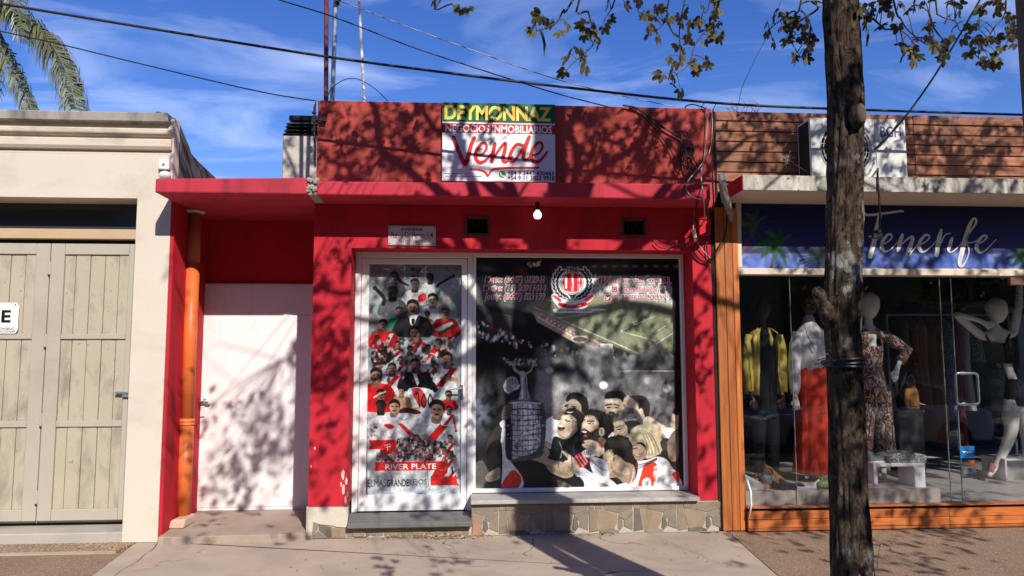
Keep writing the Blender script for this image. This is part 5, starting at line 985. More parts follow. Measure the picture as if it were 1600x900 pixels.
def skin_mesh(nodes, edges, root, levels=2):
    """one continuous surface grown round a skeleton: nodes name -> (px, py, plane y, radius in photograph px or (rx, ry))"""
    names = list(nodes); me = bpy.data.meshes.new('body')
    co = [P(nodes[n][0], nodes[n][1], nodes[n][2]) for n in names]; c0 = Vector(co[names.index(root)])
    me.from_pydata([tuple(Vector(c)-c0) for c in co], [(names.index(a), names.index(b)) for a, b in edges], [])
    o = bpy.data.objects.new('body', me); COL.objects.link(o)
    sk = o.modifiers.new('skin', 'SKIN'); sk.use_smooth_shade = True
    if not me.skin_vertices: 
        bm = bmesh.new(); bm.from_mesh(me); bm.verts.layers.skin.verify(); bm.to_mesh(me); bm.free()
    for i, n in enumerate(names):
        r = nodes[n][3]; s_ = (nodes[n][2]+CAM_D)/FPX; rx, ry = r if hasattr(r, '__len__') else (r, r)
        v = me.skin_vertices[0].data[i]; v.radius = (rx*s_, ry*s_); v.use_root = (n == root)
    ss = o.modifiers.new('sub', 'SUBSURF'); ss.levels = levels; ss.render_levels = levels
    bpy.context.view_layer.update(); dg = bpy.context.evaluated_depsgraph_get()
    m2 = bpy.data.meshes.new_from_object(o.evaluated_get(dg)); V = [tuple(v.co+c0) for v in m2.vertices]; F = [tuple(p.vertices) for p in m2.polygons]
    bpy.data.objects.remove(o); bpy.data.meshes.remove(me); bpy.data.meshes.remove(m2)
    return M().add(V, F)
def fingers(mm_nodes, edges, wrist, hand, tip_dir, y, r=1.6, ln=11):
    hx, hy = hand; dx, dy = tip_dir; nx, ny = -dy, dx
    for i, (o, l) in enumerate(((-4.2, .85), (-1.4, 1.05), (1.4, 1.0), (4.0, .75))):
        a, b, c = ('f%s%d%d' % (wrist, i, k) for k in (0, 1, 2))
        mm_nodes[a] = (hx+dx*4+nx*o, hy+dy*4+ny*o, y-.004*i, r*1.15); mm_nodes[b] = (hx+dx*(4+ln*.5*l)+nx*o*1.05, hy+dy*(4+ln*.5*l)+ny*o*1.05, y-.012, r); mm_nodes[c] = (hx+dx*(4+ln*l)+nx*o*.9, hy+dy*(4+ln*l)+ny*o*.9, y+.004, r*.75)
        edges += [('hand'+wrist, a), (a, b), (b, c)]
    t0, t1 = 'th%s0' % wrist, 'th%s1' % wrist
    mm_nodes[t0] = (hx+nx*5.6+dx*1, hy+ny*5.6+dy*1, y-.012, r*1.2); mm_nodes[t1] = (hx+nx*7.4+dx*7, hy+ny*7.4+dy*7, y-.016, r*.85); edges += [('hand'+wrist, t0), (t0, t1)]
def head(px, py, rx, ry, y, m, parent, face=False):
    c = Vector(P(px, py, y)); s_ = (y+CAM_D)/FPX; mm = M()
    prof = [(-1, .12), (-.92, .40), (-.75, .60), (-.5, .78), (-.2, .93), (.1, 1.0), (.4, .98), (.68, .82), (.88, .52), (.98, .2)]
    n = 18; vs = []
    for h, r in prof:
        for j in range(n):
            a = 2*math.pi*j/n; vs.append((c.x+rx*s_*r*math.cos(a), c.y+rx*s_*1.12*r*math.sin(a)-(.10*rx*s_ if h < 0 else 0), c.z+ry*s_*h))
    k = len(prof); mm.add(vs, [(i*n+j, i*n+(j+1) % n, (i+1)*n+(j+1) % n, (i+1)*n+j) for i in range(k-1) for j in range(n)]+[tuple(range(n))[::-1], tuple((k-1)*n+j for j in range(n))])
    if face:
        mm.ell((c.x, c.y-rx*s_*1.12, c.z-ry*s_*.12), (rx*s_*.16, rx*s_*.28, ry*s_*.18), 8, 6); mm.ell((c.x, c.y-rx*s_*1.0, c.z-ry*s_*.5), (rx*s_*.32, rx*s_*.14, ry*s_*.09), 8, 5)
        for sx in (-1, 1): mm.ell((c.x+sx*rx*s_*.36, c.y-rx*s_*.98, c.z+ry*s_*.08), (rx*s_*.2, rx*s_*.1, ry*s_*.07), 8, 5); mm.ell((c.x+sx*rx*s_*1.0, c.y, c.z-ry*s_*.05), (rx*s_*.1, rx*s_*.25, ry*s_*.2), 8, 5)
    return mm.build('head', m, parent, smooth=True)
def shell(secs, a0, a1, m, name, parent, th=.006, n=26):
    """hanging cloth: rings (px centre, py, plane y, half width px, depth factor), open between a1 and a0"""
    vs = []
    for cx, py, y, hw, df in secs:
        c = P(cx, py, y); s_ = (y+CAM_D)/FPX
        for j in range(n+1):
            a = R_(a0+(a1-a0)*j/n); w = 1+.03*math.sin(a*7+py*.05); vs.append((c[0]+hw*s_*math.cos(a)*w, c[1]+hw*s_*df*math.sin(a)*w, c[2]))
    k = len(secs); o = M().add(vs, [(i*(n+1)+j, i*(n+1)+j+1, (i+1)*(n+1)+j+1, (i+1)*(n+1)+j) for i in range(k-1) for j in range(n)]).build(name, m, parent, smooth=True)
    md = o.modifiers.new('thick', 'SOLIDIFY'); md.thickness = th; return o
# --- 1: dark mannequin, mustard blazer
y1 = .62
q = P(1192, 745, y1); q[2] = .32
m1 = thing('mannequin', q, 'dark mannequin in an open mustard yellow blazer over a black top', 'mannequin', 'mannequins in the shop window')
N1 = dict(hips=(1194, 622, y1, (15, 11)), waist=(1194, 590, y1, (14, 10)), chest=(1193, 548, y1, (17, 11)), neckb=(1192, 519, y1, (8, 7)), neck=(1191, 505, y1, 6), chin=(1191, 494, y1, 6), sL=(1174, 527, y1, 7), sR=(1213, 527, y1, 7), eL=(1167, 573, y1-.02, 6), eR=(1222, 573, y1-.02, 6), wL=(1174, 616, y1-.06, 4), wR=(1222, 614, y1-.04, 4), hL=(1185, 655, y1, 9), hR=(1204, 655, y1, 9), kL=(1184, 690, y1, 7), kR=(1206, 690, y1, 7), aL=(1183, 738, y1, 4), aR=(1207, 738, y1, 4), tL=(1180, 745, y1-.10, 3.5), tR=(1209, 745, y1-.10, 3.5), handA=(1178, 626, y1-.08, 4.2), handB=(1222, 624, y1-.05, 4.2))
E1 = [('hips', 'waist'), ('waist', 'chest'), ('chest', 'neckb'), ('neckb', 'neck'), ('neck', 'chin'), ('neckb', 'sL'), ('neckb', 'sR'), ('sL', 'eL'), ('sR', 'eR'), ('eL', 'wL'), ('eR', 'wR'), ('wL', 'handA'), ('wR', 'handB'), ('hips', 'hL'), ('hips', 'hR'), ('hL', 'kL'), ('hR', 'kR'), ('kL', 'aL'), ('kR', 'aR'), ('aL', 'tL'), ('aR', 'tR')]
fingers(N1, E1, 'A', (1178, 626), (.12, .99), y1-.08); fingers(N1, E1, 'B', (1222, 624), (-.1, .99), y1-.05)
skin_mesh(N1, E1, 'hips').build('body', m_manndk, m1, smooth=True); head(1191, 483, 12.5, 18, y1-.01, m_manndk, m1, True)
shell([(1192, 513, y1, 9, .9), (1193, 524, y1, 15, .95), (1193, 548, y1, 19, 1.05), (1194, 590, y1, 17.5, 1.05), (1194, 636, y1, 20, 1.0), (1194, 652, y1, 20, .95)], -90, 270, m_blackc, 'black_top', m1)
shell([(1192, 512, y1, 11, .95), (1193, 520, y1, 23, .85), (1193, 545, y1, 25, .95), (1193, 580, y1, 25, .98), (1194, 616, y1, 30, .92)], -48, 235, m_yellow, 'blazer', m1)
for sx, n_ in ((-1, (1174, 1167, 1172)), (1, (1214, 1223, 1222))):
    mm = M(); s_ = (y1+CAM_D)/FPX; mm.tube([P(n_[0], 524, y1), P(n_[0]+sx*3, 540, y1), P(n_[1], 573, y1-.02), P(n_[2], 612, y1-.05)], [9*s_, 10.5*s_, 9.5*s_, 8.5*s_], 14); mm.build('sleeve', m_yellow, m1, smooth=True)
for sx in (-1, 1):
    s_ = (y1+CAM_D)/FPX; M().tube([P(1192+sx*8, 512, y1-.03), P(1192+sx*13, 530, y1-.085), P(1192+sx*12, 556, y1-.10)], [.012, .022, .004], 8).build('lapel', m_yellow, m1, smooth=True)
for kx, ax in ((1184, 1183), (1206, 1207)): M().tube([P(1194+(kx-1194)*.6, 628, y1), P(kx, 680, y1), P(ax, 738, y1)], [.085, .075, .06], 14).build('trouser_leg', m_blackc, m1, smooth=True)
# --- 2: white blouse, long red skirt
y2 = .55
q = P(1270, 745, y2); q[2] = .32
m2_ = thing('mannequin', q, 'mannequin in a white high necked blouse and long red skirt beside the tree trunk', 'mannequin', 'mannequins in the shop window')
N2 = dict(hips=(1270, 600, y2, (17, 12)), waist=(1268, 570, y2, (14, 10)), chest=(1266, 542, y2, (18, 12)), neckb=(1264, 512, y2, (8, 8)), neck=(1264, 498, y2, 7), chin=(1264, 488, y2, 6), sL=(1248, 522, y2, 7.5), sR=(1286, 522, y2, 7.5), eL=(1241, 570, y2-.02, 6), eR=(1296, 570, y2-.02, 6), wL=(1242, 612, y2-.05, 4), wR=(1297, 612, y2-.05, 4), handA=(1243, 626, y2-.06, 4.2), handB=(1298, 626, y2-.06, 4.2), kL=(1262, 680, y2, 8), kR=(1280, 680, y2, 8), aL=(1262, 738, y2, 4.5), aR=(1280, 738, y2, 4.5), tL=(1260, 746, y2-.1, 3.6), tR=(1282, 746, y2-.1, 3.6))
E2_ = [('hips', 'waist'), ('waist', 'chest'), ('chest', 'neckb'), ('neckb', 'neck'), ('neck', 'chin'), ('neckb', 'sL'), ('neckb', 'sR'), ('sL', 'eL'), ('sR', 'eR'), ('eL', 'wL'), ('eR', 'wR'), ('wL', 'handA'), ('wR', 'handB'), ('hips', 'kL'), ('hips', 'kR'), ('kL', 'aL'), ('kR', 'aR'), ('aL', 'tL'), ('aR', 'tR')]
fingers(N2, E2_, 'A', (1243, 626), (.1, .99), y2-.06); fingers(N2, E2_, 'B', (1298, 626), (-.1, .99), y2-.06)
skin_mesh(N2, E2_, 'hips').build('body', m_mann, m2_, smooth=True); head(1264, 476, 13, 18, y2, m_manndk, m2_, True)
shell([(1264, 495, y2, 8.5, .95), (1264, 508, y2, 9.5, .95), (1265, 517, y2, 20, .7), (1266, 542, y2, 22, 1.0), (1268, 560, y2, 20, 1.0), (1269, 578, y2, 20, 1.0)], -90, 270, m_ltwhite, 'blouse', m2_)
for sx, px_ in ((-1, (1248, 1241, 1242)), (1, (1287, 1297, 1297))): M().tube([P(px_[0], 520, y2), P(px_[0]+sx*4, 538, y2), P(px_[1], 572, y2-.02), P(px_[2], 606, y2-.04), P(px_[2], 616, y2-.05)], [.055, .062, .058, .05, .034], 14).build('sleeve', m_ltwhite, m2_, smooth=True)
vs = []; ns = 64; sk_r = [(566, 19), (580, 22), (600, 24), (640, 25), (690, 27), (738, 29)]
for py, hw in sk_r:
    c = P(1270, py, y2); s_ = (y2+CAM_D)/FPX; f = (py-566)/172
    for j in range(ns): a = 2*math.pi*j/ns; w = hw*s_*(1+.07*f*math.sin(a*9)+.03*f*math.sin(a*17+1)); vs.append((c[0]+w*math.cos(a), c[1]+w*.95*math.sin(a), c[2]))
o = M().add(vs, [(i*ns+j, i*ns+(j+1) % ns, (i+1)*ns+(j+1) % ns, (i+1)*ns+j) for i in range(len(sk_r)-1) for j in range(ns)]).build('skirt', m_redskirt, m2_, smooth=True); o.modifiers.new('thick', 'SOLIDIFY').thickness = .004
M().tube([P(1256, 506, y2-.10), P(1262, 525, y2-.145), P(1274, 548, y2-.15)], .003, 5).build('necklace', m_black, m2_)
# --- 3: leaf print jumpsuit
y3 = .70
q = P(1360, 745, y3); q[2] = .32
m3 = thing('mannequin', q, 'faceless ivory mannequin in a brown leaf print jumpsuit, hand on hip', 'mannequin', 'mannequins in the shop window')
N3 = dict(hips=(1360, 600, y3, (17, 12)), waist=(1359, 572, y3, (13, 10)), chest=(1358, 543, y3, (16, 12)), neckb=(1357, 516, y3, (8, 8)), neck=(1357, 502, y3, 6.5), chin=(1357, 490, y3, 7), sL=(1337, 525, y3, 7), sR=(1381, 525, y3, 7), eL=(1326, 565, y3, 6), eR=(1414, 546, y3+.02, 5.6), wL=(1338, 596, y3-.05, 4), wR=(1403, 572, y3-.04, 3.8), handA=(1343, 602, y3-.07, 4.4), handB=(1400, 582, y3-.06, 4.4), kL=(1350, 672, y3, 9), kR=(1377, 672, y3, 9), aL=(1348, 735, y3, 5), aR=(1380, 735, y3, 5), tL=(1346, 746, y3-.1, 3.6), tR=(1382, 746, y3-.1, 3.6))
E3_ = [('hips', 'waist'), ('waist', 'chest'), ('chest', 'neckb'), ('neckb', 'neck'), ('neck', 'chin'), ('neckb', 'sL'), ('neckb', 'sR'), ('sL', 'eL'), ('sR', 'eR'), ('eL', 'wL'), ('eR', 'wR'), ('wL', 'handA'), ('wR', 'handB'), ('hips', 'kL'), ('hips', 'kR'), ('kL', 'aL'), ('kR', 'aR'), ('aL', 'tL'), ('aR', 'tR')]
fingers(N3, E3_, 'B', (1400, 582), (-.25, .97), y3-.06); fingers(N3, E3_, 'A', (1343, 602), (.9, .4), y3-.07)
skin_mesh(N3, E3_, 'hips').build('body', m_mann, m3, smooth=True); head(1357, 477, 16.5, 22, y3, m_mann, m3)
shell([(1357, 514, y3, 12, .9), (1358, 520, y3, 22, .85), (1358, 543, y3, 21, .95)], -62, 242, m_leafpr, 'jumpsuit_top', m3)
shell([(1358, 541, y3, 21.5, .98), (1359, 572, y3, 18, 1.05), (1360, 600, y3, 23, 1.0), (1362, 628, y3, 24, .95)], -90, 270, m_leafpr, 'jumpsuit_waist', m3)
for sx, pts in ((-1, [(1338, 522, 0), (1331, 545, 0), (1326, 568, 0), (1332, 586, -.03)]), (1, [(1380, 522, 0), (1400, 536, .01), (1417, 547, .02), (1407, 564, -.03)])): M().tube([P(a, b, y3+d) for a, b, d in pts], [.055, .058, .056, .05], 14).build('sleeve', m_leafpr, m3, smooth=True)
for kx, ax in ((1349, 1346), (1379, 1384)): M().tube([P(1362+(kx-1362)*.75, 612, y3), P(kx, 660, y3), P(ax, 722, y3)], [.098, .098, .10], 20).build('trouser_leg', m_leafpr, m3, smooth=True)
# --- 4: black cut-out swimsuit, arms raised
y4 = 1.15
q = P(1560, 745, y4); q[2] = .2
m4 = thing('mannequin', q, 'faceless ivory mannequin in a black cut out swimsuit with one elbow raised', 'mannequin', 'mannequins in the shop window')
N4 = dict(hips=(1582, 612, y4, (18, 13)), waist=(1572, 578, y4, (12, 9)), chest=(1562, 545, y4, (16, 12)), neckb=(1555, 520, y4, (9, 8)), neck=(1553, 508, y4, 6), chin=(1554, 498, y4, 7), sL=(1536, 527, y4, 7.5), sR=(1583, 524, y4, 7.5), eL=(1491, 490, y4-.03, 6.4), wL=(1528, 500, y4-.10, 4), handA=(1541, 506, y4-.11, 4), eR=(1592, 476, y4+.02, 6), wR=(1594, 436, y4+.02, 4), handB=(1592, 424, y4, 4), tL=(1578, 640, y4-.02, 15), kL=(1581, 672, y4-.05, 10.5), cL=(1571, 700, y4-.01, 8.5), aL=(1553, 733, y4, 5), fL=(1545, 744, y4-.10, 3.6), tR=(1600, 650, y4+.03, 14), kR=(1606, 685, y4+.03, 10), aR=(1606, 738, y4+.04, 5), fR=(1608, 746, y4-.06, 3.6))
E4_ = [('hips', 'waist'), ('waist', 'chest'), ('chest', 'neckb'), ('neckb', 'neck'), ('neck', 'chin'), ('neckb', 'sL'), ('neckb', 'sR'), ('sL', 'eL'), ('eL', 'wL'), ('wL', 'handA'), ('sR', 'eR'), ('eR', 'wR'), ('wR', 'handB'), ('hips', 'tL'), ('tL', 'kL'), ('kL', 'cL'), ('cL', 'aL'), ('aL', 'fL'), ('hips', 'tR'), ('tR', 'kR'), ('kR', 'aR'), ('aR', 'fR')]
fingers(N4, E4_, 'A', (1541, 506), (.95, .2), y4-.11, 1.5, 9); fingers(N4, E4_, 'B', (1592, 424), (-.3, -.95), y4, 1.5, 9)
skin_mesh(N4, E4_, 'hips').build('body', m_mann, m4, smooth=True); head(1557, 485, 15.5, 21, y4, m_mann, m4)
shell([(1558, 536, y4, 15, .8), (1562, 546, y4, 18.5, 1.0), (1566, 560, y4, 16.5, 1.0), (1569, 568, y4, 14.8, 1.0)], -90, 270, m_blackc, 'swimsuit_top', m4)
shell([(1577, 592, y4, 16, 1.0), (1581, 606, y4, 20, 1.0), (1583, 622, y4, 20.5, 1.0), (1584, 634, y4, 19, 1.0)], -90, 270, m_blackc, 'swimsuit_brief', m4)
for a, b, c in (((1566, 568), (1567, 576), (1574, 592)), ((1540, 524), (1545, 532), (1552, 542)), ((1578, 522), (1574, 530), (1572, 542))): M().tube([P(*a, y4-.125), P(*b, y4-.13), P(*c, y4-.125)], [.012, .014, .012], 8).build('swimsuit_strap', m_blackc, m4, smooth=True)
shell([(1590, 582, y4, 14, 1.0), (1596, 606, y4, 20, .95), (1600, 626, y4, 24, .9), (1606, 648, y4, 22, .9)], -80, 170, m_blackc, 'wrap', m4)
shell([(1560, 575, y4, 9, 1.2), (1555, 610, y4, 13, 1.1), (1553, 640, y4, 12, 1.1), (1551, 662, y4, 9, 1.1)], 100, 290, m_blackc, 'wrap', m4)
M().tube([P(1547, 738, y4-.07), P(1550, 728, y4-.02), P(1556, 732, y4+.02)], [.03, .035, .02], 8).build('slipper', mat('pink_slipper', (.42, .16, .19), .9, .2, 30, .6, 60, .1), m4, smooth=True)
# --- garments on the rail behind
yr = 2.25
a, b = P(1385, 492, yr), P(1575, 492, yr)
rk = thing('clothes_rail', ((a[0]+b[0])/2, yr, .198), 'dim metal clothes rail at the back of the shop', 'clothes rail')
M().cyl((a[0], yr, a[2]), (b[0], yr, b[2]), .014, 10).build('rail', m_galv, rk)
for x in (a[0], b[0]): M().cyl((x, yr, .2), (x, yr, a[2]), .014, 10).box(x-.02, x+.02, yr-.25, yr+.25, .198, .22).build('upright', m_galv, rk)
gar = [('grey patterned blouse hanging first from the left of the rail', 1402, 560, (.09, .085, .085), None), ('rust and brown patterned dress hanging behind the jumpsuit mannequin', 1415, 590, (.26, .12, .09), (.05, .03, .03)), ('dusty pink dress hanging on the rail', 1429, 640, (.24, .12, .10), None), ('long tan dress hanging on the rail beside a dotted blue one', 1453, 690, (.26, .15, .11), None), ('dotted navy blue dress hanging on the rail', 1469, 700, (.04, .06, .18), (.28, .30, .42)),
       ('long dark red dress hanging on the rail', 1481, 705, (.20, .03, .03), None), ('pale grey long cardigan hanging behind the glass door edge', 1494, 640, (.34, .34, .33), None), ('black and white zigzag blouse hanging right of the grey cardigan', 1512, 566, (.02, .02, .02), (.30, .30, .28)), ('short black jacket hanging over the door handle', 1530, 600, (.015, .015, .017), None), ('long black dress hanging behind the swimsuit mannequin', 1547, 668, (.018, .017, .018), None)]
for i, (lb, px_, bot, c, c2) in enumerate(gar):
    top_ = P(px_, 500, yr); z0 = PZ(px_, bot, yr); w = .048; g_ = thing('hanging_garment', (top_[0], yr, z0), lb, 'garment', 'garments hanging on the shop rail')
    gm = printed('garment_print_%d' % i, c, c2, 30) if c2 else cloth('garment_cloth_%d' % i, c)
    prof = [(0, .03, .05), (.05, .05, .16), (.12, .055, .21), (.5, .055, .19), (1, .065, .24)]; vs = []; n = 22
    for t, hw, hd in prof:
        z = top_[2]+.02+(z0-top_[2]-.02)*t
        for j in range(n): a_ = 2*math.pi*j/n; k_ = 1+.14*t*math.sin(a_*5+i); vs.append((top_[0]+hw*math.cos(a_)*k_, yr+hd*math.sin(a_)*k_, z))
    M().add(vs, [(q*n+j, q*n+(j+1) % n, (q+1)*n+(j+1) % n, (q+1)*n+j) for q in range(len(prof)-1) for j in range(n)]+[tuple(range(n))]).build('cloth', gm, g_, smooth=True)
    M().tube([(top_[0], yr-.16, top_[2]), (top_[0], yr, top_[2]+.05), (top_[0], yr+.16, top_[2])], .006, 6).tube([(top_[0], yr, top_[2]+.05), (top_[0], yr, top_[2]+.075)], .004, 6).build('hanger', m_black, g_)
# shelf with bags above the rail
ys = 2.9; za = PZ(1500, 472, ys)
sh = thing('wall_shelf', (PX(1500, 470, ys), ys, za-.03), 'dark reddish wall shelf high at the back of the shop', 'shelf')
M().box(PX(1420, 470, ys), PX(1580, 470, ys), ys-.2, ys+.2, za-.03, za).build('board', mat('dark_red_shelf', (.10, .03, .025), .5), sh, bevel=.004)
for s_ in (1430, 1570): M().box(PX(s_, 470, ys)-.015, PX(s_, 470, ys)+.015, ys-.15, 4.0, za-.12, za-.031).build('bracket', m_black, sh)
def bag(lb, px_, w, h, y, z, m, d=.12, group=None, round_=.3):
    x = PX(px_, 460, y); t = thing('bag', (x, y, z), lb, 'bag', group); vs = []
    n = 20; prof = [(0, .86), (.08, 1), (.55, .98), (.8, .82), (.94, .5), (1, .2)]
    for f, r in prof:
        for j in range(n):
            a_ = 2*math.pi*j/n; ca, sa = math.cos(a_), math.sin(a_); e = .55; vs.append((x+w/2*r*math.copysign(abs(ca)**e, ca), y+d/2*r*math.copysign(abs(sa)**e, sa), z+h*f))
    M().add(vs, [(q*n+j, q*n+(j+1) % n, (q+1)*n+(j+1) % n, (q+1)*n+j) for q in range(len(prof)-1) for j in range(n)]+[tuple(range(n))[::-1], tuple((len(prof)-1)*n+j for j in range(n))]).build('pouch', m, t, smooth=True)
    M().tube([(x-w*.25, y-.02, z+h*.85), (x-w*.2, y-.02, z+h*1.25), (x, y-.02, z+h*1.38), (x+w*.2, y-.02, z+h*1.25), (x+w*.25, y-.02, z+h*.85)], .008, 6).build('strap', m, t)
    M().box(x-w*.25, x+w*.25, y-d/2-.012, y-d/2+.02, z+h*.12, z+h*.42).build('pocket', m, t, bevel=.008); return t
bag('rounded black backpack on the end of the high shelf', 1540, .30, .36, ys, za, m_blackc, .18, 'bags on the high shelf'); bag('small dark purse at the left of the high shelf', 1452, .26, .24, ys, za, cloth('dark_brown_leather', (.05, .03, .025), .5), .14, 'bags on the high shelf'); bag('wide black tote in the middle of the high shelf', 1493, .32, .30, ys, za, m_blackc, .16, 'bags on the high shelf')
# brown bag hanging among dry leaves, mid-room
yb = 1.3; zb_ = PZ(1414, 640, yb)
hb = bag('tan leather bag standing among dry palm leaves behind the jumpsuit', 1414, .17, .27, yb, zb_, cloth('tan_leather', (.33, .17, .05), .5), .1)
x = PX(1414, 640, yb); ped = thing('plinth', (x, yb, .198), 'narrow dark plinth holding a tan bag', 'plinth'); M().box(x-.14, x+.14, yb-.1, yb+.1, .1985, zb_-.001).build('column', m_dark, ped, bevel=.01)
M().box(x-.15, x+.15, yb-.11, yb+.11, zb_-.03, zb_-.0005).build('top_board', m_dark, ped, bevel=.004)
dl_ = thing('dried_leaves', (x+.02, yb+.14, zb_), 'spray of grey dried palm leaves behind the tan bag', 'plant')
mm = M()
for i in range(16):
    a_ = R_(rr.uniform(-20, 200)); l_ = rr.uniform(.18, .34); d = Vector((math.cos(a_), rr.uniform(-.3, .1), math.sin(a_)*.8)).normalized(); s_ = d.cross(Vector((0, 1, 0))).normalized()*.018; o_ = Vector((x+.02, yb+.14, zb_+.12))
    mm.add([o_, o_+d*l_*.5+s_, o_+d*l_, o_+d*l_*.5-s_], [(0, 1, 2, 3)])
mm.build('blade', mat('dried_leaf', (.34, .31, .26), .7), dl_)['kind'] = 'stuff'
M().cyl((x+.02, yb+.14, zb_), (x+.02, yb+.14, zb_+.14), .02, 8).build('vase', m_dark, dl_)
# bench with folded cloth and shoes
yf = .13; DFZ_ = .319
x0, x1 = PX(1366, 745, yf), PX(1446.5, 745, yf); zt_ = PZ(1400, 724, yf)
bn = thing('display_bench', ((x0+x1)/2, .24, DFZ_), 'low white display bench carrying a folded black and white cloth', 'bench')
M().box(x0, x1, yf, .40, zt_-.03, zt_).build('top', m_white, bn, bevel=.004)
for a, b in ((x0+.0, x0+.035), (x1-.10, x1)): M().box(a, b, yf+.004, .396, DFZ_, zt_-.0305).build('leg', m_white, bn, bevel=.003)
fa, fb = PX(1384, 716, .2), PX(1441, 716, .2)
fc = thing('folded_cloth', ((fa+fb)/2, .22, zt_), 'folded black and white printed cloth on the white bench', 'cloth')
for k in range(3):
    mm = M(); n = 10; vs = []
    for i in range(n+1):
        for j in range(5): u = i/n; vs.append((fa+(fb-fa)*u-.004*k*(1-2*u), .14+.05*j-.0, zt_+.030*(k+1)*(1-.35*abs(2*u-1)**3)*(.86+.14*math.sin(j*1.4+k))+.002))
    b_ = len(vs); vs += [(p[0], p[1], zt_+.030*k*(1-.35*abs(2*(i_//5)/n-1)**3)+.001) for i_, p in enumerate(vs)]
    fs = [(i*5+j, i*5+j+1, (i+1)*5+j+1, (i+1)*5+j) for i in range(n) for j in range(4)]
    fs += [(b_+i*5, i*5, (i+1)*5, b_+(i+1)*5) for i in range(n)]+[(b_+j, j, j+1, b_+j+1) for j in range(4)]+[(b_+n*5+j, n*5+j, n*5+j+1, b_+n*5+j+1) for j in range(4)]
    mm.add(vs, fs).build('fold', m_bwpr, fc, smooth=True)
def shoe(lb, px_, y, z, m, L_=.24, h=.10, rot=0, group='shoes on the display floor', sole=None, low=False):
    x = PX(px_, 755, y); t = thing('shoe', (x, y, z), lb, 'shoe', group); vs = []; n = 14
    prof = [(-.5, .55, .9), (-.42, .8, 1.0), (-.2, .85, .86 if not low else .45), (.05, .95, .62 if not low else .35), (.3, 1.05, .42), (.45, .8, .3), (.5, .3, .18)]
    ca, sa = math.cos(R_(rot)), math.sin(R_(rot))
    for u, w, hh in prof:
        for j in range(n):
            a_ = math.pi*j/(n-1); lx, ly, lz = u*L_, math.cos(a_)*w*.042, max(0, math.sin(a_))**.8*hh*h+.012; vs.append((x+lx*ca-ly*sa, y+lx*sa+ly*ca, z+lz))
    M().add(vs, [(q*n+j, q*n+j+1, (q+1)*n+j+1, (q+1)*n+j) for q in range(len(prof)-1) for j in range(n-1)]+[tuple(range(n))[::-1], tuple((len(prof)-1)*n+j for j in range(n))]).build('upper', m, t, smooth=True)
    pl_ = []
    for u, w, hh in prof: pl_.append((u*L_*1.02, -w*.045))
    for u, w, hh in prof[::-1]: pl_.append((u*L_*1.02, w*.045))
    M().prism(pl_, lambda a_, b_: (x+a_*ca-b_*sa, y+a_*sa+b_*ca, z), lambda a_, b_: (x+a_*ca-b_*sa, y+a_*sa+b_*ca, z+.016)).build('sole', sole or m_white, t, bevel=.003); return t
m_shoew = mat('white_leather', (.62, .60, .57), .5, .06, 12, .1, 60, .3); m_tan = mat('tan_leather_shoe', (.36, .14, .06), .5, .1, 12, .1, 60, .3); m_grn = mat('olive_leather', (.15, .17, .075), .55, .1, 12, .1, 60, .3)
shoe('white trainer nearest the wooden pilaster, toe to the right', 1176, .17, DFZ_, m_shoew, .22, .12, -25); shoe('white trainer behind the front one beside the pilaster', 1170, .30, DFZ_, m_shoew, .22, .12, -25)
shoe('tan high backed sandal below the mustard blazer', 1211, .40, DFZ_, m_tan, .22, .16, -60, sole=m_tan); shoe('orange flat slipper lying beside the grey handbag', 1208, .20, DFZ_, mat('orange_suede', (.50, .13, .05), .8), .2, .05, -10, sole=m_tan, low=True)
shoe('dark flat shoe with pale trim left of the red skirt', 1238, .22, DFZ_, m_blackc, .22, .07, -10, low=True); shoe('dark flat shoe lying in front of the tan sandal', 1226, .15, DFZ_, m_blackc, .22, .06, 0, sole=m_black, low=True)
shoe('white low shoe in front of the red skirt', 1264, .20, DFZ_, m_shoew, .20, .07, 160, low=True); shoe('grey green trainer on the left end of the white bench', 1372, .22, zt_, mat('grey_green_suede', (.20, .25, .23), .8), .2, .09, 10); shoe('pink slipper on the floor at the foot of the white bench', 1358, .15, DFZ_, mat('pale_pink_fur', (.62, .34, .38), .9, .2, 40, .8), .17, .06, 10, low=True)
bag('boxy grey handbag standing behind the white trainers', 1190, .17, .11, .36, DFZ_, cloth('grey_leather', (.10, .10, .10), .45), .09); bag('small olive green bag lying below the red skirt', 1277, .17, .075, .16, DFZ_, m_grn, .09)
# white box with wrinkled paper at the right, stickers, card, cable
yx = 1.05; x0, x1, z1 = PX(1571, 735, yx), PX(1640, 735, yx), PZ(1580, 717, yx)
wb = thing('display_box', ((x0+x1)/2, yx+.2, .198), 'white open sided display box at the right edge of the shop', 'display box')
M().box(x0, x1, yx, yx+.35, z1-.02, z1).build('top', m_white, wb, bevel=.003); M().box(x0, x0+.02, yx, yx+.35, .1985, z1-.0205).build('side', m_white, wb, bevel=.003); M().box(x1-.02, x1, yx, yx+.35, .1985, z1-.0205).build('side', m_white, wb, bevel=.003); M().box(x0+.0205, x1-.0205, yx+.10, yx+.11, .1985, z1-.0205).build('back', mat('silver_wrap', (.55, .55, .55), .3, .2, 14, .6, 12, .5, metal=.5), wb)
def sticker(lb, px0, py0, px1, py1, c, words=None):
    a, b = P(px0, py1, GY-.001), P(px1, py0, GY-.001); t = thing('sticker', ((a[0]+b[0])/2, GY-.001, a[2]), lb, 'sticker', 'stickers on the glass door')
    M().box(a[0], b[0], GY-.0022, GY-.0006, a[2], b[2]).build('film', ink(*c), t)
    if words: strokes([[(px0+x, py0+y, w) for x, y, w in l] for l in words], GY-.0024, ink(226, 236, 244), t, 'lettering')
    return t
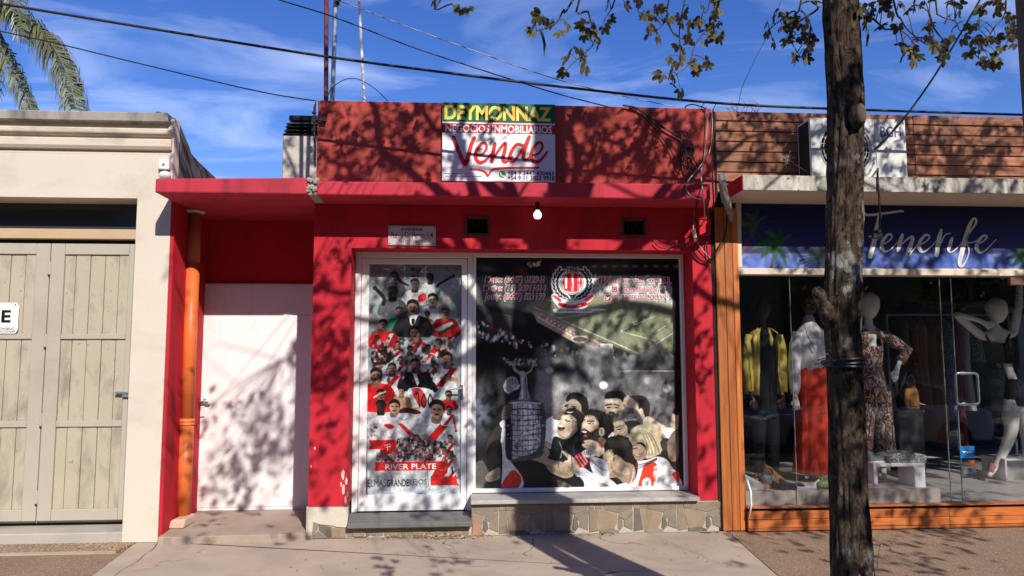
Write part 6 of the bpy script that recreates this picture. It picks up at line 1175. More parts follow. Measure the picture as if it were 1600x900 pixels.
sticker('sky blue sticker near the foot of the glass door', 1500.5, 697, 1522, 716, (24, 112, 176), [[(3.5, 8, 1.2), (6, 9.5, 1.8), (9, 8, 1.2)], [(10.5, 9.5, 1), (18, 9.5, 1)], [(10.5, 11, .5), (16, 11, .5)]])
sticker('small orange red sticker under the sky blue one', 1514.5, 719, 1522, 728, (206, 92, 74)); sticker('grey green sticker low on the glass door', 1503.5, 731, 1525, 747, (112, 128, 126), [[(3, 5, .5), (12, 5, .5)], [(3, 8, .5), (17, 8, .5)]])
cbl = thing('white_strip', P(1170, 806, -.07), 'bent white strip hanging over the wooden ledge beside the pilaster', 'strip')
M().tube([P(1164, 746, .02), P(1168, 752, -.03), P(1173, 768, -.075), P(1174, 790, -.08), P(1171, 806, -.078)], [.008, .009, .009, .008, .006], 8).build('band', m_white, cbl, smooth=True)
# ------------------------------------------------------------------ air conditioner on the slab
ay = -.30; a, b = P(1269, 276, ay), P(1413.5, 187, ay); ax0, ax1, az1 = a[0], b[0], b[2]; az0 = SHZ1+.035; ad = .24
m_acw = mat('white_ac_casing', (.66, .65, .62), .4, .06, 5, .06, 50, .4, stain=(.45, .43, .40), stain_at=(.6, .8))
ac = thing('air_conditioner', ((ax0+ax1)/2, ay+ad/2, SHZ1), 'white outdoor air conditioner unit standing on the slab behind the trunk', 'air conditioner')
fcx = P(1322, 230, ay); fr_ = .232; fz = (az0+az1)/2
mm = M(); n = 40; hole = [(fcx[0]+fr_*math.cos(2*math.pi*i/n), fz+fr_*math.sin(2*math.pi*i/n)) for i in range(n)]
def sq(a_): 
    t = 1/max(abs(math.cos(a_))/1, abs(math.sin(a_))/1); x_, z_ = math.cos(a_)*t, math.sin(a_)*t
    return (fcx[0]+x_*((ax1-fcx[0]) if x_ > 0 else (fcx[0]-ax0)), fz+z_*(az1-az0)/2)
out_ = [sq(2*math.pi*(i+.0)/n) for i in range(n)]
mm.add([(x, ay, z) for x, z in hole]+[(x, ay, z) for x, z in out_]+[(x, ay+.05, z) for x, z in hole], [(i, (i+1) % n, n+(i+1) % n, n+i) for i in range(n)]+[(i, (i+1) % n, 2*n+(i+1) % n, 2*n+i) for i in range(n)])
mm.build('front_panel', m_acw, ac)
mm = M()
for q in ((ax0, ax0+.012, ay+.0005, ay+ad, az0, az1), (ax1-.012, ax1, ay+.0005, ay+ad, az0, az1), (ax0+.0125, ax1-.0125, ay+.0005, ay+ad, az1-.012, az1), (ax0+.0125, ax1-.0125, ay+.0005, ay+ad, az0, az0+.012)): mm.box(*q)
mm.build('casing', m_acw, ac, bevel=.003); M().box(ax0-.004, ax0-.0004, ay+.03, ay+ad-.02, az0+.02, az1-.02).build('coil_side', m_doorgap, ac)
M().box(ax0+.015, ax1-.015, ay+ad-.02, ay+ad-.004, az0+.015, az1-.015).build('back_panel', m_black, ac)
cr = M().cyl((fcx[0]+fr_+.04, ay-.004, az0+.01), (fcx[0]+fr_+.04, ay-.004, az1-.01), .004, 6); cr.build('panel_rib', m_acw, ac)
g = M()
for r_ in [fr_*k/9 for k in range(2, 10)]:
    pts = [(fcx[0]+r_*math.cos(t), ay-.006-.012*(1-r_/fr_), fz+r_*math.sin(t)) for t in (2*math.pi*i/36 for i in range(37))]; g.tube(pts, .0026, 4, False)
for i in range(24): t = 2*math.pi*i/24; g.cyl((fcx[0]+.05*math.cos(t), ay-.016, fz+.05*math.sin(t)), (fcx[0]+fr_*math.cos(t+.35), ay-.006, fz+fr_*math.sin(t+.35)), .0022, 4)
go = g.build('fan_grille', m_acw, ac)
M().lathe((fcx[0], ay-.02, fz), [(.04, .012), (.042, .004), (.03, 0)], 16, 'y').build('grille_hub', m_acw, ac)
fb_ = M()
for k in range(3):
    t0 = k*2*math.pi/3; q0 = []
    for i in range(7): t = t0+i*.22; q0 += [(fcx[0]+.05*math.cos(t), ay+.06+.012*i, fz+.05*math.sin(t)), (fcx[0]+.20*math.cos(t+.15), ay+.06+.012*i, fz+.20*math.sin(t+.15))]
    fb_.add(q0, [(2*i, 2*i+1, 2*i+3, 2*i+2) for i in range(6)])
fb_.lathe((fcx[0], ay+.05, fz), [(.055, .09), (.055, 0), (.02, -.005)], 14, 'y'); fb_.build('fan', m_black, ac)
text_px('BGH', 1376, 198, 1407, 214, ay-.0008, ink(52, 60, 128), ac, bold=.008)
for x in (ax0+.08, ax1-.14): M().box(x, x+.05, ay+.01, ay+ad-.01, SHZ1+.0005, az0-.0005).build('foot', m_black, ac)
m_cable = mat('black_cable', (.014, .013, .013), .5, .1, 9, 0, 20, .4); m_cablew = mat('grey_white_cable', (.34, .33, .32), .5, .12, 9, 0, 20, .4); m_cabler = mat('dark_red_cable', (.12, .02, .02), .5, .1, 9, 0, 20, .4)
hc = thing('hanging_connector', P(1370, 370, -.51), 'black cable with a box connector dangling from the slab before the blue sign', 'cable')
M().tube([P(1372, 262, -.26), P(1371, 272, -.505), P(1373, 300, -.515), P(1375, 335, -.515), P(1374, 366, -.515)], .009, 7).build('cable', m_cable, hc, smooth=True)
q = P(1371, 369, -.515); mm = M().box(q[0]-.05, q[0]+.03, -.545, -.49, q[2]-.02, q[2]+.022).cyl((q[0]-.02, -.515, q[2]), (q[0]-.085, -.515, q[2]-.008), .012, 8).box(q[0]-.02, q[0]+.01, -.56, -.48, q[2]+.02, q[2]+.05); mm.build('connector', m_black, hc, bevel=.004)
# dry spiky weed on the slab edge
wd = thing('dry_weed', P(1228, 262, -.42), 'pale spiky tuft of dry weed at the slab left of the air conditioner', 'plant'); mm = M(); c = Vector(P(1229, 248, -.42))
for i in range(60): d = Vector((rr.gauss(0, 1), rr.gauss(0, 1), rr.gauss(0, 1))).normalized(); l_ = rr.uniform(.03, .075); mm.tube([c, c+d*l_], [.0022, .0006], 3, False)
mm.build('tuft', mat('dry_straw', (.44, .38, .28), .8), wd); M().tube([c, P(1250, 262, -.42), P(1265, 271, -.40)], .003, 5).tube([c, P(1214, 232, -.35), P(1208, 210, -.2)], .0025, 5).build('stem', m_twig, wd)
# ------------------------------------------------------------------ poles and chimney on the roofs
def roof_pole(lb, top_px, bot_px, y, r, m, cap=None):
    a, b = P(bot_px[0], bot_px[1], y), P(top_px[0], top_px[1], y); d = (b-a)/np.linalg.norm(b-a); base = a-d*((a[2]-2.951)/d[2]); e = b+d*1.6
    t = thing('roof_pole', base, lb, 'pole', 'poles standing on the red roof'); M().cyl(base, e, r, 12).build('tube', m, t, smooth=False); M().box(base[0]-.06, base[0]+.06, y-.06, y+.06, 2.951, 2.962).build('foot_plate', m_galv, t)
    if cap: q = P(*cap, y); M().cyl((q[0]-.01, y-.05, q[2]), (q[0]+.04, y-.05, q[2]+.01), .03, 12).tube([Vector(q), Vector(q)+Vector((.0, 0, -.03))], .022, 8).build('bracket', m_black, t)
    return t
roof_pole('dark red square pole at the left end of the red roof', (510, 0), (509.5, 150), .34, .021, m_maroon); roof_pole('grey galvanised pole right of the dark red one', (524.5, 0), (519.5, 152), .30, .021, m_galv, (527, 3)); roof_pole('thin white pole leaning on the red roof', (561, 0), (569, 155), .33, .0135, mat('chalky_white_pole', (.72, .70, .66), .6, .25, 12, .3, 40, .2))
yc = 1.6; a, b = P(440, 277, yc), P(496, 211, yc)
ch = thing('chimney', ((a[0]+b[0])/2+.05, yc+.3, 2.95), 'plastered rooftop chimney with dark louvred cap left of the red parapet', 'chimney')
M().box(a[0], b[0]+.25, yc, yc+.6, 2.951, b[2]).build('stack', mat('chimney_render', (.52, .465, .385), .85, .1, 3, .4, 40, .15, stain=(.36, .32, .27)), ch, bevel=.01)
zl = [PZ(470, v, yc) for v in (211, 206, 200, 194, 188.5)]
for i in range(3): M().hexa([(a[0]-.0+.015*i, yc-.02, zl[i]+.004), (b[0]+.25, yc-.02, zl[i]+.004), (b[0]+.25, yc+.55, zl[i]+.004), (a[0]+.02, yc+.55, zl[i]+.004), (a[0]+.04, yc+.03, zl[i+1]), (b[0]+.25, yc+.03, zl[i+1]), (b[0]+.25, yc+.5, zl[i+1]), (a[0]+.06, yc+.5, zl[i+1])]).build('louvre', m_black, ch)
M().hexa([(a[0]+.03, yc-.005, zl[3]+.004), (b[0]+.25, yc-.005, zl[3]+.004), (b[0]+.25, yc+.5, zl[3]+.004), (a[0]+.03, yc+.5, zl[3]+.004), (a[0]+.09, yc+.04, zl[4]), (b[0]+.25, yc+.04, zl[4]), (b[0]+.25, yc+.5, zl[4]), (a[0]+.09, yc+.5, zl[4])]).build('cap_slope', m_galv, ch)
M().box(a[0]+.06, b[0]+.25, yc-.0, yc+.5, zl[4]+.001, PZ(470, 180, yc)).build('cap', m_black, ch, bevel=.008)
# ------------------------------------------------------------------ wires across the sky
def wire(lb, pts, r, m, group='wires crossing above the shops'):
    q = [Vector(P(x, y, d)) for x, y, d in pts]; q = [Vector(p) for p in smooth_curve(q, 8)]; c = q[len(q)//2]
    o = M().tube(q, r, 6).build('overhead_wire', m, smooth=True); return tag(o, lb, 'wire', group)
wire('thick twisted dark cable sagging right across the whole sky', [(-120, -14, -.62), (20, 9, -.62), (250, 47, -.62), (500, 87, -.62), (700, 114, -.62), (880, 136, -.62), (1120, 161, -.62), (1330, 171, -.62), (1620, 180, -.62)], .0105, mat('twisted_cable', (.03, .02, .02), .5, .6, 60, .5, 150, .3))
wire('thin black wire from the palm down to the red parapet corner', [(-60, 36, .2), (80, 66, .2), (200, 95, .2), (330, 126, .2), (420, 146, .2), (496, 158, .2)], .0055, m_cable)
wire('black wire running from the top edge down to the parapet middle', [(380, -22, -.3), (437, 0, -.3), (520, 26, -.25), (640, 72, -.15), (730, 102, -.05), (814, 129, .05), (880, 149, .1), (955, 168, .15)], .0055, m_cable)
wire('pale thin wire slanting above the for sale board', [(500, -8, -.2), (560, 12, -.2), (640, 43, -.2), (740, 79, -.1), (860, 121, 0), (960, 147, .05), (1055, 167, .1)], .004, m_cablew)
wire('hair thin drop wire left of the tree trunk', [(1226, -14, .1), (1204, 44, .1), (1176, 100, .1), (1160, 136, .1), (1154, 162, .1)], .0028, m_cable)
wire('slanting black cable from the leaves down to the air conditioner', [(1560, -54, -.9), (1531, 0, -.8), (1482, 84, -.65), (1440, 148, -.5), (1400, 200, -.4), (1367, 233, -.34)], .008, m_cable)
wire('arched black wire behind the roof poles', [(513, 148, .26), (520, 136, .26), (540, 124, .26), (560, 124, .26), (585, 138, .26), (606, 158, .26)], .0042, m_cable)
# ------------------------------------------------------------------ tangle of cables at the parapet's right end
cb = thing('cable_tangle', P(1095, 300, -.40), 'tangle of black and white cables hanging down the right end of the red shop', 'cables')
def zc(pts, r=.006, m=None):
    q = [Vector(P(980+x/3, 150+y/3, d)) for x, y, d in pts]; M().tube([Vector(p) for p in smooth_curve(q, 6)], r, 6).build('cable', m or m_cable, cb, smooth=True)
F_ = -.41; T_ = -.03
zc([(372, 50, T_), (374, 120, T_), (370, 200, T_), (358, 300, T_), (346, 360, -.2), (352, 430, F_), (360, 500, F_), (362, 560, -.2), (350, 612, T_)], .005, m_cablew); zc([(395, 62, T_), (399, 160, T_), (386, 260, T_), (345, 325, -.2), (290, 392, F_), (276, 430, F_), (300, 470, F_), (356, 488, F_)], .0045, m_cablew)
zc([(270, 60, .1), (278, 46, .08), (305, 40, .05), (335, 46, 0), (372, 60, T_)], .006); zc([(-20, 44, T_), (50, 58, T_), (110, 100, T_), (190, 160, T_), (240, 190, T_), (285, 250, T_), (305, 335, -.05), (345, 352, -.1)], .007); zc([(10, 52, T_), (60, 66, T_), (125, 125, T_), (205, 170, T_), (262, 200, T_), (300, 270, T_), (330, 330, T_)], .006)
zc([(50, 60, T_), (100, 120, T_), (170, 200, T_), (215, 275, T_), (235, 335, T_), (262, 350, T_)], .0045); zc([(326, 508, T_), (316, 560, T_), (310, 640, T_), (345, 712, T_), (392, 762, T_)], .0045, m_cablew); zc([(305, 640, T_), (302, 720, T_), (340, 765, T_), (392, 782, T_)], .006); zc([(467, 560, T_), (462, 640, T_), (432, 700, T_), (392, 762, T_), (350, 770, T_), (312, 730, T_)], .006)
zc([(372, 500, -.2), (378, 600, T_), (372, 700, T_), (384, 780, T_)], .006); zc([(126, 684, T_), (150, 708, T_), (190, 712, T_), (228, 690, T_)], .005); zc([(245, 686, T_), (262, 706, T_), (272, 690, T_)], .004); zc([(262, 470, F_), (268, 430, F_), (255, 330, T_), (248, 230, T_)], .006); zc([(330, 480, F_), (322, 540, -.1), (318, 620, T_)], .006)
zc([(402, 62, T_), (410, 180, T_), (404, 300, T_), (400, 400, F_), (404, 505, F_), (380, 560, -.1)], .006); zc([(346, 60, .05), (356, 40, .05), (366, 30, .05)], .004); zc([(420, 30, .1), (406, 58, .05), (400, 80, T_)], .004)
for k in range(9):
    cx, cy = rr.uniform(250, 300), rr.uniform(195, 330); r0 = rr.uniform(14, 34)
    zc([(cx+r0*math.cos(t)*rr.uniform(.6, 1), cy+r0*1.6*math.sin(t)*rr.uniform(.6, 1), T_-.02*rr.random()) for t in (i*1.05+k for i in range(6))], rr.uniform(.003, .005), m_cable if k % 3 else m_cabler)
for k in range(6): x0 = rr.uniform(215, 330); zc([(x0, rr.uniform(320, 350), T_), (x0+rr.uniform(-25, 15), 375, T_), (x0+rr.uniform(-20, 20), 405, T_)], .0035, m_cable)
q = P(1101, 352, -.03); M().box(q[0]-.055, q[0]+.05, -.05, -.001, q[2]-.09, q[2]+.06).build('junction_box', m_red, cb, bevel=.006)
q0, q1 = P(1084, 360, -.035), P(1086, 372, -.035); M().cyl(q0, q1, .018, 8).build('joint_sleeve', m_cablew, cb)
M().tube([P(1128, 272, -.52), P(1129, 290, -.52), P(1133, 310, -.50), P(1141, 330, -.2), P(1143, 345, -.03)], [.03, .032, .034, .03, .02], 12).build('conduit', mat('dusty_conduit', (.24, .22, .20), .8, .3, 20, .8, 60, .2), cb, smooth=True)
M().cyl((2.283, .012, 2.86), (2.283, .012, 3.70), .012, 8).build('gap_conduit', m_black, cb)  # black conduit put in for the dark gap between the two shops
# twigs and weeds on the wood parapet's top left
wt = thing('rooftop_weed', P(1140, 172, .1), 'bare dark weed stems on the top left of the wood parapet', 'plant'); mm = M()
for k in range(16): x0 = rr.uniform(1122, 1185); mm.tube([P(x0, 176, .08), P(x0+rr.uniform(-12, 14), rr.uniform(160, 170), .08), P(x0+rr.uniform(-22, 26), rr.uniform(154, 172), .08)], [.003, .002, .001], 4)
mm.build('stems', m_twig, wt)['kind'] = 'stuff'
# ------------------------------------------------------------------ bulb, pipe, brick, sensor, plate
by = -.19; q = P(840, 336, by)
lb = thing('light_bulb', (q[0], by, q[2]-.03), 'bare lit white bulb hanging from the red canopy', 'bulb')
em, nt, N, L, b = nodemat('lit_bulb_glass'); b.inputs['Base Color'].default_value = (.9, .9, .9, 1); b.inputs['Emission Color'].default_value = (1, .98, .95, 1); b.inputs['Emission Strength'].default_value = 1.6
M().lathe((q[0], by, q[2]), [(.006, -.034), (.022, -.030), (.033, -.014), (.036, .002), (.030, .020), (.018, .034), (.014, .042)], 18).build('globe', em, lb, smooth=True)
M().lathe((q[0], by, q[2]+.042), [(.016, 0), (.018, .004), (.018, .03), (.021, .034), (.021, .06), (.008, .066)], 14).build('socket', m_black, lb); M().tube([(q[0], by, q[2]+.105), (q[0]+.004, by, 2.79), (q[0]+.002, by, 2.8055)], .004, 6).build('flex', m_cable, lb)
ppx = -2.385; pyy = .36
dp_ = thing('drainpipe', (ppx, pyy, .13), 'orange plastic drainpipe in the recess left of the white door', 'pipe')
zj = PZ(288, 659, pyy); zk = PZ(300, 410, pyy)
M().lathe((ppx, pyy, 0), [(.060, .135), (.060, zj-.03)], 22).build('lower_tube', m_orange, dp_, smooth=False); M().lathe((ppx, pyy, 0), [(.058, zj+.031), (.058, zk)], 22).build('middle_tube', m_orange, dp_)
M().lathe((ppx, pyy, 0), [(.0575, zk+.001), (.0575, 2.8)], 22).build('upper_tube', mat('shaded_pipe_paint', (.36, .10, .05), .6, .2, 6, .15, 60, .3), dp_)  # upper tube coloured darker to carry the canopy's shade
M().lathe((ppx, pyy, zj), [(.061, -.0295), (.068, -.026), (.068, -.016), (.063, -.012), (.063, .0), (.068, .004), (.068, .012), (.062, .016), (.062, .030)], 22).build('socket_joint', m_orange, dp_)
for o in dp_.children: 
    for p in o.data.polygons: p.use_smooth = len(p.vertices) == 4
M().lathe((ppx, pyy, 2.80), [(.10, 0), (.085, -.012), (.062, -.02)], 18).build('collar', m_plaster, dp_, smooth=True)
bq = P(275, 822, .22)
br_ = thing('worn_brick', (bq[0], .25, .07), 'worn whitewashed brick under the drainpipe outlet', 'brick')
x0, x1 = PX(260, 830, .16), PX(290, 828, .16)
M().hexa([(x0+.0, .16, .068), (x1-.015, .15, .068), (x1, .40, .068), (x0+.03, .42, .068), (x0+.025, .18, .135), (x1-.02, .19, .14), (x1-.005, .40, .145), (x0+.05, .42, .14)]).build('clay_body', m_brick, br_, bevel=.014, segs=2)
yq = -.05; a, b = P(246.5, 264, yq), P(264.5, 248, yq)
sn = thing('alarm_siren', ((a[0]+b[0])/2, -.03, a[2]-.08), 'small white alarm box with a dome under it on the beige corner', 'alarm')
M().box(a[0], b[0], yq, -.001, a[2], b[2]).build('housing', m_white, sn, bevel=.012, segs=2); c = P(255.3, 257, yq); M().add([(c[0]-.016, yq-.0012, c[2]-.012), (c[0]+.016, yq-.0012, c[2]-.012), (c[0], yq-.0012, c[2]+.02)], [(0, 1, 2)]).build('triangle_mark', ink(120, 128, 132), sn)
M().ell((P(257, 272, yq)[0], -.04, P(257, 274, yq)[2]), (.05, .045, .04), 14, 10).build('dome', m_white, sn, smooth=True); M().box(a[0]+.02, b[0]-.02, -.025, -.001, a[2]-.03, a[2]).build('bracket', m_black, sn)
ny = Yd-.012; a, b = P(-12, 521.5, ny), P(30, 473, ny); nx0, nx1, nz0, nz1 = a[0], b[0], a[2], b[2]; cw = .025
np_ = thing('no_parking_sign', ((nx0+nx1)/2, ny, nz0), 'white enamel no parking plate with a black E on the garage door', 'sign')
edge = []
for sx, sz in ((1, 1), (-1, 1), (-1, -1), (1, -1)):
    X_, Z_ = (nx1 if sx > 0 else nx0), (nz1 if sz > 0 else nz0); edge += [(X_-sx*.0, Z_-sz*cw*1.4), (X_-sx*cw*.7, Z_)] if sx*sz > 0 else [(X_-sx*cw*.7, Z_), (X_, Z_-sz*cw*1.4)]
M().prism(edge, lambda x, z: (x, ny, z), lambda x, z: (x, ny+.006, z)).build('plate', ink(240, 240, 236, .3), np_, bevel=.002)
text_px('E', 1.8, 484.5, 17.5, 504, ny-.0005, ink(24, 24, 26), np_, bold=.03); text_px('PROHIBIDO', -6, 511.8, 22.8, 515.4, ny-.0005, ink(70, 70, 76), np_); text_px('ESTACIONAR', -8, 516.4, 24, 519.8, ny-.0005, ink(70, 70, 76), np_)
for x, z in ((nx1-.03, nz1-.018), (nx0+.03, nz1-.018)): M().lathe((x, ny-.002, z), [(.006, .002), (.005, -.001)], 8, 'y').build('screw', m_black, np_)
q = P(504, 183, -.02); bh = thing('wall_bracket', (q[0], -.01, q[2]-.05), 'old rusted lamp bracket at the left end of the red parapet', 'bracket')
M().box(q[0]-.03, q[0]+.035, -.012, .001, q[2]-.03, q[2]+.07).build('back_plate', m_redp, bh, bevel=.004); M().tube([(q[0]-.02, -.015, q[2]+.05), (q[0]-.028, -.03, q[2]), (q[0]-.01, -.045, q[2]-.045), (q[0]+.02, -.04, q[2]-.02), (q[0]+.03, -.02, q[2]+.02)], .008, 6).box(q[0]-.01, q[0]+.03, -.05, -.012, q[2]-.045, q[2]-.012).build('hook', m_black, bh)
# cables clinging to the parapet's left edge
lc_ = thing('cable_bunch', P(494, 200, .02), 'short dark cables clipped down the left edge of the red parapet', 'cables')
for k in range(3): M().tube([P(493-k*1.2, 160+k*3, .02), P(492-k, 185, .02), P(490+k, 205, .02), P(493-k, 230, .02), P(492, 262, .02)], .006, 5).build('cable', m_cable, lc_, smooth=True)
for py in (176, 190, 203): q = P(491, py, .02); M().box(q[0]-.02, q[0]+.015, .005, .035, q[2]-.006, q[2]+.006).build('clip', m_black, lc_)
# ------------------------------------------------------------------ dry leaves along the foot of the wall
mm = M()
def litter(x, y, s_):
    a_ = rr.uniform(0, 6.28); d = Vector((math.cos(a_), math.sin(a_), rr.uniform(-.1, .3))); w = Vector((-d.y, d.x, rr.uniform(-.2, .5))).normalized()*s_*.3; c = Vector((x, y, .004+s_*.15))
    mm.add([c-d*s_*.5, c+w+Vector((0, 0, s_*.2)), c+d*s_*.5+Vector((0, 0, s_*.15)), c-w+Vector((0, 0, s_*.12))], [(0, 1, 2), (0, 2, 3)])
for _ in range(330):
    px_ = rr.triangular(575, 790, 690) if rr.random() < .7 else rr.uniform(790, 970); p = G(px_, 843 if px_ < 790 else 840); litter(p[0], rr.triangular(-.13, -.012, -.02), rr.uniform(.012, .034))
for _ in range(170): litter(rr.uniform(-1.2, 2.2), rr.uniform(-1.0, -.05), rr.uniform(.008, .024))
for _ in range(60): litter(rr.uniform(2.05, 2.2), rr.uniform(-.08, -.02), rr.uniform(.01, .03))
for _ in range(50): litter(rr.uniform(2.5, 4.9), rr.uniform(-.8, -.08), rr.uniform(.01, .03))
m_lit, nt, N, L, b = nodemat('fallen_leaf'); L.new(mixrgb(nt, N.new('ShaderNodeNewGeometry').outputs['Random Per Island'], (.46, .33, .17), (.20, .12, .06)), b.inputs['Base Color']); b.inputs['Roughness'].default_value = .8
lo = mm.build('fallen_leaves', m_lit, recalc=False); tag(lo, 'dry curled leaves gathered along the foot of the stone base', 'leaves', None, 'stuff')
tg = g2(1371, 886); tw_ = thing('bare_twig', (tg[0], tg[1], 0), 'thin bare twig sticking up from the paving right of the trunk', 'twig'); M().tube([(tg[0], tg[1], -.001), (tg[0]+.008, tg[1], .07), (tg[0]+.025, tg[1], .16)], [.005, .004, .002], 5).build('stem', m_twig, tw_)
# ------------------------------------------------------------------ street tree between camera and shops
def bark_mat():
    m, nt, N, L, b = nodemat('furrowed_bark'); pos = position(nt)
    f = noise(nt, mapping(nt, pos, (34, 34, 13.0)), 1.0, 10, .74, 1.2)
    c = mixrgb(nt, rng(nt, f, .40, .70), (.018, .012, .009), (.27, .195, .135))
    li = noise(nt, mapping(nt, pos, (1, 1, .7)), 7.5, 8, .68)
    big = noise(nt, pos, 1.9, 4, .5)
    k = N.new('ShaderNodeMath'); k.operation = 'MULTIPLY'; L.new(rng(nt, li, .555, .60), k.inputs[0]); L.new(rng(nt, big, .44, .56), k.inputs[1])
    c = mixrgb(nt, k.outputs[0], c, (.40, .39, .35))
    L.new(c, b.inputs['Base Color']); b.inputs['Roughness'].default_value = .92; b.inputs['Specular IOR Level'].default_value = .15
    bump(nt, b, f, 1.0, .05); return m
m_bark = bark_mat()
def leaf_mat(name, ca, cb):
    m, nt, N, L, b = nodemat(name); pos = position(nt); out = N['Material Output']
    g = N.new('ShaderNodeNewGeometry')
    c = mixrgb(nt, g.outputs['Random Per Island'], ca, cb)
    c = mixrgb(nt, rng(nt, noise(nt, pos, 1.6, 3), .45, .7), c, (.17, .13, .045))
    L.new(c, b.inputs['Base Color']); b.inputs['Roughness'].default_value = .55; b.inputs['Specular IOR Level'].default_value = .3
    t = N.new('ShaderNodeBsdfTranslucent'); L.new(mixrgb(nt, 1, c, (1.4, 1.5, .6), 'MULTIPLY'), t.inputs[0])
    mx = N.new('ShaderNodeMixShader'); mx.inputs[0].default_value = .18; L.new(b.outputs[0], mx.inputs[1]); L.new(t.outputs[0], mx.inputs[2]); L.new(mx.outputs[0], out.inputs[0])
    return m
m_leaf = leaf_mat('tree_leaf', (.06, .06, .026), (.125, .105, .045))
TY = -3.2
tr = thing('street_tree', (float(P(1331, 900, TY)[0]), TY, 0), 'rough barked street tree with pale lichen and a strap round its trunk', 'tree')
def trunk():
    prof = [(1316, -330, 50), (1314, -60, 53), (1313, 0, 54), (1316, 60, 56), (1318, 110, 58), (1321, 180, 57), (1320, 300, 57), (1318, 400, 58), (1317, 470, 60), (1317, 520, 57), (1319, 560, 56), (1322, 640, 58), (1325, 740, 60), (1329, 830, 63), (1331, 900, 67), (1333, 960, 72), (1336, 1040, 84), (1338, 1100, 104)]
    prof = prof[::-1]; C = []; Rd = []
    for cx, py, wd in prof:
        a, b = P(cx-wd/2, py, TY), P(cx+wd/2, py, TY); C.append((a+b)/2); Rd.append((b[0]-a[0])/2)
    C = np.array(C); C[0][2] = min(C[0][2], -.02); C = smooth_curve(C, 22); Rd = [x[0] for x in smooth_curve([(r,) for r in Rd], 22)]
    n = 84; rows = []
    from mathutils import noise as mn
    for i, c in enumerate(C):
        for j in range(n):
            a = 2*math.pi*j/n; u = Vector((math.cos(a), math.sin(a), 0))
            q = Vector((math.cos(a)*2.6, math.sin(a)*2.6, c[2]*2.2))
            ridge = 1-abs(mn.noise(Vector((math.cos(a)*5.5+.25*math.sin(c[2]*7), math.sin(a)*5.5, c[2]*1.7))))*2
            d = .07*mn.noise(q*1.1)+.12*ridge+.05*mn.noise(Vector((math.cos(a)*15, math.sin(a)*15, c[2]*9)))
            r = Rd[i]*(.80+d); rows.append((c[0]+u.x*r, c[1]+u.y*r, c[2]))
    k = len(C); mm = M()
    mm.add(rows, [(i*n+j, i*n+(j+1) % n, (i+1)*n+(j+1) % n, (i+1)*n+j) for i in range(k-1) for j in range(n)]+[tuple((k-1)*n+j for j in range(n))])
    return mm, C, Rd
tm, TC, TR = trunk()
TRUNK = tm.build('trunk', m_bark, tr, smooth=True)
# pruned stubs on the trunk
def stub(pa, pb, r0, r1, ya, yb):
    a, b = Vector(P(*pa, ya)), Vector(P(*pb, yb)); pts = [a.lerp(b, t)+Vector((rr.uniform(-.004, .004), 0, rr.uniform(-.004, .004))) for t in (0, .3, .6, .85, 1)]
    s_ = M().tube(pts, [r0, (r0*.7+r1*.3), r1*.95, r1*1.18, r1*.9], 14); s_.build('branch_stub', m_bark, TRUNK, smooth=True)
stub((1300, 500), (1275, 452), .045, .024, TY-.01, TY-.07)
kq = P(1339, 181, TY-.085); M().ell(kq, (.036, .045, .062), 14, 10).build('branch_scar', m_bark, TRUNK, smooth=True)
kb = M().ell((kq[0], kq[1]-.032, kq[2]), (.024, .018, .046), 14, 8); kb.build('cut_face', mat('cut_wood', (.12, .085, .07), .9, .3, 18, .6, 40, .1), TRUNK, smooth=True)
top = Vector(TC[-1])
# limbs: from the top of the trunk into the crown
LIMB = []
lm = M()
def frame_ok(p, mg=14):
    x, y, w = proj(p)
    return w < .3 or x < -mg*3 or x > 1600+mg*3 or y < -mg
def limb(a, b, r0, r1, bow, n=9):
    a, b = Vector(a), Vector(b); pts = []
    w = Vector((rr.uniform(-.25, .25), rr.uniform(-.25, .25), bow))
    for i in range(n+1):
        t = i/n; pts.append(a.lerp(b, t)+w*math.sin(math.pi*t)+Vector((rr.uniform(-.03, .03), rr.uniform(-.03, .03), rr.uniform(-.02, .02)))*(0 < i < n))
    lm.tube(pts, [r0+(r1-r0)*i/n for i in range(n+1)], 7); LIMB.extend(pts[2:]); return pts
fork = top+Vector((.0, .0, -.05))
ends = [(-.3, -3.4, 5.9), (-.9, -2.2, 6.0), (.5, -4.7, 4.9), (.2, -2.0, 6.2), (1.1, -4.9, 4.6), (1.5, -1.6, 6.4), (2.4, -3.0, 7.2), (3.2, -1.9, 6.1), (4.2, -3.0, 5.9), (5.2, -2.4, 5.6), (3.4, -4.7, 4.9), (5.6, -4.2, 5.1), (.6, -3.2, 7.0), (.1, -4.0, 5.2)]
for e in ends:
    m_ = limb(fork, fork.lerp(Vector(e), .55)+Vector((0, 0, .15)), .055, .030, .2)
    limb(m_[-1], e, .030, .010, .1)
    for _ in range(3):
        s_ = m_[rr.randint(4, 9)] if rr.random() < .4 else LIMB[-rr.randint(2, 7)]
        limb(s_, Vector(s_)+Vector((rr.uniform(-1, 1), rr.uniform(-.8, .8), rr.uniform(-.1, .7))), .016, .006, .05, 5)
lm.build('limbs', m_twig, tr, smooth=True)
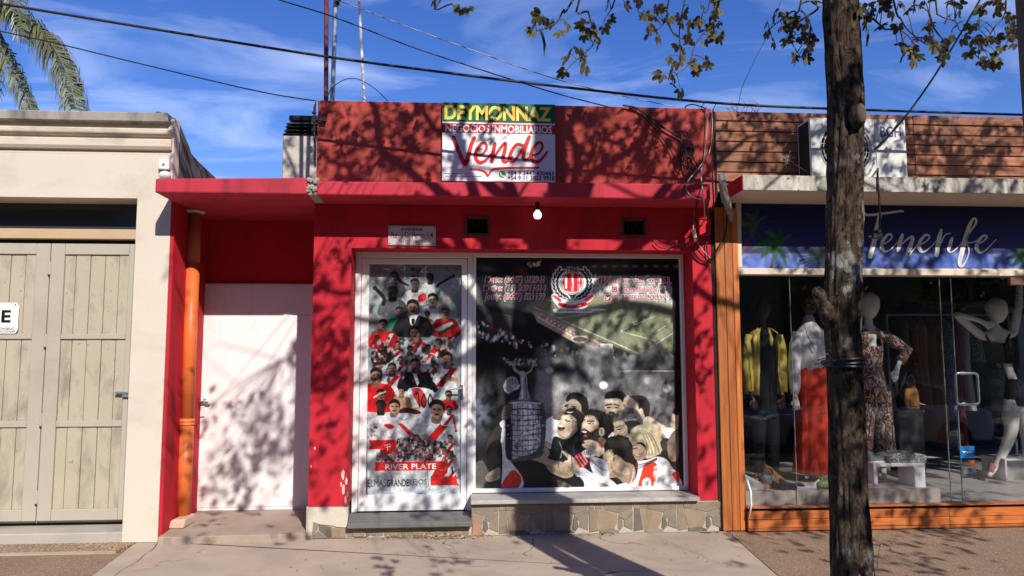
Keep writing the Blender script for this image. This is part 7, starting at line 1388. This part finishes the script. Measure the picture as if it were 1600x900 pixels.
# palmate leaf: five leaflets on a short stalk
def leaflet(mm, base, d, side, L_, W_, droop):
    d = d.normalized(); up = d.cross(side).normalized()
    P0, mid, tip = base+d*L_*.12, base+d*L_*.62-up*droop*L_*.12, base+d*L_-up*droop*L_*.4
    q = [P0, base+d*L_*.38+side*W_*.36, mid+side*W_*.5, base+d*L_*.88+side*W_*.32-up*droop*L_*.3, tip, base+d*L_*.88-side*W_*.32-up*droop*L_*.3, mid-side*W_*.5, base+d*L_*.38-side*W_*.36, mid-up*.004]
    mm.add(q, [(0, 1, 8, 7), (1, 2, 8), (2, 3, 8), (3, 4, 8), (4, 5, 8), (5, 6, 8), (6, 7, 8)])
def palm_leaf(mm, c, n, t, size, k=5, low=False):
    n = Vector(n).normalized(); t = Vector(t); t = (t-n*t.dot(n)).normalized(); s = n.cross(t)
    for i in range(k):
        a = R_((-78, -40, 0, 40, 78)[i] if k == 5 else (-50, 0, 50)[i])+rr.uniform(-.12, .12)
        d = t*math.cos(a)+s*math.sin(a); sd = -t*math.sin(a)+s*math.cos(a)
        L_ = size*(1.0, .92, .70)[min(2, abs(i-k//2))]*rr.uniform(.85, 1.12)
        if low:
            up = n; b0 = Vector(c)+d*L_*.1
            mm.add([b0, Vector(c)+d*L_*.6+sd*L_*.24, Vector(c)+d*L_-up*L_*.2, Vector(c)+d*L_*.6-sd*L_*.24], [(0, 1, 2), (0, 2, 3)])
        else: leaflet(mm, Vector(c), d, sd, L_, L_*.50, rr.uniform(.2, .9))
# where the photograph shows leaf shade on the facades and pavement (fraction shaded): the crown hangs up-sun of it
SH = [(245, 160, 480, 275, .55), (241, 275, 490, 306, .5), (300, 500, 465, 800, .22), (385, 505, 465, 610, .62), (315, 600, 470, 700, .40), (245, 400, 312, 800, .22), (480, 395, 552, 690, .6), (480, 690, 552, 845, .2),
      (495, 150, 690, 285, .62), (560, 215, 655, 268, .25), (690, 158, 868, 285, .2), (868, 160, 1122, 285, .62), (490, 285, 1112, 313, .55), (490, 370, 1112, 394, .55), (552, 394, 740, 640, .28), (552, 640, 740, 800, .25),
      (740, 425, 870, 770, .1), (870, 430, 1068, 600, .28), (870, 600, 1068, 775, .07), (1068, 430, 1120, 785, .25), (1112, 400, 1165, 830, .08), (1122, 170, 2000, 275, .66), (1160, 272, 2000, 300, .45), (1160, 300, 2000, 430, .5),
      (1165, 430, 1295, 780, .30), (1295, 430, 2000, 790, .48), (1165, 780, 1290, 833, .42), (1290, 780, 2000, 833, .68), (245, 800, 480, 850, .28), (480, 848, 560, 900, .15), (560, 848, 760, 895, .34), (760, 833, 1140, 900, .04), (1140, 833, 1290, 870, .35), (1140, 870, 1290, 900, .12), (1290, 833, 2000, 905, .6),
      (300, -350, 2000, 155, .45), (245, -200, 500, 160, .3)]
def shade_want(x, y):
    d = 0
    for x0, y0, x1, y1, v in SH:
        if x0 <= x < x1 and y0 <= y < y1: d = v
    return d
LP = [(676, 4), (721, 18), (730, 16), (832, 51), (847, 27), (836, 36), (860, 37), (871, 54), (886, 40), (916, 45), (943, 45), (952, 33), (932, 60), (935, 73), (886, 90), (904, 80), (914, 93), (917, 105), (884, 115), (952, 3), (977, 9), (1000, 3), (1007, 24), (1033, 21), (1012, 45), (1010, 56), (1067, 24), (1063, 39), (1096, 12), (1096, 33), (1111, 28), (1060, 64), (1072, 57), (1075, 75), (1099, 69), (1115, 64), (1064, 87), (1060, 100), (1036, 120), (1052, 123), (1051, 136), (1090, 102), (1108, 102), (1087, 112), (1102, 54), (1108, 42),
      (1126, 18), (1126, 39), (1129, 52), (1198, 39), (1198, 54), (1210, 24), (1225, 24), (1228, 63), (1231, 75), (1207, 70), (1249, 39), (1249, 60), (1267, 6), (1270, 54), (1267, 75), (1243, 90), (1259, 93), (1360, 18), (1381, 12), (1354, 30), (1351, 39), (1375, 45), (1403, 42), (1405, 9), (1417, 21), (1402, 72), (1414, 87), (1424, 98), (1435, 87), (1438, 66), (1459, 64), (1459, 75), (1469, 72), (1444, 6), (1450, 45), (1480, 6), (1492, 6), (1495, 43), (1480, 63), (1483, 87), (1471, 96), (1504, 63), (1513, 84), (1528, 84), (1529, 99), (1546, 99), (1567, 81), (1555, 60), (1522, 63), (1519, 42), (1534, 45), (1555, 21), (1576, 45), (1585, 57), (1588, 72), (1582, 27), (1537, 18),
      (1370, 6), (1392, 20), (1346, 12), (1430, 12), (925, 50), (909, 58), (926, 40), (1020, 30), (1028, 12), (1046, 30), (1075, 14), (1120, 6), (1240, 30), (1222, 44), (1540, 72), (1560, 92), (1500, 20), (1548, 6)]
for x_, y_ in list(LP):
    if x_ > 1000 and rr.random() < .42: LP.append((x_+rr.uniform(-17, 17), max(3, y_+rr.uniform(-15, 9))))
LPS = LP
leafm = M(); twm = M(); nclus = 0
LN = np.array([tuple(p) for p in LIMB])
S = np.array(SUN_DIR)
want = 0
for _ in range(60000):
    hx, hy = rr.uniform(200, 1950), rr.uniform(-350, 900)
    d = shade_want(hx, hy)
    if rr.random() > min(1, -math.log(1-d+1e-9)/1.15): continue
    want += 1
    if nclus > 1150: break
    q = G(hx, hy) if G(hx, hy)[1] < 0 and hy > 600 else P(hx, hy)
    for _t in range(14):
        yy = rr.triangular(-5.9, -1.1, -3.3)
        if yy > q[1]-.8: continue
        c = q+S*((yy-q[1])/S[1])
        e = ((c[0]-1.6)/5.2)**2+((c[1]+3.4)/3.0)**2+((c[2]-5.0)/2.9)**2
        if c[2] < 2.35 or e > 1.15 or not frame_ok(c, 45): continue
        nl = rr.randint(5, 8); cl = Vector(c); nclus += 1
        i = int(((LN-np.array(c))**2).sum(1).argmin()); a = Vector(LN[i])
        if (a-cl).length < 2.2:
            mid = a.lerp(cl, .5)+Vector((rr.uniform(-.1, .1), rr.uniform(-.1, .1), rr.uniform(0, .15)))
            if frame_ok(mid, 5): twm.tube([a, mid, cl], [.006, .004, .0025], 4, False)
        for _l in range(nl):
            o = Vector((rr.gauss(0, .085), rr.gauss(0, .085), rr.gauss(0, .075))); p = cl+o
            if not frame_ok(p, 18): continue
            hq = p+Vector(SUN_DIR)*(p.y/-SUN_DIR.y)*-1 if False else p-Vector(SUN_DIR)*(p.y/SUN_DIR.y)
            if hq.z > 0 and proj(hq)[0] < 262: continue
            gq = hq if hq.z > 0 else p-Vector(SUN_DIR)*(p.z/SUN_DIR.z); gx_, gy_, _w = proj(gq)
            if _w > 0 and 0 < gx_ < 1600 and 0 < gy_ < 900 and shade_want(gx_, gy_) < .12 and rr.random() < .85: continue
            nrm = Vector((rr.uniform(-1, 1), rr.uniform(-1, 1), rr.uniform(.2, 1.6))); t = o+Vector((rr.uniform(-.1, .1), rr.uniform(-.1, .1), -.05))
            palm_leaf(leafm, p, nrm, t, rr.uniform(.055, .085), 5, True)
        break
# more of the crown stands between the sun and the trunk itself
for _ in range(130):
    i = rr.randrange(len(TC)); q = np.array(TC[i])+np.array((rr.uniform(-.05, .22), 0, 0))
    if rr.random() > (.95 if q[2] < 1.35 else .42): continue
    for _t in range(12):
        c = q+S*rr.uniform(1.6, 5.5)
        if c[2] < 2.4 or not frame_ok(c, 45): continue
        hq = c-S*(c[1]/S[1])
        for _l in range(rr.randint(5, 8)):
            o = Vector((rr.gauss(0, .07), rr.gauss(0, .07), rr.gauss(0, .07))); p = Vector(c)+o
            if frame_ok(p, 18): palm_leaf(leafm, p, (rr.uniform(-1, 1), rr.uniform(-1, 1), rr.uniform(.2, 1.6)), o, rr.uniform(.055, .085), 5, True)
        break
for i in range(150):
    px_, py_ = LPS[rr.randrange(len(LPS))]; q = P(px_, py_, -2.9)
    for _t in range(12):
        c = q+S*rr.uniform(.5, 3.2)
        if not frame_ok(c, 40): continue
        for _l in range(rr.randint(3, 6)):
            p = Vector(c)+Vector((rr.gauss(0, .07), rr.gauss(0, .07), rr.gauss(0, .07))); hq = p-Vector(SUN_DIR)*(p.y/SUN_DIR.y)
            if frame_ok(p, 18) and (proj(hq)[1] < 290 or rr.random() < .3): palm_leaf(leafm, p, (rr.uniform(-1, 1), rr.uniform(-1, 1), rr.uniform(.2, 1.6)), (rr.uniform(-1, 1), rr.uniform(-1, 1), 0), rr.uniform(.055, .085), 5, True)
        break
co = leafm.build('crown', m_leaf, tr, recalc=False); co['kind'] = 'stuff'
to = twm.build('twigs', m_twig, tr, recalc=False); to['kind'] = 'stuff'
# the hanging twigs seen at the top of the picture: every leaf a piece of its own
VAR = []
for v in range(7):
    mm = M(); palm_leaf(mm, (0, 0, 0), (rr.uniform(-.35, .35), -1+.5*(v % 3), .45), (rr.uniform(-.3, .3), 0, -1), .058, 5)
    me = bpy.data.meshes.new('leaf'); me.from_pydata([tuple(p) for p in mm.v], [], mm.f); me.materials.append(m_leaf); me.shade_smooth(); VAR.append(me)
BR = [[(895, 0), (881, 15), (871, 33), (856, 42), (844, 47), (832, 50)], [(905, 0), (919, 18), (923, 33), (931, 51), (925, 72), (901, 93), (884, 111)], [(962, -4), (958, 9), (943, 33)], [(1045, 0), (1043, 24), (1030, 45), (1012, 48)], [(1043, 33), (1054, 54), (1072, 63)],
      [(1124, -4), (1120, 3), (1108, 39), (1087, 69), (1075, 102), (1051, 120)], [(688, 0), (706, 6), (712, 18), (727, 18)], [(1252, 0), (1237, 18), (1210, 39), (1195, 54)], [(1280, 10), (1273, 18), (1246, 36), (1234, 54), (1240, 72), (1252, 90)], [(1330, 3), (1348, 15), (1375, 39), (1384, 46), (1402, 45), (1420, 57), (1432, 75)],
      [(1396, 0), (1408, 30), (1420, 48), (1447, 69), (1465, 70)], [(1462, 0), (1468, 24), (1492, 33), (1498, 45)], [(1452, 20), (1460, 45), (1480, 70), (1483, 90)], [(1556, -2), (1570, 15), (1576, 30), (1586, 55)], [(1572, -2), (1552, 45), (1534, 75), (1528, 90)], [(1110, -2), (1098, 20), (1096, 40)], [(1000, -3), (1005, 20)], [(1070, 0), (1062, 40), (1062, 70), (1064, 95)]]
yk_ = lambda px: -2.9+.35*math.sin(px*.013)
for br in BR:
    pts = [Vector(P(x, y, yk_(x))) for x, y in br]
    if br[0][1] < 8 and br[0][0] not in (1330, 1280):
        i = int(((LN-np.array(pts[0]))**2).sum(1).argmin()); a = Vector(LN[i]); pts = [a, a.lerp(pts[0], .6)+Vector((0, 0, .12))]+pts
    k = len(pts); pts = [Vector(p) for p in smooth_curve(pts, 4)]
    M().tube(pts, [.0065-.0045*i/(len(pts)-1) for i in range(len(pts))], 5).build('twig', m_twig, tr, smooth=True)
BRP = np.array([tuple(P(x, y, yk_(x))) for br in BR for x, y in [(br[i][0]+(br[i+1][0]-br[i][0])*t, br[i][1]+(br[i+1][1]-br[i][1])*t) for i in range(len(br)-1) for t in (0, .25, .5, .75, 1)]])
stalk = M()
for i, (px, py) in enumerate(LP):
    o = bpy.data.objects.new('leaf', VAR[i % 7]); COL.objects.link(o)
    p = P(px, py-5, yk_(px)+rr.uniform(-.05, .05))
    j = int(((BRP-p)**2).sum(1).argmin()); q = Vector(BRP[j])
    if (q-Vector(p)).length < .35: stalk.tube([q, q.lerp(Vector(p), .5)+Vector((0, 0, .012)), p], [.0028, .002, .0014], 4, False)
    place(o, p, tr); o.rotation_euler = (rr.uniform(-.5, .5), rr.uniform(-1.1, 1.1), rr.uniform(0, 6.28)); s_ = rr.uniform(.75, 1.1); o.scale = (s_, s_, s_)
stalk.build('leaf_stalks', m_twig, tr)['kind'] = 'stuff'
pod = [P(x, y, -2.9) for x, y in ((843, 44), (848, 56), (851, 70), (850, 88))]
M().tube(pod, [.003, .007, .007, .001], 6).build('seed_pod', m_twig, tr, smooth=True)
pod = [P(x, y, -2.75) for x, y in ((1357, 46), (1356, 58), (1354, 73))]
M().tube(pod, [.003, .008, .003], 6).build('seed_pod', m_twig, tr, smooth=True)
# strap round the trunk
def ring_at(py): 
    z = PZ(1320, py, TY-.1); i = min(range(len(TC)), key=lambda k: abs(TC[k][2]-z)); return TC[i], TR[i], z
c_, r_t, z_ = ring_at(566)
st_ = M()
for k in range(3):
    pts = [(c_[0]+math.cos(a)*(r_t*1.06+.004), c_[1]+math.sin(a)*(r_t*1.06+.004), z_+(k-1)*.011+.008*math.sin(a+k)) for a in (2*math.pi*i/28 for i in range(28))]
    st_.tube(pts+[pts[0]], .006, 6, False)
st = thing('tree_strap', (c_[0], c_[1]-r_t, z_), 'dark cord tied round the rough tree trunk at waist height', 'cord')
st_.build('wrap', m_black, st)
kx = Vector((c_[0]-r_t*1.0, c_[1]-r_t*.75, z_+.004)); tl = M().ell(kx, (.016, .016, .014), 8, 6)
for dx, dz in ((-.05, .03), (-.075, .005), (-.06, -.035), (-.03, .045), (-.085, -.015)):
    tl.tube([kx, kx+Vector((dx*.5, -.01, dz*.7+.01)), kx+Vector((dx, -.005, dz))], [.004, .003, .002], 5)
tl.build('knot', m_black, st)

# ------------------------------------------------------------------ utility pole at the right edge
PC = (2.228, -3.885)
up = thing('utility_pole', (PC[0], PC[1], 0), 'thick dark pole standing just inside the right edge of the view', 'pole')
M().lathe((PC[0], PC[1], -.02), [(.165, 0), (.16, 2.5), (.145, 9.0)], 20).build('shaft', mat('weathered_pole', (.10, .085, .075), .85, .25, 5, .4, 50, .2), up, smooth=True)
M().box(PC[0]-.9, PC[0]+.9, PC[1]-.22, PC[1]-.145, 8.2, 8.3).build('crossarm', m_twig, up, bevel=.01)

# ------------------------------------------------------------------ palm behind the beige building
def frond_mat():
    m, nt, N, L, b = nodemat('palm_frond'); g = N.new('ShaderNodeNewGeometry')
    L.new(mixrgb(nt, g.outputs['Random Per Island'], (.045, .06, .025), (.17, .165, .07)), b.inputs['Base Color']); b.inputs['Roughness'].default_value = .4; return m
m_frond = frond_mat()
PY = 5.5
pc = Vector(P(-70, 25, PY))
pt = thing('palm_tree', (pc.x, pc.y, 0), 'drooping feather palm rising behind the beige building at far left', 'palm tree')
M().lathe((pc.x, pc.y, -.02), [(.30, 0), (.22, .6), (.19, pc.z-.6), (.24, pc.z-.2), (.12, pc.z+.2)], 16).build('trunk', mat('palm_trunk', (.22, .18, .14), .9, .3, 9, .8, 30, .1), pt, smooth=True)
def frond(pts, Lmax, dens=150):
    pts = [Vector(p) for p in smooth_curve(pts, 10)]; mm = M(); mm.tube(pts, [.03-.026*i/(len(pts)-1) for i in range(len(pts))], 5)
    seg = [0]
    for i in range(1, len(pts)): seg.append(seg[-1]+(pts[i]-pts[i-1]).length)
    for k in range(dens):
        s_ = seg[-1]*(.06+.94*k/dens); i = max(1, next((j for j in range(len(seg)) if seg[j] >= s_), len(seg)-1))
        p = pts[i-1].lerp(pts[i], (s_-seg[i-1])/max(1e-6, seg[i]-seg[i-1])); t = (pts[i]-pts[i-1]).normalized()
        side = t.cross(Vector((0, 0, 1)));  side = side.normalized() if side.length > .05 else Vector((0, 1, 0))
        Lf = Lmax*(.45+.55*math.sin(math.pi*min(1, .12+.8*k/dens)))*rr.uniform(.75, 1.15)
        sg = 1 if k % 2 else -1
        d0 = (side*sg*rr.uniform(.35, .9)+t*rr.uniform(.35, .8)+Vector((0, 0, rr.uniform(.0, .5)))).normalized()
        q1 = p+d0*Lf*.32; q2 = q1+(d0*.35+Vector((0, 0, -.75))).normalized()*Lf*.35; q3 = q2+Vector((d0.x*.08+rr.uniform(-.08, .08), d0.y*.08, -1)).normalized()*Lf*.42
        w = t*rr.uniform(.013, .022)
        mm.add([p-w*.6, p+w*.6, q1-w, q1+w, q2-w*.9, q2+w*.9, q3], [(0, 1, 3, 2), (2, 3, 5, 4), (4, 5, 6)])
    return mm.build('frond', m_frond, pt, recalc=False)
fp = lambda L_, dy=0: [P(x, y, PY+dy*i/len(L_)) for i, (x, y) in enumerate(L_)]
frond([pc]+fp([(-30, -8), (10, 12), (48, 38), (82, 72), (106, 118), (120, 172)], -.8), .68, 420)
frond([pc]+fp([(-50, 10), (-20, 40), (10, 90), (36, 140), (58, 190)], -.3), .56, 260)
frond([pc]+fp([(-50, -30), (-10, -40), (40, -50), (90, -30)], .8), .5, 120)
for k in range(9):
    a = R_(100+k*29); r_ = rr.uniform(1.5, 1.9)
    frond([pc, pc+Vector((math.cos(a)*r_*.4, math.sin(a)*r_*.4, .45)), pc+Vector((math.cos(a)*r_*.8, math.sin(a)*r_*.8, .25)), pc+Vector((math.cos(a)*r_, math.sin(a)*r_, -.7))], .5, 110)
# ------------------------------------------------------------------ the other side of the street, seen in the shop glass
m_facade = [mat('street_facade_%s' % n, c, .85, .1, 2, .2, 40, .15) for n, c in (('grey', (.30, .29, .27)), ('ochre', (.40, .30, .20)), ('white', (.50, .48, .45)))]
for i, (x0, x1, h, k) in enumerate(((-22, -9, 5.2, 0), (-9, 1.5, 4.4, 1), (1.5, 12, 6.2, 2), (12, 26, 4.8, 0))):
    t = thing('house', ((x0+x1)/2, -19.5, 0), ('grey two storey house opposite, far left of the row', 'low ochre house opposite the red shop', 'tall white house opposite the clothes shop', 'grey house opposite, far right of the row')[i], 'house', 'houses across the street')
    hs = []; xw = x0+1.2
    while xw+1.6 < x1: hs.append((xw, xw+1.3, 1.0, 2.4)); xw += 2.9
    w = M(); wall_holes(w, x0+.02, x1-.02, -.01, h, -19.4, -19.15, hs)
    for v in (0,): w.f = [tuple(f) for f in w.f]
    w.build('wall', m_facade[k], t, merge=True); M().box(x0-.05, x1+.05, -19.5, -18.95, h+.001, h+.25).build('parapet', m_facade[(k+1) % 3], t); M().box(x0+.02, x1-.02, -26, -19.41, -.01, h-.01).build('rear', m_facade[k], t)
    for hh in hs: M().box(hh[0], hh[1], -19.36, -19.3, hh[2], hh[3]).build('window', m_smoke, t)
m_far = leaf_mat('street_foliage', (.035, .05, .018), (.09, .105, .04))
for i, (x, y, h, r) in enumerate(((-12, -16.6, 10.6, 4.9), (-4.5, -16.7, 11, 5.1), (3.2, -16.6, 11, 5.1), (10.5, -16.7, 10.8, 5.0), (18, -16.7, 11, 5.1), (-20, -16.7, 10.6, 4.9))):  # crowns made tall and dense to cut sky light on the facades
    t = thing('roadside_tree', (x, y, 0), ('leafy tree across the street, second from the left', 'leafy tree opposite the white door', 'broad leafy tree opposite the poster window', 'leafy tree opposite the clothes shop', 'leafy tree across the street, far right', 'leafy tree across the street, far left')[i], 'tree', 'trees across the street')
    M().tube([(x, y, -.02), (x+.05, y, 1.2), (x-.05, y, 2.6), (x, y, h*.6)], [.2, .16, .13, .07], 10).build('trunk', m_bark, t, smooth=True)
    mm = M(); cl = [(Vector((x, y, h-r*.8))+Vector((rr.gauss(0, r*.42), rr.gauss(0, r*.42), rr.gauss(0, r*.40))), rr.uniform(.6, 1.2)) for _ in range(64)]
    for c, cr_ in cl:
        for _ in range(100):
            p = c+Vector((rr.gauss(0, 1), rr.gauss(0, 1), rr.gauss(0, .8)))*cr_*.45; d = Vector((rr.gauss(0, 1), rr.gauss(0, 1), rr.gauss(0, 1))).normalized(); e = d.orthogonal().normalized()*rr.uniform(.08, .15); d *= rr.uniform(.18, .32)
            if p.z > (abs(p.y)-3.2)*.776: continue
            mm.add([p-d, p+e, p+d, p-e], [(0, 1, 2, 3)])
    mm.build('crown', m_far, t, recalc=False)['kind'] = 'stuff'
# unseen street tree added out of view at right to block sky light
t = thing('street_tree', (8.6, -3.2, 0), 'unseen leafy street tree added right of the view to block sky light', 'tree')
M().tube([(8.6, -3.2, -.02), (8.65, -3.2, 1.6), (8.55, -3.2, 3.2), (8.6, -3.2, 5.0)], [.16, .12, .11, .06], 10).build('trunk', m_bark, t, smooth=True)
mm = M()
for _ in range(1300):
    p = Vector((8.6, -3.4, 5.4))+Vector((rr.gauss(0, 1.25), rr.gauss(0, 1.2), rr.gauss(0, .75)))
    if p.z > 2.6 and frame_ok(p, 40): palm_leaf(mm, p, (rr.uniform(-1, 1), rr.uniform(-1, 1), rr.uniform(.2, 1.6)), (rr.uniform(-1, 1), rr.uniform(-1, 1), 0), rr.uniform(.10, .15), 5, True)
mm.build('crown', m_leaf, t, recalc=False)['kind'] = 'stuff'
# white car parked at the kerb
cx, cyy, cz = 6.75, -6.0, -.15
car = thing('parked_car', (cx, cyy, cz), 'low white car parked at the kerb across from the clothes shop, seen as a reflection', 'car')
m_car = mat('white_car_paint', (.72, .72, .71), .22, .01, 2, 0, 20, .5); m_cglass = mat('tinted_car_glass', (.02, .022, .025), .06, .05, 2, 0, 10, .6); m_tyre = mat('tyre_rubber', (.018, .018, .018), .85)
L_, W_ = 4.0, 1.66
low = [(-2.0, .28), (-1.98, .50), (-1.9, .62), (-1.2, .73), (-.80, .78), (1.7, .80), (1.96, .74), (2.0, .45), (1.94, .26), (-1.9, .22)]
vs = []
for s_, k in ((-1, .90), (-1, 1.0), (1, 1.0), (1, .90)):
    for u, v in low: vs.append((cx+u*(.985 if k < 1 else 1), cyy+s_*W_/2*(1 if k == 1 else 1)*(.94 if k == 1 else 1.0)*(1), cz+v if k == 1 or v > .3 else cz+v))
n = len(low); vs2 = []
for yy, sc_ in ((-W_/2, .97), (-W_/2+.06, 1.0), (W_/2-.06, 1.0), (W_/2, .97)):
    for u, v in low: vs2.append((cx+u*sc_, cyy+yy, cz+.5+(v-.5)*sc_))
M().add(vs2, [(r*n+j, r*n+(j+1) % n, (r+1)*n+(j+1) % n, (r+1)*n+j) for r in range(3) for j in range(n)]+[tuple(range(n))[::-1], tuple(3*n+j for j in range(n))]).build('body', m_car, car, bevel=.03, segs=2)
cab = [(-.95, .775), (-.25, 1.17), (.05, 1.22), (.9, 1.22), (1.35, 1.12), (1.75, .80)]; vs3 = []
for s_ in (-1, 1):
    for u, v in cab: vs3.append((cx+u, cyy+s_*(W_/2-.10-.16*(v-.775)/.45), cz+v))
n = len(cab); M().add(vs3, [(j, j+1, n+j+1, n+j) for j in range(n-1)]+[tuple(range(n))[::-1], tuple(n+j for j in range(n))]).build('cabin', m_car, car, bevel=.025, segs=2)
def pane_on(us, name):
    for s_ in (-1, 1):
        q = [(cx+u, cyy+s_*(W_/2-.10-.16*(v-.775)/.45+.004), cz+v) for u, v in us]; M().add(q, [tuple(range(len(q)))]).build(name, m_cglass, car)
pane_on([(-.78, .82), (-.24, 1.13), (.30, 1.17), (.30, .82)], 'side_window'); pane_on([(.38, .82), (.38, 1.17), (.88, 1.17), (1.2, 1.09), (1.45, .84)], 'side_window')
wv = lambda u, v, o: [(cx+u-.004, cyy+s_*(W_/2-.16-.16*(v-.775)/.45), cz+v+.006) for s_ in ((-1, 1) if o else (1, -1))]
M().add(wv(-.92, .80, 1)+wv(-.27, 1.165, 0), [(0, 1, 2, 3)]).build('windscreen', m_cglass, car)
for wx in (-1.25, 1.25):
    for s_ in (-1, 1):
        yy = cyy+s_*(W_/2-.06); wo = M().lathe((cx+wx, yy, cz+.30), [(.20, -.09), (.29, -.09), (.30, -.05), (.30, .05), (.29, .09), (.20, .09)], 22, 'y').build('wheel', m_tyre, car, smooth=False); M().lathe((cx+wx, yy+s_*.06, cz+.30), [(.19, -.02), (.19, .025), (.05, .04)], 18, 'y').build('rim', m_steel, wo)
for s_ in (-1, 1): M().ell((cx-1.93, cyy+s_*.58, cz+.58), (.08, .16, .06), 12, 8).build('headlight', mat('headlight_glass', (.7, .7, .7), .1), car, smooth=True); M().ell((cx-.62, cyy+s_*(W_/2+.06), cz+.86), (.07, .10, .06), 10, 6).build('mirror', m_car, car, smooth=True)
